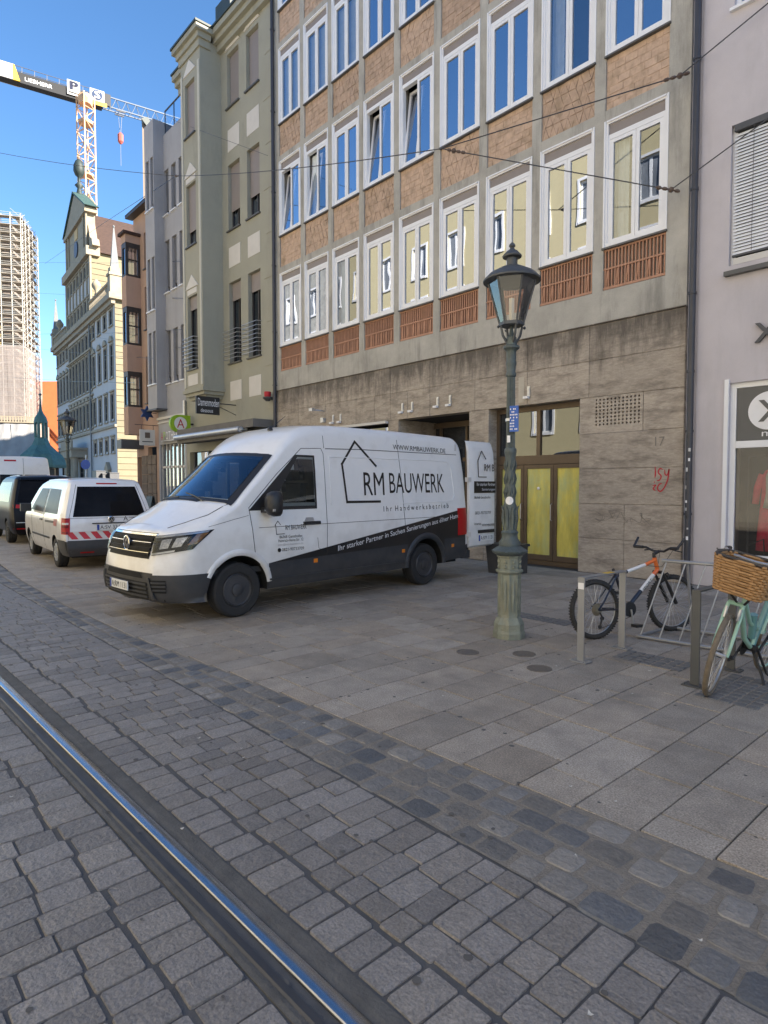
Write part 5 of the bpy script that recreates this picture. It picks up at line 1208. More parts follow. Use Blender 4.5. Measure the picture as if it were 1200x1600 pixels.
# ================================================================== STREET LAMPS
M['lampg'] = mat('weathered green iron', (.085, .105, .105), .55, metal=.15, var=.28, vscale=9, bump=.3, bscale=45, stain=((.20, .24, .17), 6, .55, .8, (2, 2, .5)))
M['lampb'] = mat('pale verdigris base', (.20, .22, .18), .7, var=.3, vscale=8, bump=.4, bscale=40, stain=((.27, .26, .19), 5, .48, .7, (2, 2, .4)))
M['lampr'] = mat('dark lamp roof', (.075, .08, .085), .5, metal=.2, var=.2)
M['lglass'] = glass('lantern glass', (.92, .90, .88), .03)
def lamp(base, label, top=4.39):
    k = top / 4.39
    L_ = thing('street_lamp', label, 'street lamp', base, .25, 'old cast iron street lamps')
    P8 = pi / 8
    b = MB(); b.lathe([(.175, 0), (.175, .06), (.165, .09), (.165, .16), (.14, .21), (.128, .23)], 8, rot=P8)
    b.lathe([(.124, .22), (.116, .26), (.116, .70), (.124, .72)], 8, rot=P8)
    for j in range(8):
        a = P8 + 2 * pi * j / 8; b.tube([(.118 * cos(a), .118 * sin(a), .25), (.118 * cos(a), .118 * sin(a), .71)], .010, 5)
        a += P8; 
        for z0, z1 in ((.30, .66),): b.box(.0, .001, 0, .001, 0, .001) if 0 else b.tube([(.109 * cos(a), .109 * sin(a), z0), (.113 * cos(a), .113 * sin(a), (z0 + z1) / 2), (.109 * cos(a), .109 * sin(a), z1)], [.012, .022, .008], 5)
    b.lathe([(.135, .72), (.15, .735), (.15, .755), (.128, .765), (.128, .89), (.14, .90), (.14, .915)], 8, rot=P8)
    for j in range(8):
        a = 2 * pi * j / 8
        for zz in (.795, .85): b.lathe([(0.002, zz - .024), (.02, zz - .01), (.02, zz + .01), (.002, zz + .024)], 6, (.12 * cos(a), .12 * sin(a), 0))
    b.build('base', M['lampb'], L_, world=False)
    b = MB(); b.lathe([(.14, .915), (.19, .945), (.195, .97), (.15, 1.0), (.115, 1.02), (.118, 1.06), (.09, 1.10), (.085, 1.14), (.095, 1.17), (.07, 1.20), (.068, 1.32)], 16)
    for j in range(8):
        a = 2 * pi * j / 8; b.tube([(.066 * cos(a), .066 * sin(a), 1.20), (.08 * cos(a), .08 * sin(a), 1.33), (.075 * cos(a), .075 * sin(a), 1.41), (.098 * cos(a), .098 * sin(a), 1.46)], [.016, .02, .016, .006], 5)
        a += .2; b.lathe([(.0, 0), (.018, .006), (.0, .02)], 6, (.19 * cos(a), .19 * sin(a), .955))
    b.lathe([(.07, 1.32), (.075, 1.46), (.062, 1.49), (.056, 1.60), (.056, 2.0), (.06, 2.02), (.066, 2.05), (.066, 2.08), (.056, 2.10)], 16); b.build('lower_shaft', M['lampg'], L_, world=False, smooth=True, angle=50)
    q = MB()
    for j in range(9):          # leafwork between the shaft rings
        a = 2 * pi * j / 9
        for i in range(3): z0 = 1.55 + i * .15; q.tube([(.056 * cos(a), .056 * sin(a), z0), (.064 * cos(a + .2), .064 * sin(a + .2), z0 + .06), (.056 * cos(a + .35), .056 * sin(a + .35), z0 + .12)], [.007, .011, .004], 4)
    q.build('leafwork', M['lampg'], L_, world=False)
    pr = []
    n = 32
    b = MB(); vv = []
    for z, r_ in ((2.10, .051), (2.880, .045)):
        pr.append([((r_ if i % 2 else r_ * .84) * cos(2 * pi * i / n), (r_ if i % 2 else r_ * .84) * sin(2 * pi * i / n), z) for i in range(n + 1)])
    b.grid(pr); b.build('fluted_shaft', M['lampg'], L_, world=False)
    b = MB().lathe([(.045, 2.870), (.055, 2.880), (.055, 2.910), (.047, 2.930), (.05, 2.990), (.058, 3.010), (.058, 3.030), (.05, 3.050), (.054, 3.080), (.052, 3.140), (.062, 3.160), (.088, 3.180), (.088, 3.205), (.06, 3.220), (.055, 3.260), (.055, 3.300), (.03, 3.320), (.02, 3.370), (.012, 3.440)], 16); b.build('capital', M['lampg'], L_, world=False, smooth=True, angle=45)
    lan = MB()
    for j in range(4):
        a = pi / 4 + pi / 2 * j + .0
        b_ = MB
        lan.tube([(.05 * cos(a), .05 * sin(a), 3.240), (.10 * cos(a), .10 * sin(a), 3.320), (.125 * cos(a), .125 * sin(a), 3.425)], [.014, .014, .011], 6)
        lan.lathe([(0, -.02), (.02, 0), (0, .02)], 8, (.15 * cos(a), .15 * sin(a), 3.410))
    lan.build('cradle', M['lampr'], L_, world=False)
    # six sided lantern
    n = 6; zb, zt_ = 3.440, 3.910; rb, rt = .125, .255
    f = MB(); f.lathe([(rb - .03, zb - .02), (rb + .015, zb - .015), (rb + .015, zb + .02), (rb - .02, zb + .02)], n, rot=.3); f.lathe([(rt + .012, zt_), (rt + .012, zt_ + .02), (rt - .02, zt_ + .02), (rt - .02, zt_)], n, rot=.3)
    for j in range(n):
        a = .3 + 2 * pi * j / n; f.tube([(rb * cos(a), rb * sin(a), zb), (rt * cos(a), rt * sin(a), zt_)], .011, 6)
    lf = f.build('lantern_frame', M['lampr'], L_, world=False)
    g = MB()
    for j in range(n):
        a, a2 = .3 + 2 * pi * j / n, .3 + 2 * pi * (j + 1) / n; g.quad((rb * cos(a), rb * sin(a), zb), (rb * cos(a2), rb * sin(a2), zb), (rt * cos(a2), rt * sin(a2), zt_), (rt * cos(a), rt * sin(a), zt_))
    g.build('lantern_pane', M['lglass'], lf, world=False)
    MB().tube([(0, 0, 3.440), (0, 0, 3.500)], .02, 8).tube([(.0, 0, 3.500), (0, 0, 3.720)], .028, 10).build('bulb', mat('opal lamp tube', (.7, .68, .62), .3), lf, world=False)
    r_ = MB(); r_.lathe([(.31, 3.900), (.312, 3.915), (.25, 3.980), (.13, 4.045), (.085, 4.060), (.06, 4.065), (.058, 4.150), (.07, 4.155), (.10, 4.160), (.105, 4.175), (.06, 4.225), (.03, 4.245), (.022, 4.265), (.035, 4.280), (.03, 4.300), (.01, 4.320)], 24)
    r_.lathe([(.20, 3.900), (.20, 3.910), (.02, 3.990)], 12)
    r_.xf(Matrix.Diagonal((1, 1, 1, 1))); r_.build('lantern_roof', M['lampr'], L_, world=False, smooth=True, angle=40)
    if abs(k - 1) > .02: L_.scale = (k, k, k)
    return L_
lp = lamp((-4.219, 5.626, 0), 'green cast iron street lamp with lantern standing on the pavement beside the van')
M['blue'] = mat('blue parking plate', (.02, .10, .42), .4)
q = MB().box(.015, .115, -.066, -.058, 2.27, 2.55).build('number_plate', M['blue'], lp, world=False)
q = MB()
for i in range(5):
    for j in range(8):
        if random.random() < .6: q.box(.02 + i * .018, .031 + i * .018, -.069, -.0665, 2.29 + j * .031, 2.305 + j * .031)
q.build('plate_print', M['white'], lp, world=False)
MB().lathe([(.058, 2.39), (.058, 2.42)], 16).build('plate_clip', M['galv'], lp, world=False, smooth=True, angle=40)
ca_ = math.atan2(-5.626, 4.219) - .25
for z, r_, m_, nm in ((1.52, .045, 'white', 'round_sticker'), ):
    b = MB(); rr = .074; pts = [[((rr) * cos(ca_ - .1 + u_ * cos(t) / rr), rr * sin(ca_ - .1 + u_ * cos(t) / rr), z + u_ * sin(t)) for t in [2 * pi * i / 20 for i in range(21)]] for u_ in (r_, .001)]
    b.grid(pts).build(nm, M['white'], lp, world=False)
b = MB(); rr = .072; b.grid([[(rr * cos(ca_ - .55 + i * .1), rr * sin(ca_ - .55 + i * .1), zz) for zz in (2.155, 2.23)] for i in range(6)]); b.build('square_sticker', M['white'], lp, world=False)
# far lamps, the same kind
f0 = at(107, 758, 21.6); fl_ = copy_tree(lp); fl_.location = (f0.x, f0.y, 0); fl_["label"] = 'green cast iron street lamp further along, in front of the town hall facade'
for ch in list(fl_.children):
    if ch.name.split('.')[0] in ('number_plate', 'plate_print', 'plate_clip', 'round_sticker', 'square_sticker'): bpy.data.objects.remove(ch)
f0 = at(136, 758, 62.0); f2 = copy_tree(fl_); f2.location = (f0.x, f0.y, 0); f2["label"] = 'tiny far street lamp before the town hall portal'
# small street signs far off
fs_ = thing('street_sign', 'round blue traffic sign on a grey post near the town hall', 'traffic sign', gpt(135, 58)); c_ = gpt(135, 58)
MB().tube([c_, c_ + Vector((0, 0, 4.5))], .06, 6).build('post', M['galv'], fs_)
q = MB(); q.grid([[c_ + Vector((0, 0, 3.6)) - Vector((FWD.x, FWD.y, 0)) * .1 + RGT * (r_ * cos(t)) + Vector((0, 0, r_ * sin(t))) for t in [2 * pi * i / 16 for i in range(17)]] for r_ in (.45, .01)]); q.build('sign_disc', M['blue'], fs_)
for i, px in enumerate((155, 165, 176)):
    c_ = gpt(px, 70); hd = thing('advertising_hoarding' if i < 1 else 'utility_box', ('dark green hoarding', 'tall dark cabinet', 'narrow dark cabinet')[i] + ' standing before the town hall wall', 'cabinet', c_)
    MB().box(c_.x - .7, c_.x + .7, c_.y - .5, c_.y + .5, 0, (3.2, 2.9, 3.0)[i]).box(c_.x - .75, c_.x + .75, c_.y - .55, c_.y + .55, (3.2, 2.9, 3.0)[i], (3.2, 2.9, 3.0)[i] + .1).build('body', M['anth'], hd)
# ================================================================== OVERHEAD WIRES
def wire(name, pts, label, r=.009, sag=.0, ins=()):
    P_ = []
    for a, c in zip(pts, pts[1:]):
        a, c = Vector(a), Vector(c)
        for i in range(9): t = i / 9; P_.append(a.lerp(c, t) - Vector((0, 0, sag * 4 * t * (1 - t))))
    P_.append(Vector(pts[-1]))
    t_ = thing(name, label, 'wire', P_[0])
    MB().tube(P_, r, 4).build('cable', M['dkmetal'], t_)
    for p, d in ins:
        p = Vector(p); d = Vector(d).normalized(); q = MB()
        for o_, r_ in ((-.10, .028), (.0, .045), (.10, .028), (.2, .03)): q.tube([p + d * (o_ - .05), p + d * (o_ - .02), p + d * (o_ + .02), p + d * (o_ + .05)], [.012, r_, r_, .012], 8)
        q.build('insulator', mat('brown insulator', (.09, .06, .045), .35), t_)
I1 = Vector((-4.62, 10.6, 8.38)); I2 = Vector((-4.73, 10.6, 6.59)); J = Vector((-8.43, 9.0, 8.15)); E1 = Vector((-3.44, 10.9, 9.02)); E2 = Vector((-3.40, 10.9, 7.29))
K = at(275, 275, 22); LFT = at(-30, 233, 26); FAR = at(70, 412, 70)
wire('span_wire', [E1, I1, J], 'upper span wire with insulator fixed beside the lavender wall', .010, 0, [(I1, J - I1)])
wire('span_wire', [E2, I2, J], 'lower span wire with insulator crossing the right office windows', .010, 0, [(I2, J - I2), (J + (I2 - J) * .06, I2 - J)])
wire('span_wire', [J, K, LFT], 'long span wire crossing the olive house and the sky', .011, .12, [(K, J - K)])
wire('span_wire', [K, at(160, 350, 45), FAR], 'span wire running down past the town hall roof', .012, .0)
wire('span_wire', [at(418, 243, 17.5), at(276, 190, 24), at(255, 178, 30)], 'thin wire in front of the olive bay', .008)
for (x0, y0, x1, y1, d0, d1, lb) in ((286, 408, 60, 410, 24, 70, 'uppermost thin wire from the grey house'), (286, 466, 60, 458, 24, 75, 'thin wire at the balustrade height of the town hall'), (284, 515, 60, 522, 24, 60, 'thin wire across the peach oriel'), (240, 560, 60, 545, 25, 60, 'thin wire below the peach oriel glazing'), (290, 544, 150, 527, 24, 50, 'short thin wire on the grey house'), (210, 598, 20, 590, 26, 60, 'lowest thin wire near the church roof')):
    wire('contact_wire', [at(x0, y0, d0), at((x0 + x1) / 2, (y0 + y1) / 2 + 2, (d0 + d1) / 2), at(x1, y1, d1)], lb, .012)
# ================================================================== VEHICLES
M['vwhite'] = mat('white van paint', (.80, .80, .80), .28, var=.03, vscale=2, coat=.6, stain=((.62, .61, .58), 1.2, .6, .95, (1, 1, 2)))
low_dirt(M['vwhite'], .3, 1.3, (.34, .31, .27), 5, .45)
M['vblack'] = mat('black car paint', (.008, .008, .010), .3, spec=.15, var=.05)
M['clad'] = mat('dark grey cladding', (.030, .033, .039), .5, var=.12, vscale=6); low_dirt(M['clad'], .2, .8, (.11, .10, .09), 7, .35)
M['decal'] = mat('black vinyl', (.012, .012, .013), .35)
M['under'] = mat('black underbody', (.008, .008, .008), .9)
M['gap'] = mat('panel gap', (.03, .03, .033), .8, var=0)
M['tyre'] = mat('tyre rubber', (.020, .020, .021), .8, var=.2, vscale=14)
M['steelrim'] = mat('dark steel wheel', (.055, .055, .06), .5, metal=.3, var=.25)
M['silver'] = mat('silver wheel trim', (.45, .46, .48), .35, metal=.6, var=.1)
M['chrome'] = mat('chrome', (.75, .76, .78), .12, metal=1, var=0)
M['lens'] = glass('clear lens', (.9, .92, .95), .0, (.6, .65, .7))
M['redlens'] = mat('red tail lens', (.40, .010, .012), .3, var=.1, vscale=30, spec=.25)
M['orange'] = mat('orange marker', (.65, .20, .015), .3)
M['plate'] = mat('number plate', (.74, .75, .74), .4, var=.02); M['pblue'] = mat('plate blue', (.02, .06, .32), .4)
M['redstripe'] = mat('red reflective stripe', (.48, .02, .02), .4, var=.05)
def cglass():
    m = glass('tinted car glass', (.3, .3, .3), .22, (.86, .93, 1.0)); N = m.node_tree.nodes; L = m.node_tree.links
    t = [n for n in N if n.type == 'BSDF_TRANSPARENT'][0]; mx = [n for n in N if n.type == 'MIX_SHADER'][0]
    t.inputs[0].default_value = (.32, .34, .35, 1); return m
M['cglass'] = cglass(); M['wsglass'] = glass('windscreen glass', (.35, .38, .40), .42, (.75, .88, 1.0))
class Shell:
    def __init__(s, sp):
        s.sp = sp; g = lambda k, d=None: sp.get(k, d)
        s.W = lambda z: lerp_tab(sp['W'], z)
        rings = []; nb = 10
        xr0, xf0 = sp['xr0'], sp['xf0']
        def ring(zt, zb, ws, rz, ry, xf):
            R_ = []
            ztop = zt - rz
            R_.append((xf(zb), 0.0, zb))
            for l in sp['lev']:
                z = min(max(l, zb), ztop); R_.append((xf(z), s.W(z) * ws, z))
            ys = s.W(ztop) * ws
            for t in range(1, 7):
                a = t / 6 * pi / 2; z = ztop + rz * sin(a); R_.append((xf(z), ys - ry + ry * cos(a), z))
            yw = ys - ry
            for j in (1, 2, 3, 4):
                y = yw * (1 - j / 4); z = zt + sp.get('camber', .02) * (1 - (y / yw) ** 2 if yw > 1e-6 else 1); R_.append((xf(z), y, z))
            return R_
        n_r = 8
        for i in range(n_r, 0, -1):            # tail zone
            e = i / n_r; zt = lerp_tab(sp['zt'], xr0) - sp.get('rear_drop', .03) * e ** 3
            rings.append(ring(zt, lerp_tab(sp['zb'], xr0 - .3 * e), 1 - sp.get('rtaper', .06) * e ** 3, *lerp2(sp['crn'], xr0), lambda z, e=e: xr0 + (lerp_tab(sp['xr'], z) - xr0) * e))
        xs = sorted(set([xr0, xf0] + list(sp.get('xst', [])) + [xr0 + (xf0 - xr0) * i / 70 for i in range(71)]))
        arch = sp['arch']
        def zb_(x):
            z = lerp_tab(sp['zb'], x)
            for xc, r_, zc in arch:
                if abs(x - xc) < r_: z = max(z, zc + sqrt(max(r_ * r_ - (x - xc) ** 2, 0)))
            return z
        for xc, r_, zc in arch: xs += [xc + r_ * cos(pi * i / 14) for i in range(15)] + [xc + r_ + .001, xc - r_ - .001]
        xs = sorted(x for x in set(round(v, 4) for v in xs) if xr0 <= x <= xf0)
        for x in xs: rings.append(ring(lerp_tab(sp['zt'], x), zb_(x), 1, *lerp2(sp['crn'], x), lambda z, x=x: x))
        n_f = 14
        for i in range(1, n_f + 1):
            e = i / n_f
            e2 = 1 - (1 - e) ** 1.5
            xm = xf0 + (lerp_tab(sp['xn'], .55) - xf0) * e2
            rings.append(ring(lerp_tab(sp['ztf'], e2), zb_(xm), 1 - sp['ftaper'] * e2 ** sp.get('fpow', 3.2), *lerp2(sp['crnf'], e2), lambda z, e2=e2: xf0 + (lerp_tab(sp['xn'], z) - xf0) * e2))
        b = MB(); n = len(rings[0])
        full = []
        for R_ in rings: full.append(R_ + [(x, -y, z) for x, y, z in R_[-2:0:-1]])
        N_ = len(full[0]); vi = len(b.v)
        for R_ in full: b.v += R_
        for i in range(len(full) - 1):
            for j in range(N_):
                f = (i * N_ + j, i * N_ + (j + 1) % N_, (i + 1) * N_ + (j + 1) % N_, (i + 1) * N_ + j); b.f.append(f)
                zc = sum(b.v[k][2] for k in f) / 4; under = j in (0, N_ - 1)
                b.m.append(1 if under else (2 if zc < sp.get('low', -1) and sum(b.v[k][0] for k in f) / 4 < sp.get('lowx', 99) else 0))
        # closing faces with a little bulge
        for idx, bulge in ((0, -sp.get('rbulge', .02)), (len(full) - 1, sp.get('fbulge', .05))):
            half = rings[idx]; m = n - 1; cols = [[(x + bulge * (1 - u * u), y * u, z) for (x, y, z) in half] for u in (1, .8, .6, .4, .2, 0, -.2, -.4, -.6, -.8, -1)]
            base = len(b.v)
            for c in cols: b.v += c
            for a in range(10):
                for k in range(n - 1):
                    b.f.append((base + a * n + k, base + a * n + k + 1, base + (a + 1) * n + k + 1, base + (a + 1) * n + k)); b.m.append(2 if max(half[k][2], half[k + 1][2]) < sp.get('low', -1) + .02 and (idx == 0 or sp.get('lowx', 99) > 90) else 0)
        sw = sp.get('sweep', 0)
        if sw:      # glass and bonnet bow backwards towards the sides
            ss = lambda t: max(0, min(1, t)) ** 2 * (3 - 2 * max(0, min(1, t)))
            b.v = [(x - sw * min(1, (y / .95) ** 2) * ss((x + 1.3) / .8) * ss((z - 1.0) / .4), y, z) for x, y, z in b.v]
        s.b = b
        bm = bmesh.new(); vs = [bm.verts.new(v) for v in b.v]
        for f in b.f:
            try: bm.faces.new([vs[i] for i in f])
            except Exception: pass
        s.bvh = BVHTree.FromBMesh(bm); bm.free()
    def hit(s, p, d):
        h = s.bvh.ray_cast(Vector(p), Vector(d).normalized(), 20)
        return h
    def patch(s, c, d, off=.004, n=(10, 10), thick=0.):
        "c: four corner points (counter-clockwise seen from outside); projected along d on the body"
        c = [Vector(p) for p in c]; d = Vector(d).normalized(); G = []
        for i in range(n[0] + 1):
            u = i / n[0]; col = []
            for j in range(n[1] + 1):
                v = j / n[1]; p = (c[0] * (1 - u) + c[1] * u) * (1 - v) + (c[3] * (1 - u) + c[2] * u) * v
                h = s.hit(p - d * 3, d)
                q = h[0] if h[0] is not None else s.bvh.find_nearest(p - d * 1.0)[0]
                col.append(q - d * off)
            G.append(col)
        b = MB(); b.grid(G)
        if thick:
            rim = [G[i][0] for i in range(n[0] + 1)] + [G[n[0]][j] for j in range(1, n[1] + 1)] + [G[i][n[1]] for i in range(n[0] - 1, -1, -1)] + [G[0][j] for j in range(n[1] - 1, 0, -1)]
            k = len(rim); b.add(list(rim) + [p + d * thick for p in rim], [(i, (i + 1) % k, k + (i + 1) % k, k + i) for i in range(k)])
        return b
    def line(s, pts, d, r=.0035, step=.08, off=.0):
        d = Vector(d).normalized(); P_ = []
        for a, c in zip(pts, pts[1:]):
            a, c = Vector(a), Vector(c); m = max(1, int((c - a).length / step))
            for i in range(m): P_.append(a.lerp(c, i / m))
        P_.append(Vector(pts[-1])); Q = []
        for p in P_:
            h = s.hit(p - d * 3, d)
            if h[0] is not None: Q.append(h[0] - d * off)
        return MB().tube(Q, r, 5)
def lerp2(T, x):
    if x <= T[0][0]: return T[0][1:]
    for a, c in zip(T, T[1:]):
        if x <= c[0]: t = (x - a[0]) / (c[0] - a[0]); return (a[1] + (c[1] - a[1]) * t, a[2] + (c[2] - a[2]) * t)
    return T[-1][1:]
LEFT = (0, -1, 0); RIGHT = (0, 1, 0); BACK = (-1, 0, 0); FRONT = (1, 0, 0); DOWN = (0, 0, -1)
def decal_text(sh, parent, body, xl, zl, wd, ht, m, slope=0., name='lettering', side=1, shear=0.):
    uv, fs = text_data(body); vs = []
    for a, c in uv:
        x = xl - side * (a * wd + shear * c * ht); z = zl + c * ht + slope * a * wd; h = sh.hit((x, side * 3, z), (0, -side, 0)); y = h[0].y if h[0] is not None else side
        vs.append((x, y + side * .004, z))
    return MB().add(vs, fs).build(name, m, parent, world=False)
def rear_text(sh, parent, body, yl, zl, wd, ht, m, name='lettering', off=.006):
    uv, fs = text_data(body); vs = []
    for a, c in uv:
        y = yl - a * wd; z = zl + c * ht; h = sh.hit((-9, y, z), FRONT); x = h[0].x if h[0] is not None else -4
        vs.append((x - off, y, z))
    return MB().add(vs, fs).build(name, m, parent, world=False)
def number_plate(parent, org, u, v, nrm, txt, wd=.52, ht=.11):
    org = Vector(org); u = Vector(u).normalized(); v = Vector(v).normalized(); nrm = Vector(nrm).normalized()
    b = MB(); b.prism([org - u * wd / 2 - v * ht / 2, org + u * wd / 2 - v * ht / 2, org + u * wd / 2 + v * ht / 2, org - u * wd / 2 + v * ht / 2], nrm * .012); pl = b.build('number_plate', M['plate'], parent, world=False)
    MB().prism([org - u * wd / 2 - v * ht / 2 + nrm * .0125, org - u * (wd / 2 - .045) - v * ht / 2 + nrm * .0125, org - u * (wd / 2 - .045) + v * ht / 2 + nrm * .0125, org - u * wd / 2 + v * ht / 2 + nrm * .0125], nrm * .002).build('plate_band', M['pblue'], pl, world=False)
    uv, fs = text_data(txt); o_ = org - u * (wd / 2 - .06) - v * ht * .33 + nrm * .0145
    MB().add([o_ + u * a * (wd - .085) + v * c * ht * .66 for a, c in uv], fs).build('plate_lettering', M['decal'], pl, world=False)
    return pl
def wheel(parent, x, y, r, wd, rimm, out, steer=0., style='steel'):
    c = (0, 0, 0); so_ = out
    b = MB(); hw_ = wd / 2; ri = r * .60
    prof = [(ri, -hw_ * .8), (ri + .02, -hw_), (r - .035, -hw_ * 1.02), (r - .010, -hw_ * .86), (r, -hw_ * .55), (r - .006, -hw_ * .5), (r, -hw_ * .42), (r, -.01), (r - .006, 0), (r, .01), (r, hw_ * .42), (r - .006, hw_ * .5), (r, hw_ * .55), (r - .010, hw_ * .86), (r - .035, hw_ * 1.02), (ri + .02, hw_), (ri, hw_ * .8)]
    b.lathe(prof, 40, axis='Y'); me = b.mesh('wheel', M['tyre'])
    w_ = obj('wheel', me, parent, loc=(x, y, r), rot=(0, 0, steer), smooth=True, angle=35)
    q = MB(); o = so_ * hw_
    if style == 'steel':
        q.lathe([(ri, o * .85), (ri - .012, o * .95), (ri - .03, o * .80), (ri - .055, o * .45), (r * .40, o * .40), (r * .36, o * .62), (r * .25, o * .70), (r * .22, o * .98), (r * .17, o * 1.04), (.001, o * 1.02)], 28, axis='Y')
        for k in range(16):
            a = 2 * pi * k / 16; q.lathe([(.022, o * .46), (.001, o * .47)], 8, (r * .445 * cos(a), 0, r * .445 * sin(a)), axis='Y')
        for k in range(6):
            a = 2 * pi * k / 6; q.lathe([(.014, o * .7), (.014, o * .86), (.001, o * .88)], 6, (r * .29 * cos(a), 0, r * .29 * sin(a)), axis='Y')
    else:
        q.lathe([(ri, o * .9), (ri - .02, o * 1.0), (ri - .04, o * .8), (r * .2, o * .75), (r * .15, o * .95), (.001, o * .96)], 28, axis='Y')
        for k in range(10):
            a = 2 * pi * k / 10; q.bar((r * .12 * cos(a), o * .93, r * .12 * sin(a)), (ri * .97 * cos(a), o * .93, ri * .97 * sin(a)), .035, .02, (0, 1, 0))
    q.build('rim', rimm, w_, world=False, smooth=True, angle=30); return w_
# ------------------------------------------------------------------ the cargo van
van = thing('cargo_van', 'white high roof cargo van with black house emblem and lower black wedge on its side', 'van', (-8.124, 3.815, 0), radians(-86.30))
VS = dict(W=[(.25, .93), (.35, .985), (.55, 1.01), (.9, 1.015), (1.12, 1.015), (1.2, 1.005), (1.5, .985), (1.9, .955), (2.3, .91), (2.6, .87)],
  zt=[(-4.7, 2.535), (-4.3, 2.555), (-3, 2.575), (-1.7, 2.57), (-1.3, 2.54), (-1.05, 2.49), (-.85, 2.42), (-.66, 2.31), (-.53, 2.20), (-.44, 2.10), (.10, 1.60), (.22, 1.49), (.27, 1.462), (.32, 1.45)],
  ztf=[(0, 1.45), (.4, 1.37), (.7, 1.285), (.88, 1.22), (1, 1.165)],
  xn=[(.24, .93), (.30, .975), (.5, 1.0), (.62, 1.0), (.72, .985), (.80, .965), (.95, .925), (1.06, .885), (1.13, .84), (1.17, .79), (1.45, .55)],
  xr=[(.3, -4.80), (.5, -4.84), (.75, -4.83), (1.2, -4.80), (1.8, -4.77), (2.3, -4.72), (2.5, -4.66), (2.6, -4.62)],
  zb=[(-5, .40), (-4.1, .36), (-3.0, .33), (-.5, .31), (.5, .27), (.75, .25), (1, .25)], xr0=-4.45, xf0=.32, arch=[(0, .45, .36), (-3.64, .45, .36)],
  low=.625, lev=[.30, .38, .46, .54, .615, .635, .72, .80, .90, 1.0, 1.08, 1.12, 1.16, 1.22, 1.32, 1.45, 1.6, 1.75, 1.9, 2.05, 2.2, 2.3],
  crn=[(-1.3, .20, .17), (-.8, .17, .15), (-.44, .10, .12), (.1, .10, .14), (.32, .12, .22)], crnf=[(0, .12, .22), (.6, .12, .26), (1, .05, .20)], sweep=.20, ftaper=.31, fpow=3.8, rtaper=.05, camber=.03)
vs = Shell(VS)
vb = vs.b
def inpoly(pts, x, z):
    c = False; n = len(pts)
    for i in range(n):
        (x0, z0), (x1, z1) = pts[i], pts[i - 1]
        if (z0 > z) != (z1 > z) and x < (x1 - x0) * (z - z0) / (z1 - z0) + x0: c = not c
    return c
SIDE_OUT = [(-.15, 1.36), (-1.285, 1.36), (-1.285, 2.11), (-.95, 2.11)]; SIDE_IN = [(-.50, 1.405), (-1.255, 1.405), (-1.255, 2.08), (-.985, 2.08)]
nf_, nm_ = [], []
for f, m_ in zip(vb.f, vb.m):
    P_ = [Vector(vb.v[i]) for i in f]; c = sum(P_, Vector()) / len(P_)
    nrm = (P_[2] - P_[0]).cross(P_[-1] - P_[1]); nz = abs(nrm.z) / (nrm.length + 1e-9)
    if nz < .5 and abs(c.y) > .7 and inpoly(SIDE_OUT, c.x, c.z):
        if all(inpoly(SIDE_IN, p.x, p.z) for p in P_): continue
        if all(inpoly(SIDE_OUT, p.x, p.z) for p in P_): m_ = 3
    elif nz > .4 and -.46 < c.x + .2 * (c.y / .95) ** 2 < .26 and abs(c.y) < .93 and c.z > 1.42:
        if -.40 < min(p.x + .2 * (p.y / .95) ** 2 for p in P_) and max(p.x + .2 * (p.y / .95) ** 2 for p in P_) < .20 and max(abs(p.y) for p in P_) < .87: continue
        if all(-.45 < p.x + .2 * (p.y / .95) ** 2 < .235 and abs(p.y) < .935 - .065 * (.255 - p.x - .2 * (p.y / .95) ** 2) / .705 for p in P_): m_ = 3
    nf_.append(f); nm_.append(m_)
vb.f, vb.m = nf_, nm_
mb_ = vb.mesh('body', [M['vwhite'], M['under'], M['clad'], M['black']]); body = obj('body', mb_, van, smooth=True, angle=38)
VB = lambda b, nm, m, par=van, **k: b.build(nm, m, par, world=False, **k)
P = lambda x, z: (x, 1.2, z)
def side_patch(pts, off, n, thick=0.): return vs.patch([P(*p) for p in pts], LEFT, off, n, thick)
# rocker cladding, black wedge (vinyl), graphics
def band(top, bot, x0, x1, off, n, thick):
    G = []
    for i in range(n + 1):
        x = x0 + (x1 - x0) * i / n; col = []
        zb = bot(x)
        for xc, r_, zc in VS['arch']:
            if abs(x - xc) < r_: zb = max(zb, zc + sqrt(max(r_ * r_ - (x - xc) ** 2, 0)) + .012)
        zt = max(top(x), zb + .001)
        for j in range(7):
            z = zb + (zt - zb) * j / 6; h = vs.hit((x, 3, z), LEFT); y = h[0].y if h[0] is not None else 1.0
            col.append((x, y + off, z))
        G.append(col)
    b = MB().grid(G); return b
wedge_top = lambda x: 1.255 - (1.255 - .655) / 4.17 * (x + 4.60)
VB(band(wedge_top, lambda x: .60, -4.74, -.45, .0025, 120, 0), 'wedge_decal', M['decal'])
VB(band(lambda x: .66 + .025 * (-x - .4), lambda x: .335, -3.16, -.46, .012, 60, 0), 'sill_cladding', M['clad'])
VB(band(lambda x: .76, lambda x: .40, -4.72, -4.10, .012, 20, 0), 'rear_cladding', M['clad'])
VB(side_patch([(-.46, .43), (-3.16, .43), (-3.16, .455), (-.46, .455)], .030, (30, 2), .02), 'rub_strip', M['clad'])
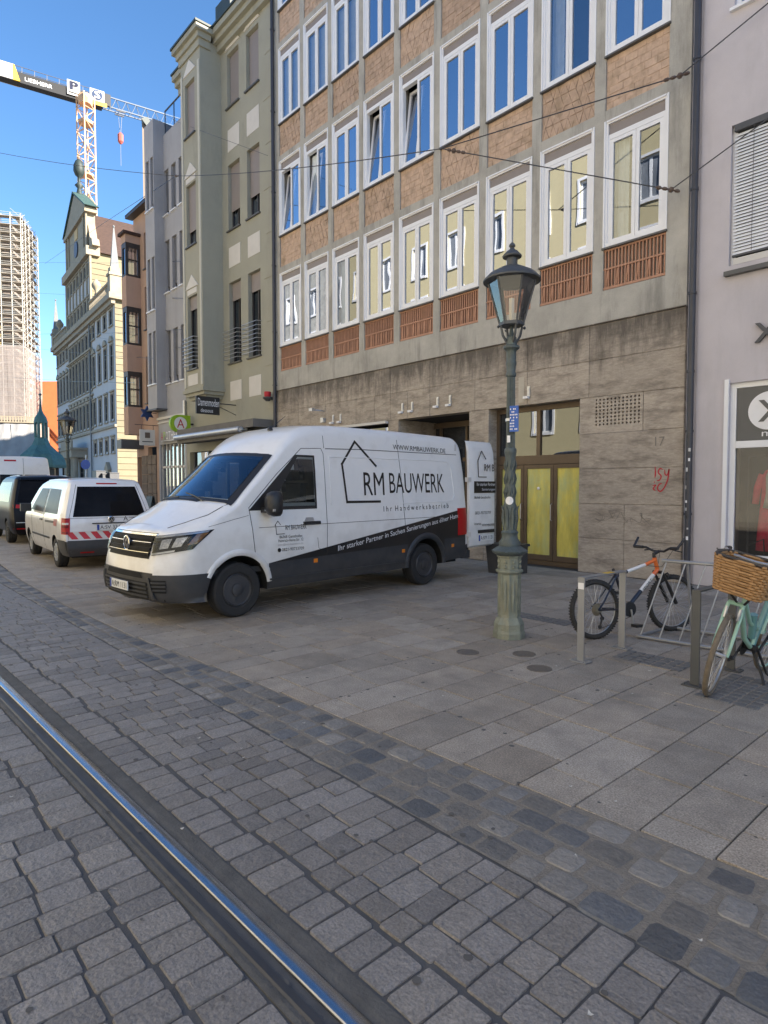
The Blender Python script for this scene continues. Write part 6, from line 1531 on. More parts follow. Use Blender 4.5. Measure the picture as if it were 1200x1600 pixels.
# arch lips
def arch_lip(xc, r0, r1, m, nm, off, a0=-.05, a1=pi + .05, steps=40):
    G = []
    for i in range(steps + 1):
        a = a0 + (a1 - a0) * i / steps; col = []
        for r_, o_ in ((r0, off * .2), (r0 + .015, off), (r1 - .02, off * .9), (r1, .0)):
            x = xc + r_ * cos(a); z = max(.34, .36 + r_ * sin(a)); h = vs.hit((x, 3, max(z, .36 + .455 * max(sin(a), 0) + .006) if r_ < .47 else z), LEFT)
            y = h[0].y if h[0] is not None else .99
            col.append((x, max(y, .90) + o_, z))
        G.append(col)
    return VB(MB().grid(G), nm, m, smooth=True)
arch_lip(-3.64, .43, .535, M['clad'], 'wheel_arch', .03)
arch_lip(0, .435, .52, M['vwhite'], 'wheel_arch', .018, .42, pi - .12)
for x in (0, -3.64):
    b = MB()
    for s_ in (1, -1): b.add([(x + .46 * cos(a), s_ * y, .36 + .46 * sin(a)) for a in [pi * i / 10 for i in range(11)] for y in (.98, .55)], [(2 * i, 2 * i + 1, 2 * i + 3, 2 * i + 2) for i in range(10)]); b.add([(x + .46 * cos(a), s_ * .55, .36 + .46 * sin(a)) for a in [pi * i / 10 for i in range(11)]], [tuple(range(11))])
    VB(b, 'wheel_housing', M['under'])
VB(MB().box(-4.7, .9, -.8, .8, .30, .50), 'underbody', M['under'])
# front: bumper lower part in dark grey
b = MB()
def front_patch(c, off, n, thick=0, d=BACK): return vs.patch([(2, y, z) for y, z in c], d, off, n, thick)
bl = MB()
for (sy) in (1, -1):
    cs = [[(1.3, 0, .265), (1.3, .70 * sy, .265), (1.3, .70 * sy, .60), (1.3, 0, .60)], ]
    q = vs.patch([(2, 0, .268), (2, .66 * sy, .268), (2, .66 * sy, .615), (2, 0, .615)] if sy > 0 else [(2, .66 * sy, .268), (2, 0, .268), (2, 0, .615), (2, .66 * sy, .615)], BACK, .012, (14, 10)); bl.add(q.v, q.f)
    # wraps round to the wheel arch
    a_ = Vector((1.0, .66 * sy, 0)); 
    G = []
    for i in range(25):
        t = i / 24; ang = t * pi / 2; px_, py_ = .70 + 1.2 * cos(ang), 0; 
        d = Vector((-cos(ang * .98), -sin(ang * .98) * sy, 0)); o_ = Vector((.42 + (.36 if 0 else .0), .50 * sy, 0)) ; col = []
        for j in range(9):
            z = .268 + (.615 - .268) * j / 8; h = vs.bvh.ray_cast(o_ + Vector((0, 0, z)) - d * 3, d, 5)
            p = h[0] if h[0] is not None else o_ + Vector((0, 0, z)) - d * .5
            p = p - d * .012
            # stay outside the arch opening
            if p.x < .47 and (p.x) ** 2 + (z - .36) ** 2 < .465 ** 2: p.x = sqrt(max(.465 ** 2 - (z - .36) ** 2, 0))
            col.append(p)
        G.append(col)
    bl.grid(G if sy > 0 else [g[::-1] for g in G])
VB(bl, 'bumper', M['clad'], smooth=True)
# intake slats and openings
b = MB()
q = vs.patch([(2, .60, .30), (2, -.60, .30), (2, -.60, .52), (2, .60, .52)], BACK, .016, (20, 6)); VB(q, 'lower_intake', M['under'])
b = MB()
for z in (.335, .385, .435, .485): q = vs.patch([(2, .60, z), (2, -.60, z), (2, -.60, z + .022), (2, .60, z + .022)], BACK, .034, (20, 1), .02); b.add(q.v, q.f)
VB(b, 'intake_bar', M['clad'])
b = MB(); q = vs.patch([(2, .52, .565), (2, -.52, .565), (2, -.46, .63), (2, .46, .63)], BACK, .02, (18, 2)); VB(q, 'upper_intake', M['under'])
for sy in (1, -1):
    b = MB()
    D_ = Vector((-1, -.75 * sy, 0))
    def dp(y, z): return Vector((1.0, y * sy, z)) 
    c4 = [dp(.67, .40), dp(.92, .40), dp(.92, .555), dp(.66, .555)]
    q = vs.patch(c4 if sy > 0 else [c4[1], c4[0], c4[3], c4[2]], D_, .018, (8, 5)); VB(q, 'side_intake', M['under'])
    for z in (.425, .47, .515):
        c4 = [dp(.67, z), dp(.92, z), dp(.92, z + .02), dp(.67, z + .02)]; q = vs.patch(c4 if sy > 0 else [c4[1], c4[0], c4[3], c4[2]], D_, .032, (8, 1), .02); b.add(q.v, q.f)
    c4 = [dp(.60, .29), dp(.64, .29), dp(.64, .56), dp(.58, .58)]
    q = vs.patch([dp(.70, .29), dp(.76, .29), dp(.64, .58), dp(.58, .58)] if sy > 0 else [dp(.76, .29), dp(.70, .29), dp(.58, .58), dp(.64, .58)], D_, .04, (2, 8), .04); b.add(q.v, q.f)
    VB(b, 'intake_bar', M['clad'])
# grille
M['grblack'] = mat('black grille plastic', (.010, .010, .011), .6, spec=.15)
q = vs.patch([(2, .58, .80), (2, -.58, .80), (2, -.60, 1.105), (2, .60, 1.105)], BACK, .008, (24, 10)); gr = VB(q, 'grille', M['grblack'])
b = MB(); bc = MB()
for k, z in enumerate((.845, .905, .965, 1.025)):
    q = vs.patch([(2, .575, z), (2, -.575, z), (2, -.575, z + .026), (2, .575, z + .026)], BACK, .024, (24, 1), .02); b.add(q.v, q.f)
    if k in (0, 2): q = vs.patch([(2, .575, z + .027), (2, -.575, z + .027), (2, -.575, z + .034), (2, .575, z + .034)], BACK, .029, (24, 1), .012); bc.add(q.v, q.f)
q = vs.patch([(2, .60, 1.075), (2, -.60, 1.075), (2, -.60, 1.10), (2, .60, 1.10)], BACK, .022, (24, 1), .02); bc.add(q.v, q.f)
VB(b, 'grille_bar', M['grblack'], gr); VB(bc, 'chrome_strip', M['chrome'], gr)
# round badge: ring with letters
def badge(sh, parent, y, z, r, d, x_off=.03):
    h = sh.hit((3 if d[0] < 0 else -9, y, z), d); x = h[0].x; s_ = -d[0]; xo = x + s_ * x_off
    b = MB().lathe([(r, 0), (r, s_ * .012), (r * .86, s_ * .016), (r * .84, s_ * .006), (.001, s_ * .006)], 32, (xo, y, z), axis='X')
    bd = b.build('badge', M['chrome'], parent, world=False, smooth=True, angle=40)
    MB().lathe([(r * .83, s_ * .0075), (.001, s_ * .0075)], 28, (xo, y, z), axis='X').build('badge_ground', M['gap'], bd, world=False)
    q = MB(); u = -s_ * 1.0
    def st(a, c): q.bar((xo + s_ * .012, y + u * a[0] * r * -1, z + a[1] * r), (xo + s_ * .012, y + u * c[0] * r * -1, z + c[1] * r), r * .16, .008, (1, 0, 0))
    for sx in (1, -1):
        st((sx * .38, .72), (0, .12)); st((sx * .72, .40), (sx * .36, -.70)); st((sx * .36, -.70), (0, .02))
    q.build('badge_letters', M['chrome'], bd, world=False)
badge(vs, van, 0, .965, .092, BACK)
# headlights
M['lampref'] = mat('lamp reflector', (.30, .31, .33), .3, metal=.7, var=.5, vscale=40)
for sy in (1, -1):
    D_ = Vector((-1, -.85 * sy, 0)); dp = lambda x, y, z: Vector((x, y * sy, z))
    c4 = [dp(.95, .60, .84), dp(.60, .97, .92), dp(.34, 1.01, 1.15), dp(.92, .60, 1.075)]
    cc = c4 if sy > 0 else [c4[1], c4[0], c4[3], c4[2]]
    hl = VB(vs.patch(cc, D_, .006, (14, 8)), 'headlight', M['grblack'])
    def sub(u0, u1, v0, v1):
        f = lambda u, v: (c4[0] * (1 - u) + c4[1] * u) * (1 - v) + (c4[3] * (1 - u) + c4[2] * u) * v
        r_ = [f(u0, v0), f(u1, v0), f(u1, v1), f(u0, v1)]; return r_ if sy > 0 else [r_[1], r_[0], r_[3], r_[2]]
    for u0, u1 in ((.20, .40), (.48, .68)):
        VB(vs.patch(sub(u0, u1, .28, .76), D_, .012, (6, 6)), 'reflector', M['lampref'], hl)
    VB(vs.patch(sub(.02, .95, .88, .98), D_, .014, (14, 2)), 'light_strip', M['silver'], hl)
    VB(vs.patch(sub(.0, .60, .03, .13), D_, .014, (10, 2)), 'light_strip', M['silver'], hl)
    VB(vs.patch(sub(.80, .97, .3, .85), D_, .012, (4, 4)), 'blinker', mat('amber lens', (.35, .14, .03), .2), hl)
    VB(vs.patch(sub(.0, 1., .0, 1.), D_, .022, (14, 8)), 'headlight_lens', M['lens'], hl, smooth=True)
# windscreen, side glass, mirrors, wipers
G = []
for i in range(21):
    v = -1 + 2 * i / 20; col = []
    for j in range(15):
        t = j / 14; x = .255 - .705 * t - (.20 - .02 * t) * v * v * .92; yw = (.95 - .065 * t); h = vs.hit((x, v * yw, 4), DOWN); p = h[0] if h[0] is not None else Vector((x, v * yw, 1.6 + .5 * t))
        col.append(p + Vector((.006, 0, .008)))
    G.append(col)
fb = MB(); n_, m__ = len(G), len(G[0]); fb.v = [tuple(p) for col in G for p in col]
for i in range(n_ - 1):
    for j in range(m__ - 1):
        if i < 1 or i >= n_ - 2 or j < 1 or j >= m__ - 2: fb.f.append((i * m__ + j, (i + 1) * m__ + j, (i + 1) * m__ + j + 1, i * m__ + j + 1)); fb.m.append(0)
VB(fb, 'windscreen_frame', M['black'], smooth=True)
G2 = [[p + Vector((.003, 0, .004)) for p in col[1:-1]] for col in G[1:-1]]
M['wsopaque'] = mat('windscreen glass over dark cab', (.012, .016, .022), .03, spec=1.0, var=.6, vscale=2.5, coat=1.)
M['wsopaque'].node_tree.nodes["Principled BSDF"].inputs["IOR"].default_value = 1.55
M['vws'] = glass('clear windscreen', (.62, .70, .74), .075, (.72, .86, 1.0)); M['vside'] = glass('tinted door glass', (.55, .58, .58), .05, (.85, .92, 1.0))
VB(MB().grid(G2), 'windscreen', M['vws'], smooth=True)
# cab interior
M['trim'] = mat('dark grey cab trim', (.035, .035, .038), .7, var=.15); M['seatf'] = mat('grey seat cloth', (.055, .057, .062), .9, var=.2, vscale=20)
VB(MB().prism([(.08, -.80, 1.0), (.08, -.80, 1.36), (-.05, -.80, 1.40), (-.26, -.80, 1.30), (-.28, -.80, 1.0)], (0, 1.60, 0)), 'dashboard', M['trim'])
VB(MB().box(-1.62, -1.58, -.90, .90, .6, 2.35), 'bulkhead', mat('grey bulkhead', (.20, .20, .21), .8))
VB(MB().box(-1.6, .3, -.9, .9, .55, .62), 'cab_floor', M['trim'])
for y in (.48, -.30, -.62):
    b = MB(); b.prism([(-.65, y - .22, .95), (-1.15, y - .22, .92), (-1.15, y - .22, 1.06), (-.65, y - .22, 1.10)], (0, .44, 0)); b.prism([(-1.12, y - .21, 1.05), (-1.24, y - .21, 1.72), (-1.36, y - .21, 1.72), (-1.26, y - .21, 1.0)], (0, .42, 0)); b.prism([(-1.27, y - .12, 1.76), (-1.28, y - .12, 1.96), (-1.38, y - .12, 1.96), (-1.37, y - .12, 1.76)], (0, .24, 0)); VB(b, 'seat', M['seatf'])
sw_ = MB().tube([(-.40 - .08 * sin(t), .48 + .20 * cos(t), 1.38 + .18 * sin(t)) for t in [2 * pi * i / 24 for i in range(24)]], .016, 6, closed=True).tube([(-.40, .28, 1.38), (-.40, .68, 1.38)], .02, 6).tube([(-.40, .48, 1.38), (-.2, .48, 1.28)], .03, 6); VB(sw_, 'steering_wheel', M['black'])
VB(MB().add([(.07, .62, 1.37), (-.05, .60, 1.405), (-.04, .42, 1.405), (.08, .45, 1.37)], [(0, 1, 2, 3)]), 'paper_note', M['white'])
VB(MB().box(-.36, -.33, -.14, .14, 1.93, 2.0), 'rear_view_mirror', M['black'])
q = MB()
for y0, y1 in ((.55, -.02), (-.10, -.66)):
    a = vs.hit((.23, y0, 4), DOWN)[0]; c = vs.hit((.17, y1, 4), DOWN)[0]; q.tube([a + Vector((.01, 0, .02)), a.lerp(c, .5) + Vector((0, 0, .03)), c + Vector((0, 0, .022))], .009, 5)
VB(q, 'wiper', M['black'])
VB(vs.patch([(.275, .45, 3), (.275, -.45, 3), (.22, -.45, 3), (.22, .45, 3)] , DOWN, .006, (16, 2)), 'scuttle', M['black'])
M['sideglass'] = mat('side glass over dark cab', (.010, .010, .011), .05, spec=.06, var=.5, vscale=2.0)
for sy, d in ((1, LEFT), (-1, RIGHT)):
    def sp_(pts, off, n): 
        c = [(x, 1.3 * sy, z) for x, z in pts]; return vs.patch(c if sy > 0 else [c[1], c[0], c[3], c[2]], d, off, n)
    fr_ = MB()
    for i in range(4):
        k = (i + 1) % 4; q = sp_([SIDE_OUT[i], SIDE_OUT[k], SIDE_IN[k], SIDE_IN[i]], .004, (10, 2)); fr_.add(q.v, q.f)
    VB(fr_, 'window_surround', M['black'])
    VB(sp_([(-.50, 1.405), (-1.255, 1.405), (-1.255, 2.08), (-.985, 2.08)], .006, (14, 10)), 'side_window', M['vside'])
    q = MB(); q.box(-.50, -.34, sy * .99 if sy > 0 else sy * 1.12, sy * 1.12 if sy > 0 else sy * .99, 1.33, 1.40); VB(q, 'mirror_arm', M['black'])
    b = MB(); y0 = 1.10 * sy; y1 = 1.30 * sy; prof = []
    for t, (dx, s1) in enumerate(((.10, .55), (.06, .85), (0, 1.), (-.06, 1.), (-.075, .92))):
        rr = []
        for i in range(16):
            a = 2 * pi * i / 16; ca_, sa_ = cos(a), sin(a); e = 2 / 3.5
            rr.append((-.40 + dx, (y0 + y1) / 2 + .11 * s1 * math.copysign(abs(ca_) ** e, ca_), 1.45 + .165 * s1 * math.copysign(abs(sa_) ** e, sa_)))
        prof.append(rr + rr[:1])
    b.grid(prof); b.add(prof[-1][:16], [tuple(range(16))]); b.add(prof[0][:16], [tuple(range(16))]); mr = VB(b, 'mirror', M['black'], smooth=True, angle=50)
    VB(MB().box(-.36, -.33, min(y0, y1) + .0, max(y0, y1), 1.355, 1.385), 'mirror_blinker', M['silver'], mr)
# seams
sm = MB()
def seam(pts, d=LEFT, r=.0045):
    q = vs.line([(p[0], 1.3, p[1]) if d == LEFT else p for p in pts], d, r); sm.add(q.v, q.f)
seam([(-1.45, .42), (-1.46, 1.2), (-1.455, 2.14), (-1.42, 2.215), (-1.06, 2.20), (-.62, 1.84), (-.16, 1.40), (-.19, 1.2), (-.24, .80)])
seam([(-1.475, 2.22), (-1.47, 2.40)]); seam([(-3.02, 2.42), (-3.08, 1.5), (-3.12, .80)]); seam([(-1.5, 2.215), (-2.2, 2.23), (-4.55, 2.23)], r=.006); seam([(-.3, 1.135), (-4.6, 1.15)], r=.004); seam([(.42, 1.18), (.05, 1.26), (-.15, 1.30)], r=.003)
seam([(-1.47, .72), (-1.30, .80), (-1.28, .95)], r=.003)
for y in (.62, ):
    for sy in (1, -1): q = vs.line([(.08, .90 * sy, 3), (.35, .86 * sy, 3), (.60, .74 * sy, 3), (.76, .62 * sy, 3)], DOWN, .006); sm.add(q.v, q.f)
VB(sm, 'panel_gap', M['gap'])
# raised panel field: rounded groove on the cargo side
q = MB(); pts = [(-1.55, 2.10), (-3.9, 2.11), (-4.28, 2.09), (-4.36, 2.02), (-4.42, 1.5), (-4.36, 1.42), (-4.2, 1.40), (-3.0, 1.40)]
l_ = vs.line([(x, 1.3, z) for x, z in pts], LEFT, .007, .06); q.add(l_.v, l_.f); l_ = vs.line([(-1.56, 1.3, 2.10), (-1.55, 1.3, 1.40)], LEFT, .005); q.add(l_.v, l_.f); VB(q, 'pressed_edge', M['vwhite'], smooth=True)
# handle, markers, lamps
VB(side_patch([(-1.03, 1.145), (-1.32, 1.145), (-1.32, 1.185), (-1.03, 1.185)], .03, (8, 2), .03), 'door_handle', M['black'])
VB(side_patch([(-1.05, 1.19), (-1.22, 1.19), (-1.20, 1.24), (-1.08, 1.24)], .012, (4, 2), .012), 'handle_cup', M['silver'])
for x in (-1.20, -3.02, -4.30): VB(side_patch([(x, .60), (x - .07, .60), (x - .07, .655), (x, .655)], .016, (2, 2), .012), 'side_marker', M['orange'])
VB(vs.patch([(-4.56, 1.3, .80), (-4.80, 1.0, .80), (-4.80, 1.0, 1.28), (-4.56, 1.3, 1.28)], (.25, -1, 0), .008, (6, 10), .012), 'tail_light', M['redlens'])
VB(vs.patch([(-4.5, 1.3, 2.30), (-4.56, 1.3, 2.30), (-4.58, 1.3, 2.42), (-4.53, 1.3, 2.42)], LEFT, .006, (2, 3)), 'rear_vent', M['panelw'])
q = MB().lathe([(.045, 2.57), (.03, 2.61), (.0, 2.63)], 10, (-.95, .35, -.09)); q.tube([(-.95, .35, 2.50), (-1.22, .35, 2.70)], [.009, .004], 5); VB(q, 'aerial', M['black'])
number_plate(van, (1.105, 0, .45), (0, 1, 0), (0, 0, 1), (1, 0, 0), 'A:RM 1131')
for (x, y, o_) in ((0, .86, 1), (0, -.86, -1), (-3.64, .86, 1), (-3.64, -.86, -1)): wheel(van, x, y, .352, .23, M['steelrim'], o_)
# house emblem and lettering on the side
def bar2(p0, p1, w_):
    p0 = Vector((p0[0], 0, p0[1])); p1 = Vector((p1[0], 0, p1[1])); t = (p1 - p0).normalized(); n_ = Vector((-t.z, 0, t.x)) * w_ / 2; e_ = t * w_ / 2
    c = [p0 - n_ - e_, p1 - n_ + e_, p1 + n_ + e_, p0 + n_ - e_]; c = [(p.x, 1.3, p.z) for p in c]
    return vs.patch(c, LEFT, .004, (8, 2))
q = MB()
for a, c in (((-2.50, 1.99), (-2.09, 2.345)), ((-2.09, 2.345), (-1.80, 2.00)), ((-1.80, 2.00), (-1.86, 1.44)), ((-1.86, 1.44), (-2.55, 1.435))): l_ = bar2(a, c, .036); q.add(l_.v, l_.f)
VB(q, 'house_emblem', M['decal'])
T = lambda *a, **k: decal_text(vs, van, *a, **k)
T('RM', -2.22, 1.535, .44, .35, M['decal']); T('BAUWERK', -2.78, 1.56, 1.36, .325, M['decal'], slope=.0)
T('WWW.RMBAUWERK.DE', -2.92, 2.262, 1.33, .080, M['decal'], slope=-.012); T('I h r  H a n d w e r k s b e t r i e b', -2.62, 1.275, 1.62, .085, M['decal'], slope=.01)
T('Ihr starker Partner in Sachen Sanierungen aus einer Hand', -1.66, .705, 2.86, .105, M['white'], slope=.135)
T('RM BAUWERK', -.72, 1.085, .36, .065, M['decal'])
q = MB()
for a, c in (((-.64, 1.16), (-.60, 1.21)), ((-.60, 1.21), (-.55, 1.155)), ((-.56, 1.16), (-.57, 1.035)), ((-.57, 1.035), (-.70, 1.035))): l_ = bar2(a, c, .009); q.add(l_.v, l_.f)
VB(q, 'house_emblem', M['decal'])
T('86368 Gersthofen', -.62, .975, .38, .04, M['decal']); T('Heinrich-Heine-Str. 12', -.60, .925, .42, .04, M['decal']); T('info@rm-bauwerk.de', -.60, .87, .42, .035, M['silver']); T('0821-90733709', -.66, .80, .37, .042, M['decal'])
VB(MB().lathe([(.028, 0), (.028, .003), (.001, .003)], 14, (-.615, 1.019, .82), axis='Y'), 'phone_symbol', M['decal'])
# open rear door, standing out behind the van
dx0, dx1, dy = -4.84, -5.63, .985
b = MB(); prof = [(.55, .0), (.58, .03), (1.2, .04), (1.9, .03), (2.3, .0), (2.46, -.05), (2.5, -.09)]
b.grid([[(x, dy + o_ - (.02 if i in (0, 8) else 0), z) for z, o_ in prof] for i, x in enumerate([dx0 + (dx1 - dx0) * i / 8 for i in range(9)])])
b.grid([[(x, dy - .055 + o_ * .5, z) for z, o_ in prof] for x in (dx1, dx0)])
for x in (dx0, dx1): b.add([(x, dy + o_ - .02, z) for z, o_ in prof] + [(x, dy - .055 + o_ * .5, z) for z, o_ in prof[::-1]], [tuple(range(14))])
b.add([(dx0, dy - .02, .55), (dx1, dy - .02, .55), (dx1, dy - .055, .55), (dx0, dy - .055, .55)], [(0, 1, 2, 3)])
dr = VB(b, 'rear_door', M['vwhite'], smooth=True, angle=40)
def dpanel(x0, x1, z0, z1, nm, m, o=.052, th_=.008): return MB().box(x1, x0, dy + o, dy + o + th_, z0, z1).build(nm, m, dr, world=False)
dpanel(-4.95, -5.62, 1.545, 1.76, 'slogan_panel', M['decal'], .0395)
def dtext(t, xl, z, wd, ht, m, o=.050):
    uv, fs = text_data(t); return MB().add([(xl - a * wd, dy + o, z + c * ht) for a, c in uv], fs).build('lettering', m, dr, world=False)
dtext('Ihr starker Partner', -5.02, 1.675, .58, .06, M['white']); dtext('Sanierungen', -5.18, 1.575, .42, .06, M['white']); dtext('86368 Gersthofen', -4.96, 1.44, .5, .05, M['decal'], .043); dtext('0821-90733709', -4.98, 1.15, .5, .055, M['decal'], .043); dtext('acuarius', -4.96, .96, .2, .04, M['decal'], .043); dtext('WWW.RMBAUWERK', -5.2, .915, .40, .05, M['decal'], .043); dtext('RM B', -5.27, 1.95, .32, .13, M['decal'], .036)
q = MB()
for a, c in (((-5.32, 2.17), (-5.18, 2.32)), ((-5.18, 2.32), (-5.07, 2.14)), ((-5.07, 2.14), (-5.09, 1.84)), ((-5.09, 1.84), (-5.34, 1.84))): q.bar((a[0], dy + .036, a[1]), (c[0], dy + .036, c[1]), .006, .016, (0, 0, 1) if abs(a[1] - c[1]) < .2 else (1, 0, 0))
q.build('house_emblem', M['decal'], dr, world=False)
dpanel(-5.08, -5.58, .80, .86, 'handle_recess', M['black'], .036, .02)
number_plate(dr, (-5.33, dy + .035, .71), (-1, 0, 0), (0, 0, 1), (0, 1, 0), 'A:RM 1131', .48, .11)
for z in (.75, 1.75): MB().box(-4.88, -4.78, dy - .04, dy + .03, z, z + .08).build('hinge', M['panelw'], dr, world=False)
q = MB().box(-4.93, -4.70, -.9, .95, .36, .50); VB(q, 'rear_step', M['clad'])
# boxes of the opening: dark load space seen behind
VB(MB().box(-4.83, -4.80, -.85, .85, .52, 2.35), 'load_opening', M['under'])
bn = thing('waste_bin', 'grey waste bin standing behind the open van door', 'bin', (-7.35, 9.75, 0)); MB().prism([(-7.62, 9.5, .0), (-7.08, 9.5, 0), (-7.04, 9.46, .52), (-7.66, 9.46, .52)], (0, .5, 0)).box(-7.68, -7.02, 9.44, 10.0, .521, .57).build('body', M['clad'], bn)
# ------------------------------------------------------------------ cars seen from behind
def rear_car(name, label, cat, org, rz, S, paint, parts):
    t = thing(name, label, cat, org, rz); sh = Shell(S); obj('body', sh.b.mesh('body', [paint, M['under'], M['clad']]), t, smooth=True, angle=38); parts(t, sh); return t
CS = dict(W=[(.25, .80), (.4, .86), (.6, .885), (.9, .892), (1.0, .885), (1.12, .86), (1.4, .79), (1.7, .70), (1.85, .64)],
  zt=[(-3.6, 1.76), (-3.3, 1.80), (-2.2, 1.83), (-1.2, 1.815), (-.8, 1.76), (-.55, 1.68), (.2, 1.18), (.32, 1.11)], ztf=[(0, 1.11), (.6, 1.02), (1, .86)], xn=[(.2, .8), (.5, .87), (.75, .84), (.9, .78), (1.1, .6)],
  xr=[(.25, -3.82), (.42, -3.90), (.62, -3.89), (.72, -3.84), (.95, -3.83), (1.08, -3.80), (1.4, -3.70), (1.7, -3.55), (1.82, -3.42)],
  zb=[(-4, .30), (-3, .24), (1, .22)], xr0=-3.30, xf0=.32, arch=[(0, .36, .31), (-3.0, .36, .31)], lev=[.28, .36, .44, .52, .58, .60, .7, .8, .9, .98, 1.04, 1.1, 1.2, 1.35, 1.5, 1.6],
  crn=[(-3.3, .10, .12), (.32, .10, .18)], crnf=[(0, .1, .18), (1, .06, .2)], low=.56, lowx=-3.36, ftaper=.28, rtaper=.05, camber=.03, rbulge=.05)
M['darkpane'] = mat('dark privacy glass', (.018, .019, .021), .35, spec=.12, var=.5, vscale=4)
M['redlens2'] = mat('deep red lens', (.16, .004, .006), .3, spec=.3)
def caddy_parts(t, sh):
    B = lambda b, nm, m, par=t, **k: b.build(nm, m, par, world=False, **k)
    rp = lambda c, off, n, th=0.: sh.patch([(-8, y, z) for y, z in c], FRONT, off, n, th)
    B(rp([(-.70, 1.06), (.70, 1.06), (.56, 1.66), (-.56, 1.66)], .005, (16, 8)), 'rear_window', M['sideglass'])
    for sy in (1, -1):
        c = [Vector((-5, .76 * sy + .52 * sy, .72)), Vector((-5, .97 * sy + .52 * sy, .72)), Vector((-5, .96 * sy + .52 * sy, 1.04)), Vector((-5, .76 * sy + .52 * sy, 1.04))]
        tl = B(sh.patch([c[1], c[0], c[3], c[2]] if sy > 0 else c, (1, -.45 * sy, 0), .012, (10, 8), .02), 'tail_light', M['redlens'])
        for v0, v1, mm_ in ((.06, .16, 'redlens2'), (.40, .56, 'redlens2'), (.60, .72, 'panelw'), (.90, .97, 'redlens2')):
            l4 = [c[0].lerp(c[3], v0).lerp(c[1].lerp(c[2], v0), .12), c[0].lerp(c[3], v0).lerp(c[1].lerp(c[2], v0), .88), c[0].lerp(c[3], v1).lerp(c[1].lerp(c[2], v1), .88), c[0].lerp(c[3], v1).lerp(c[1].lerp(c[2], v1), .12)]
            B(sh.patch([l4[1], l4[0], l4[3], l4[2]] if sy > 0 else l4, (1, -.45 * sy, 0), .015, (6, 2)), 'lamp_segment', M[mm_], tl)
    b = rp([(-.82, .34), (.82, .34), (.82, .60), (-.82, .60)], .018, (20, 6), .03); B(b, 'bumper', M['clad'])
    for sy, d in ((1, LEFT), (-1, RIGHT)):
        c = [(-3.36, 1.2 * sy, .32), (-3.85, 1.2 * sy, .34), (-3.85, 1.2 * sy, .60), (-3.36, 1.2 * sy, .60)]
        B(sh.patch([c[1], c[0], c[3], c[2]] if sy < 0 else c, d, .014, (8, 5)), 'bumper', M['clad'])
        def sp_(pts, off, n, th=0.):
            c = [(x, 1.2 * sy, z) for x, z in pts]; return sh.patch(c if sy > 0 else [c[1], c[0], c[3], c[2]], d, off, n, th)
        B(sp_([(-1.95, 1.10), (-3.22, 1.10), (-3.02, 1.60), (-1.95, 1.62)], .006, (12, 6)), 'side_window', M['darkpane'])
        B(sp_([(-.30, 1.12), (-1.80, 1.10), (-1.80, 1.62), (-.98, 1.62)], .006, (12, 6)), 'side_window', M['darkpane'])
        B(sp_([(-.5, .56), (-2.5, .56), (-2.5, .60), (-.5, .60)], .014, (12, 1), .012), 'rub_strip', M['black'])
        B(sp_([(-1.55, .92), (-1.80, .92), (-1.80, .955), (-1.55, .955)], .02, (4, 1), .02), 'door_handle', M['black'])
        B(sp_([(-2.1, .90), (-3.05, .91), (-3.05, .955), (-2.1, .945)], .006, (6, 1)), 'slide_rail', M['black'])
        for k in range(3): B(sp_([(-3.0 - k * .11, .86), (-3.05 - k * .11, .86), (-3.08 - k * .11, 1.0), (-3.03 - k * .11, 1.0)], .007, (2, 2)), 'reflective_stripe', M['redstripe'])
        q = MB(); y0 = .98 * sy; q.box(-.55, -.40, min(.90 * sy, 1.12 * sy), max(.90 * sy, 1.12 * sy), 1.08, 1.26); B(q, 'mirror', M['black'])
        l_ = sh.line([(-1.87, 1.2 * sy, .30), (-1.87, 1.2 * sy, 1.66)], d, .004); B(l_, 'panel_gap', M['gap'])
        l_ = sh.line([(-.55, 1.2 * sy, .30), (-.45, 1.2 * sy, 1.08)], d, .004); B(l_, 'panel_gap', M['gap'])
    for k in range(7):
        y = .74 - k * .22; c = [(-(-y), .625), (y - .12, .625), (y - .02, .765), (y + .10, .765)]
        B(rp([(y - .12, .625), (y, .625), (y + .10, .765), (y - .02, .765)], .006, (3, 3)), 'reflective_stripe', M['redstripe'])
    B(rp([(-.84, .615), (.82, .615), (.82, .775), (-.84, .775)], .003, (12, 2)), 'stripe_ground', M['panelw'])
    B(rp([(-.2, 1.71), (.2, 1.71), (.2, 1.735), (-.2, 1.735)], .008, (6, 1)), 'brake_light', M['redlens'])
    h = sh.hit((-8, 0, .84), FRONT)[0]; number_plate(t, (h.x - .012, 0.02, .845), (0, -1, 0), (0, 0, 1), (-1, 0, 0), 'A:SV 3245')
    B(rp([(-.36, .915), (.36, .915), (.36, .935), (-.36, .935)], .02, (6, 1), .02), 'plate_trim', M['gap'])
    badge(sh, t, 0.0, 1.0, .062, FRONT, .012)
    rear_text(sh, t, 'A', -.24, .965, .09, .085, M['decal']); rear_text(sh, t, 'Stadt Augsburg', -.36, 1.005, .32, .032, M['decal'])
    for (x, y, o_) in ((0, .74, 1), (0, -.74, -1), (-3.0, .76, 1), (-3.0, -.76, -1)): wheel(t, x, y, .31, .20, M['silver'], o_, style='trim')
    B(MB().box(-3.7, .7, -.7, .7, .24, .40), 'underbody', M['under'])
    l_ = MB()
    for pts in ([(-.78, 1.03), (.78, 1.03)], [(-.80, .61), (-.78, 1.0), (-.58, 1.70)], [(.80, .61), (.78, 1.0), (.58, 1.70)]): q = sh.line([(-8, y, z) for y, z in pts], FRONT, .004); l_.add(q.v, q.f)
    B(l_, 'panel_gap', M['gap'])
    for y in (.62, -.62): q = sh.line([(-3.1, y, 4), (-1.2, y, 4)], DOWN, .012, .2); B(q, 'roof_rail', M['vwhite'])
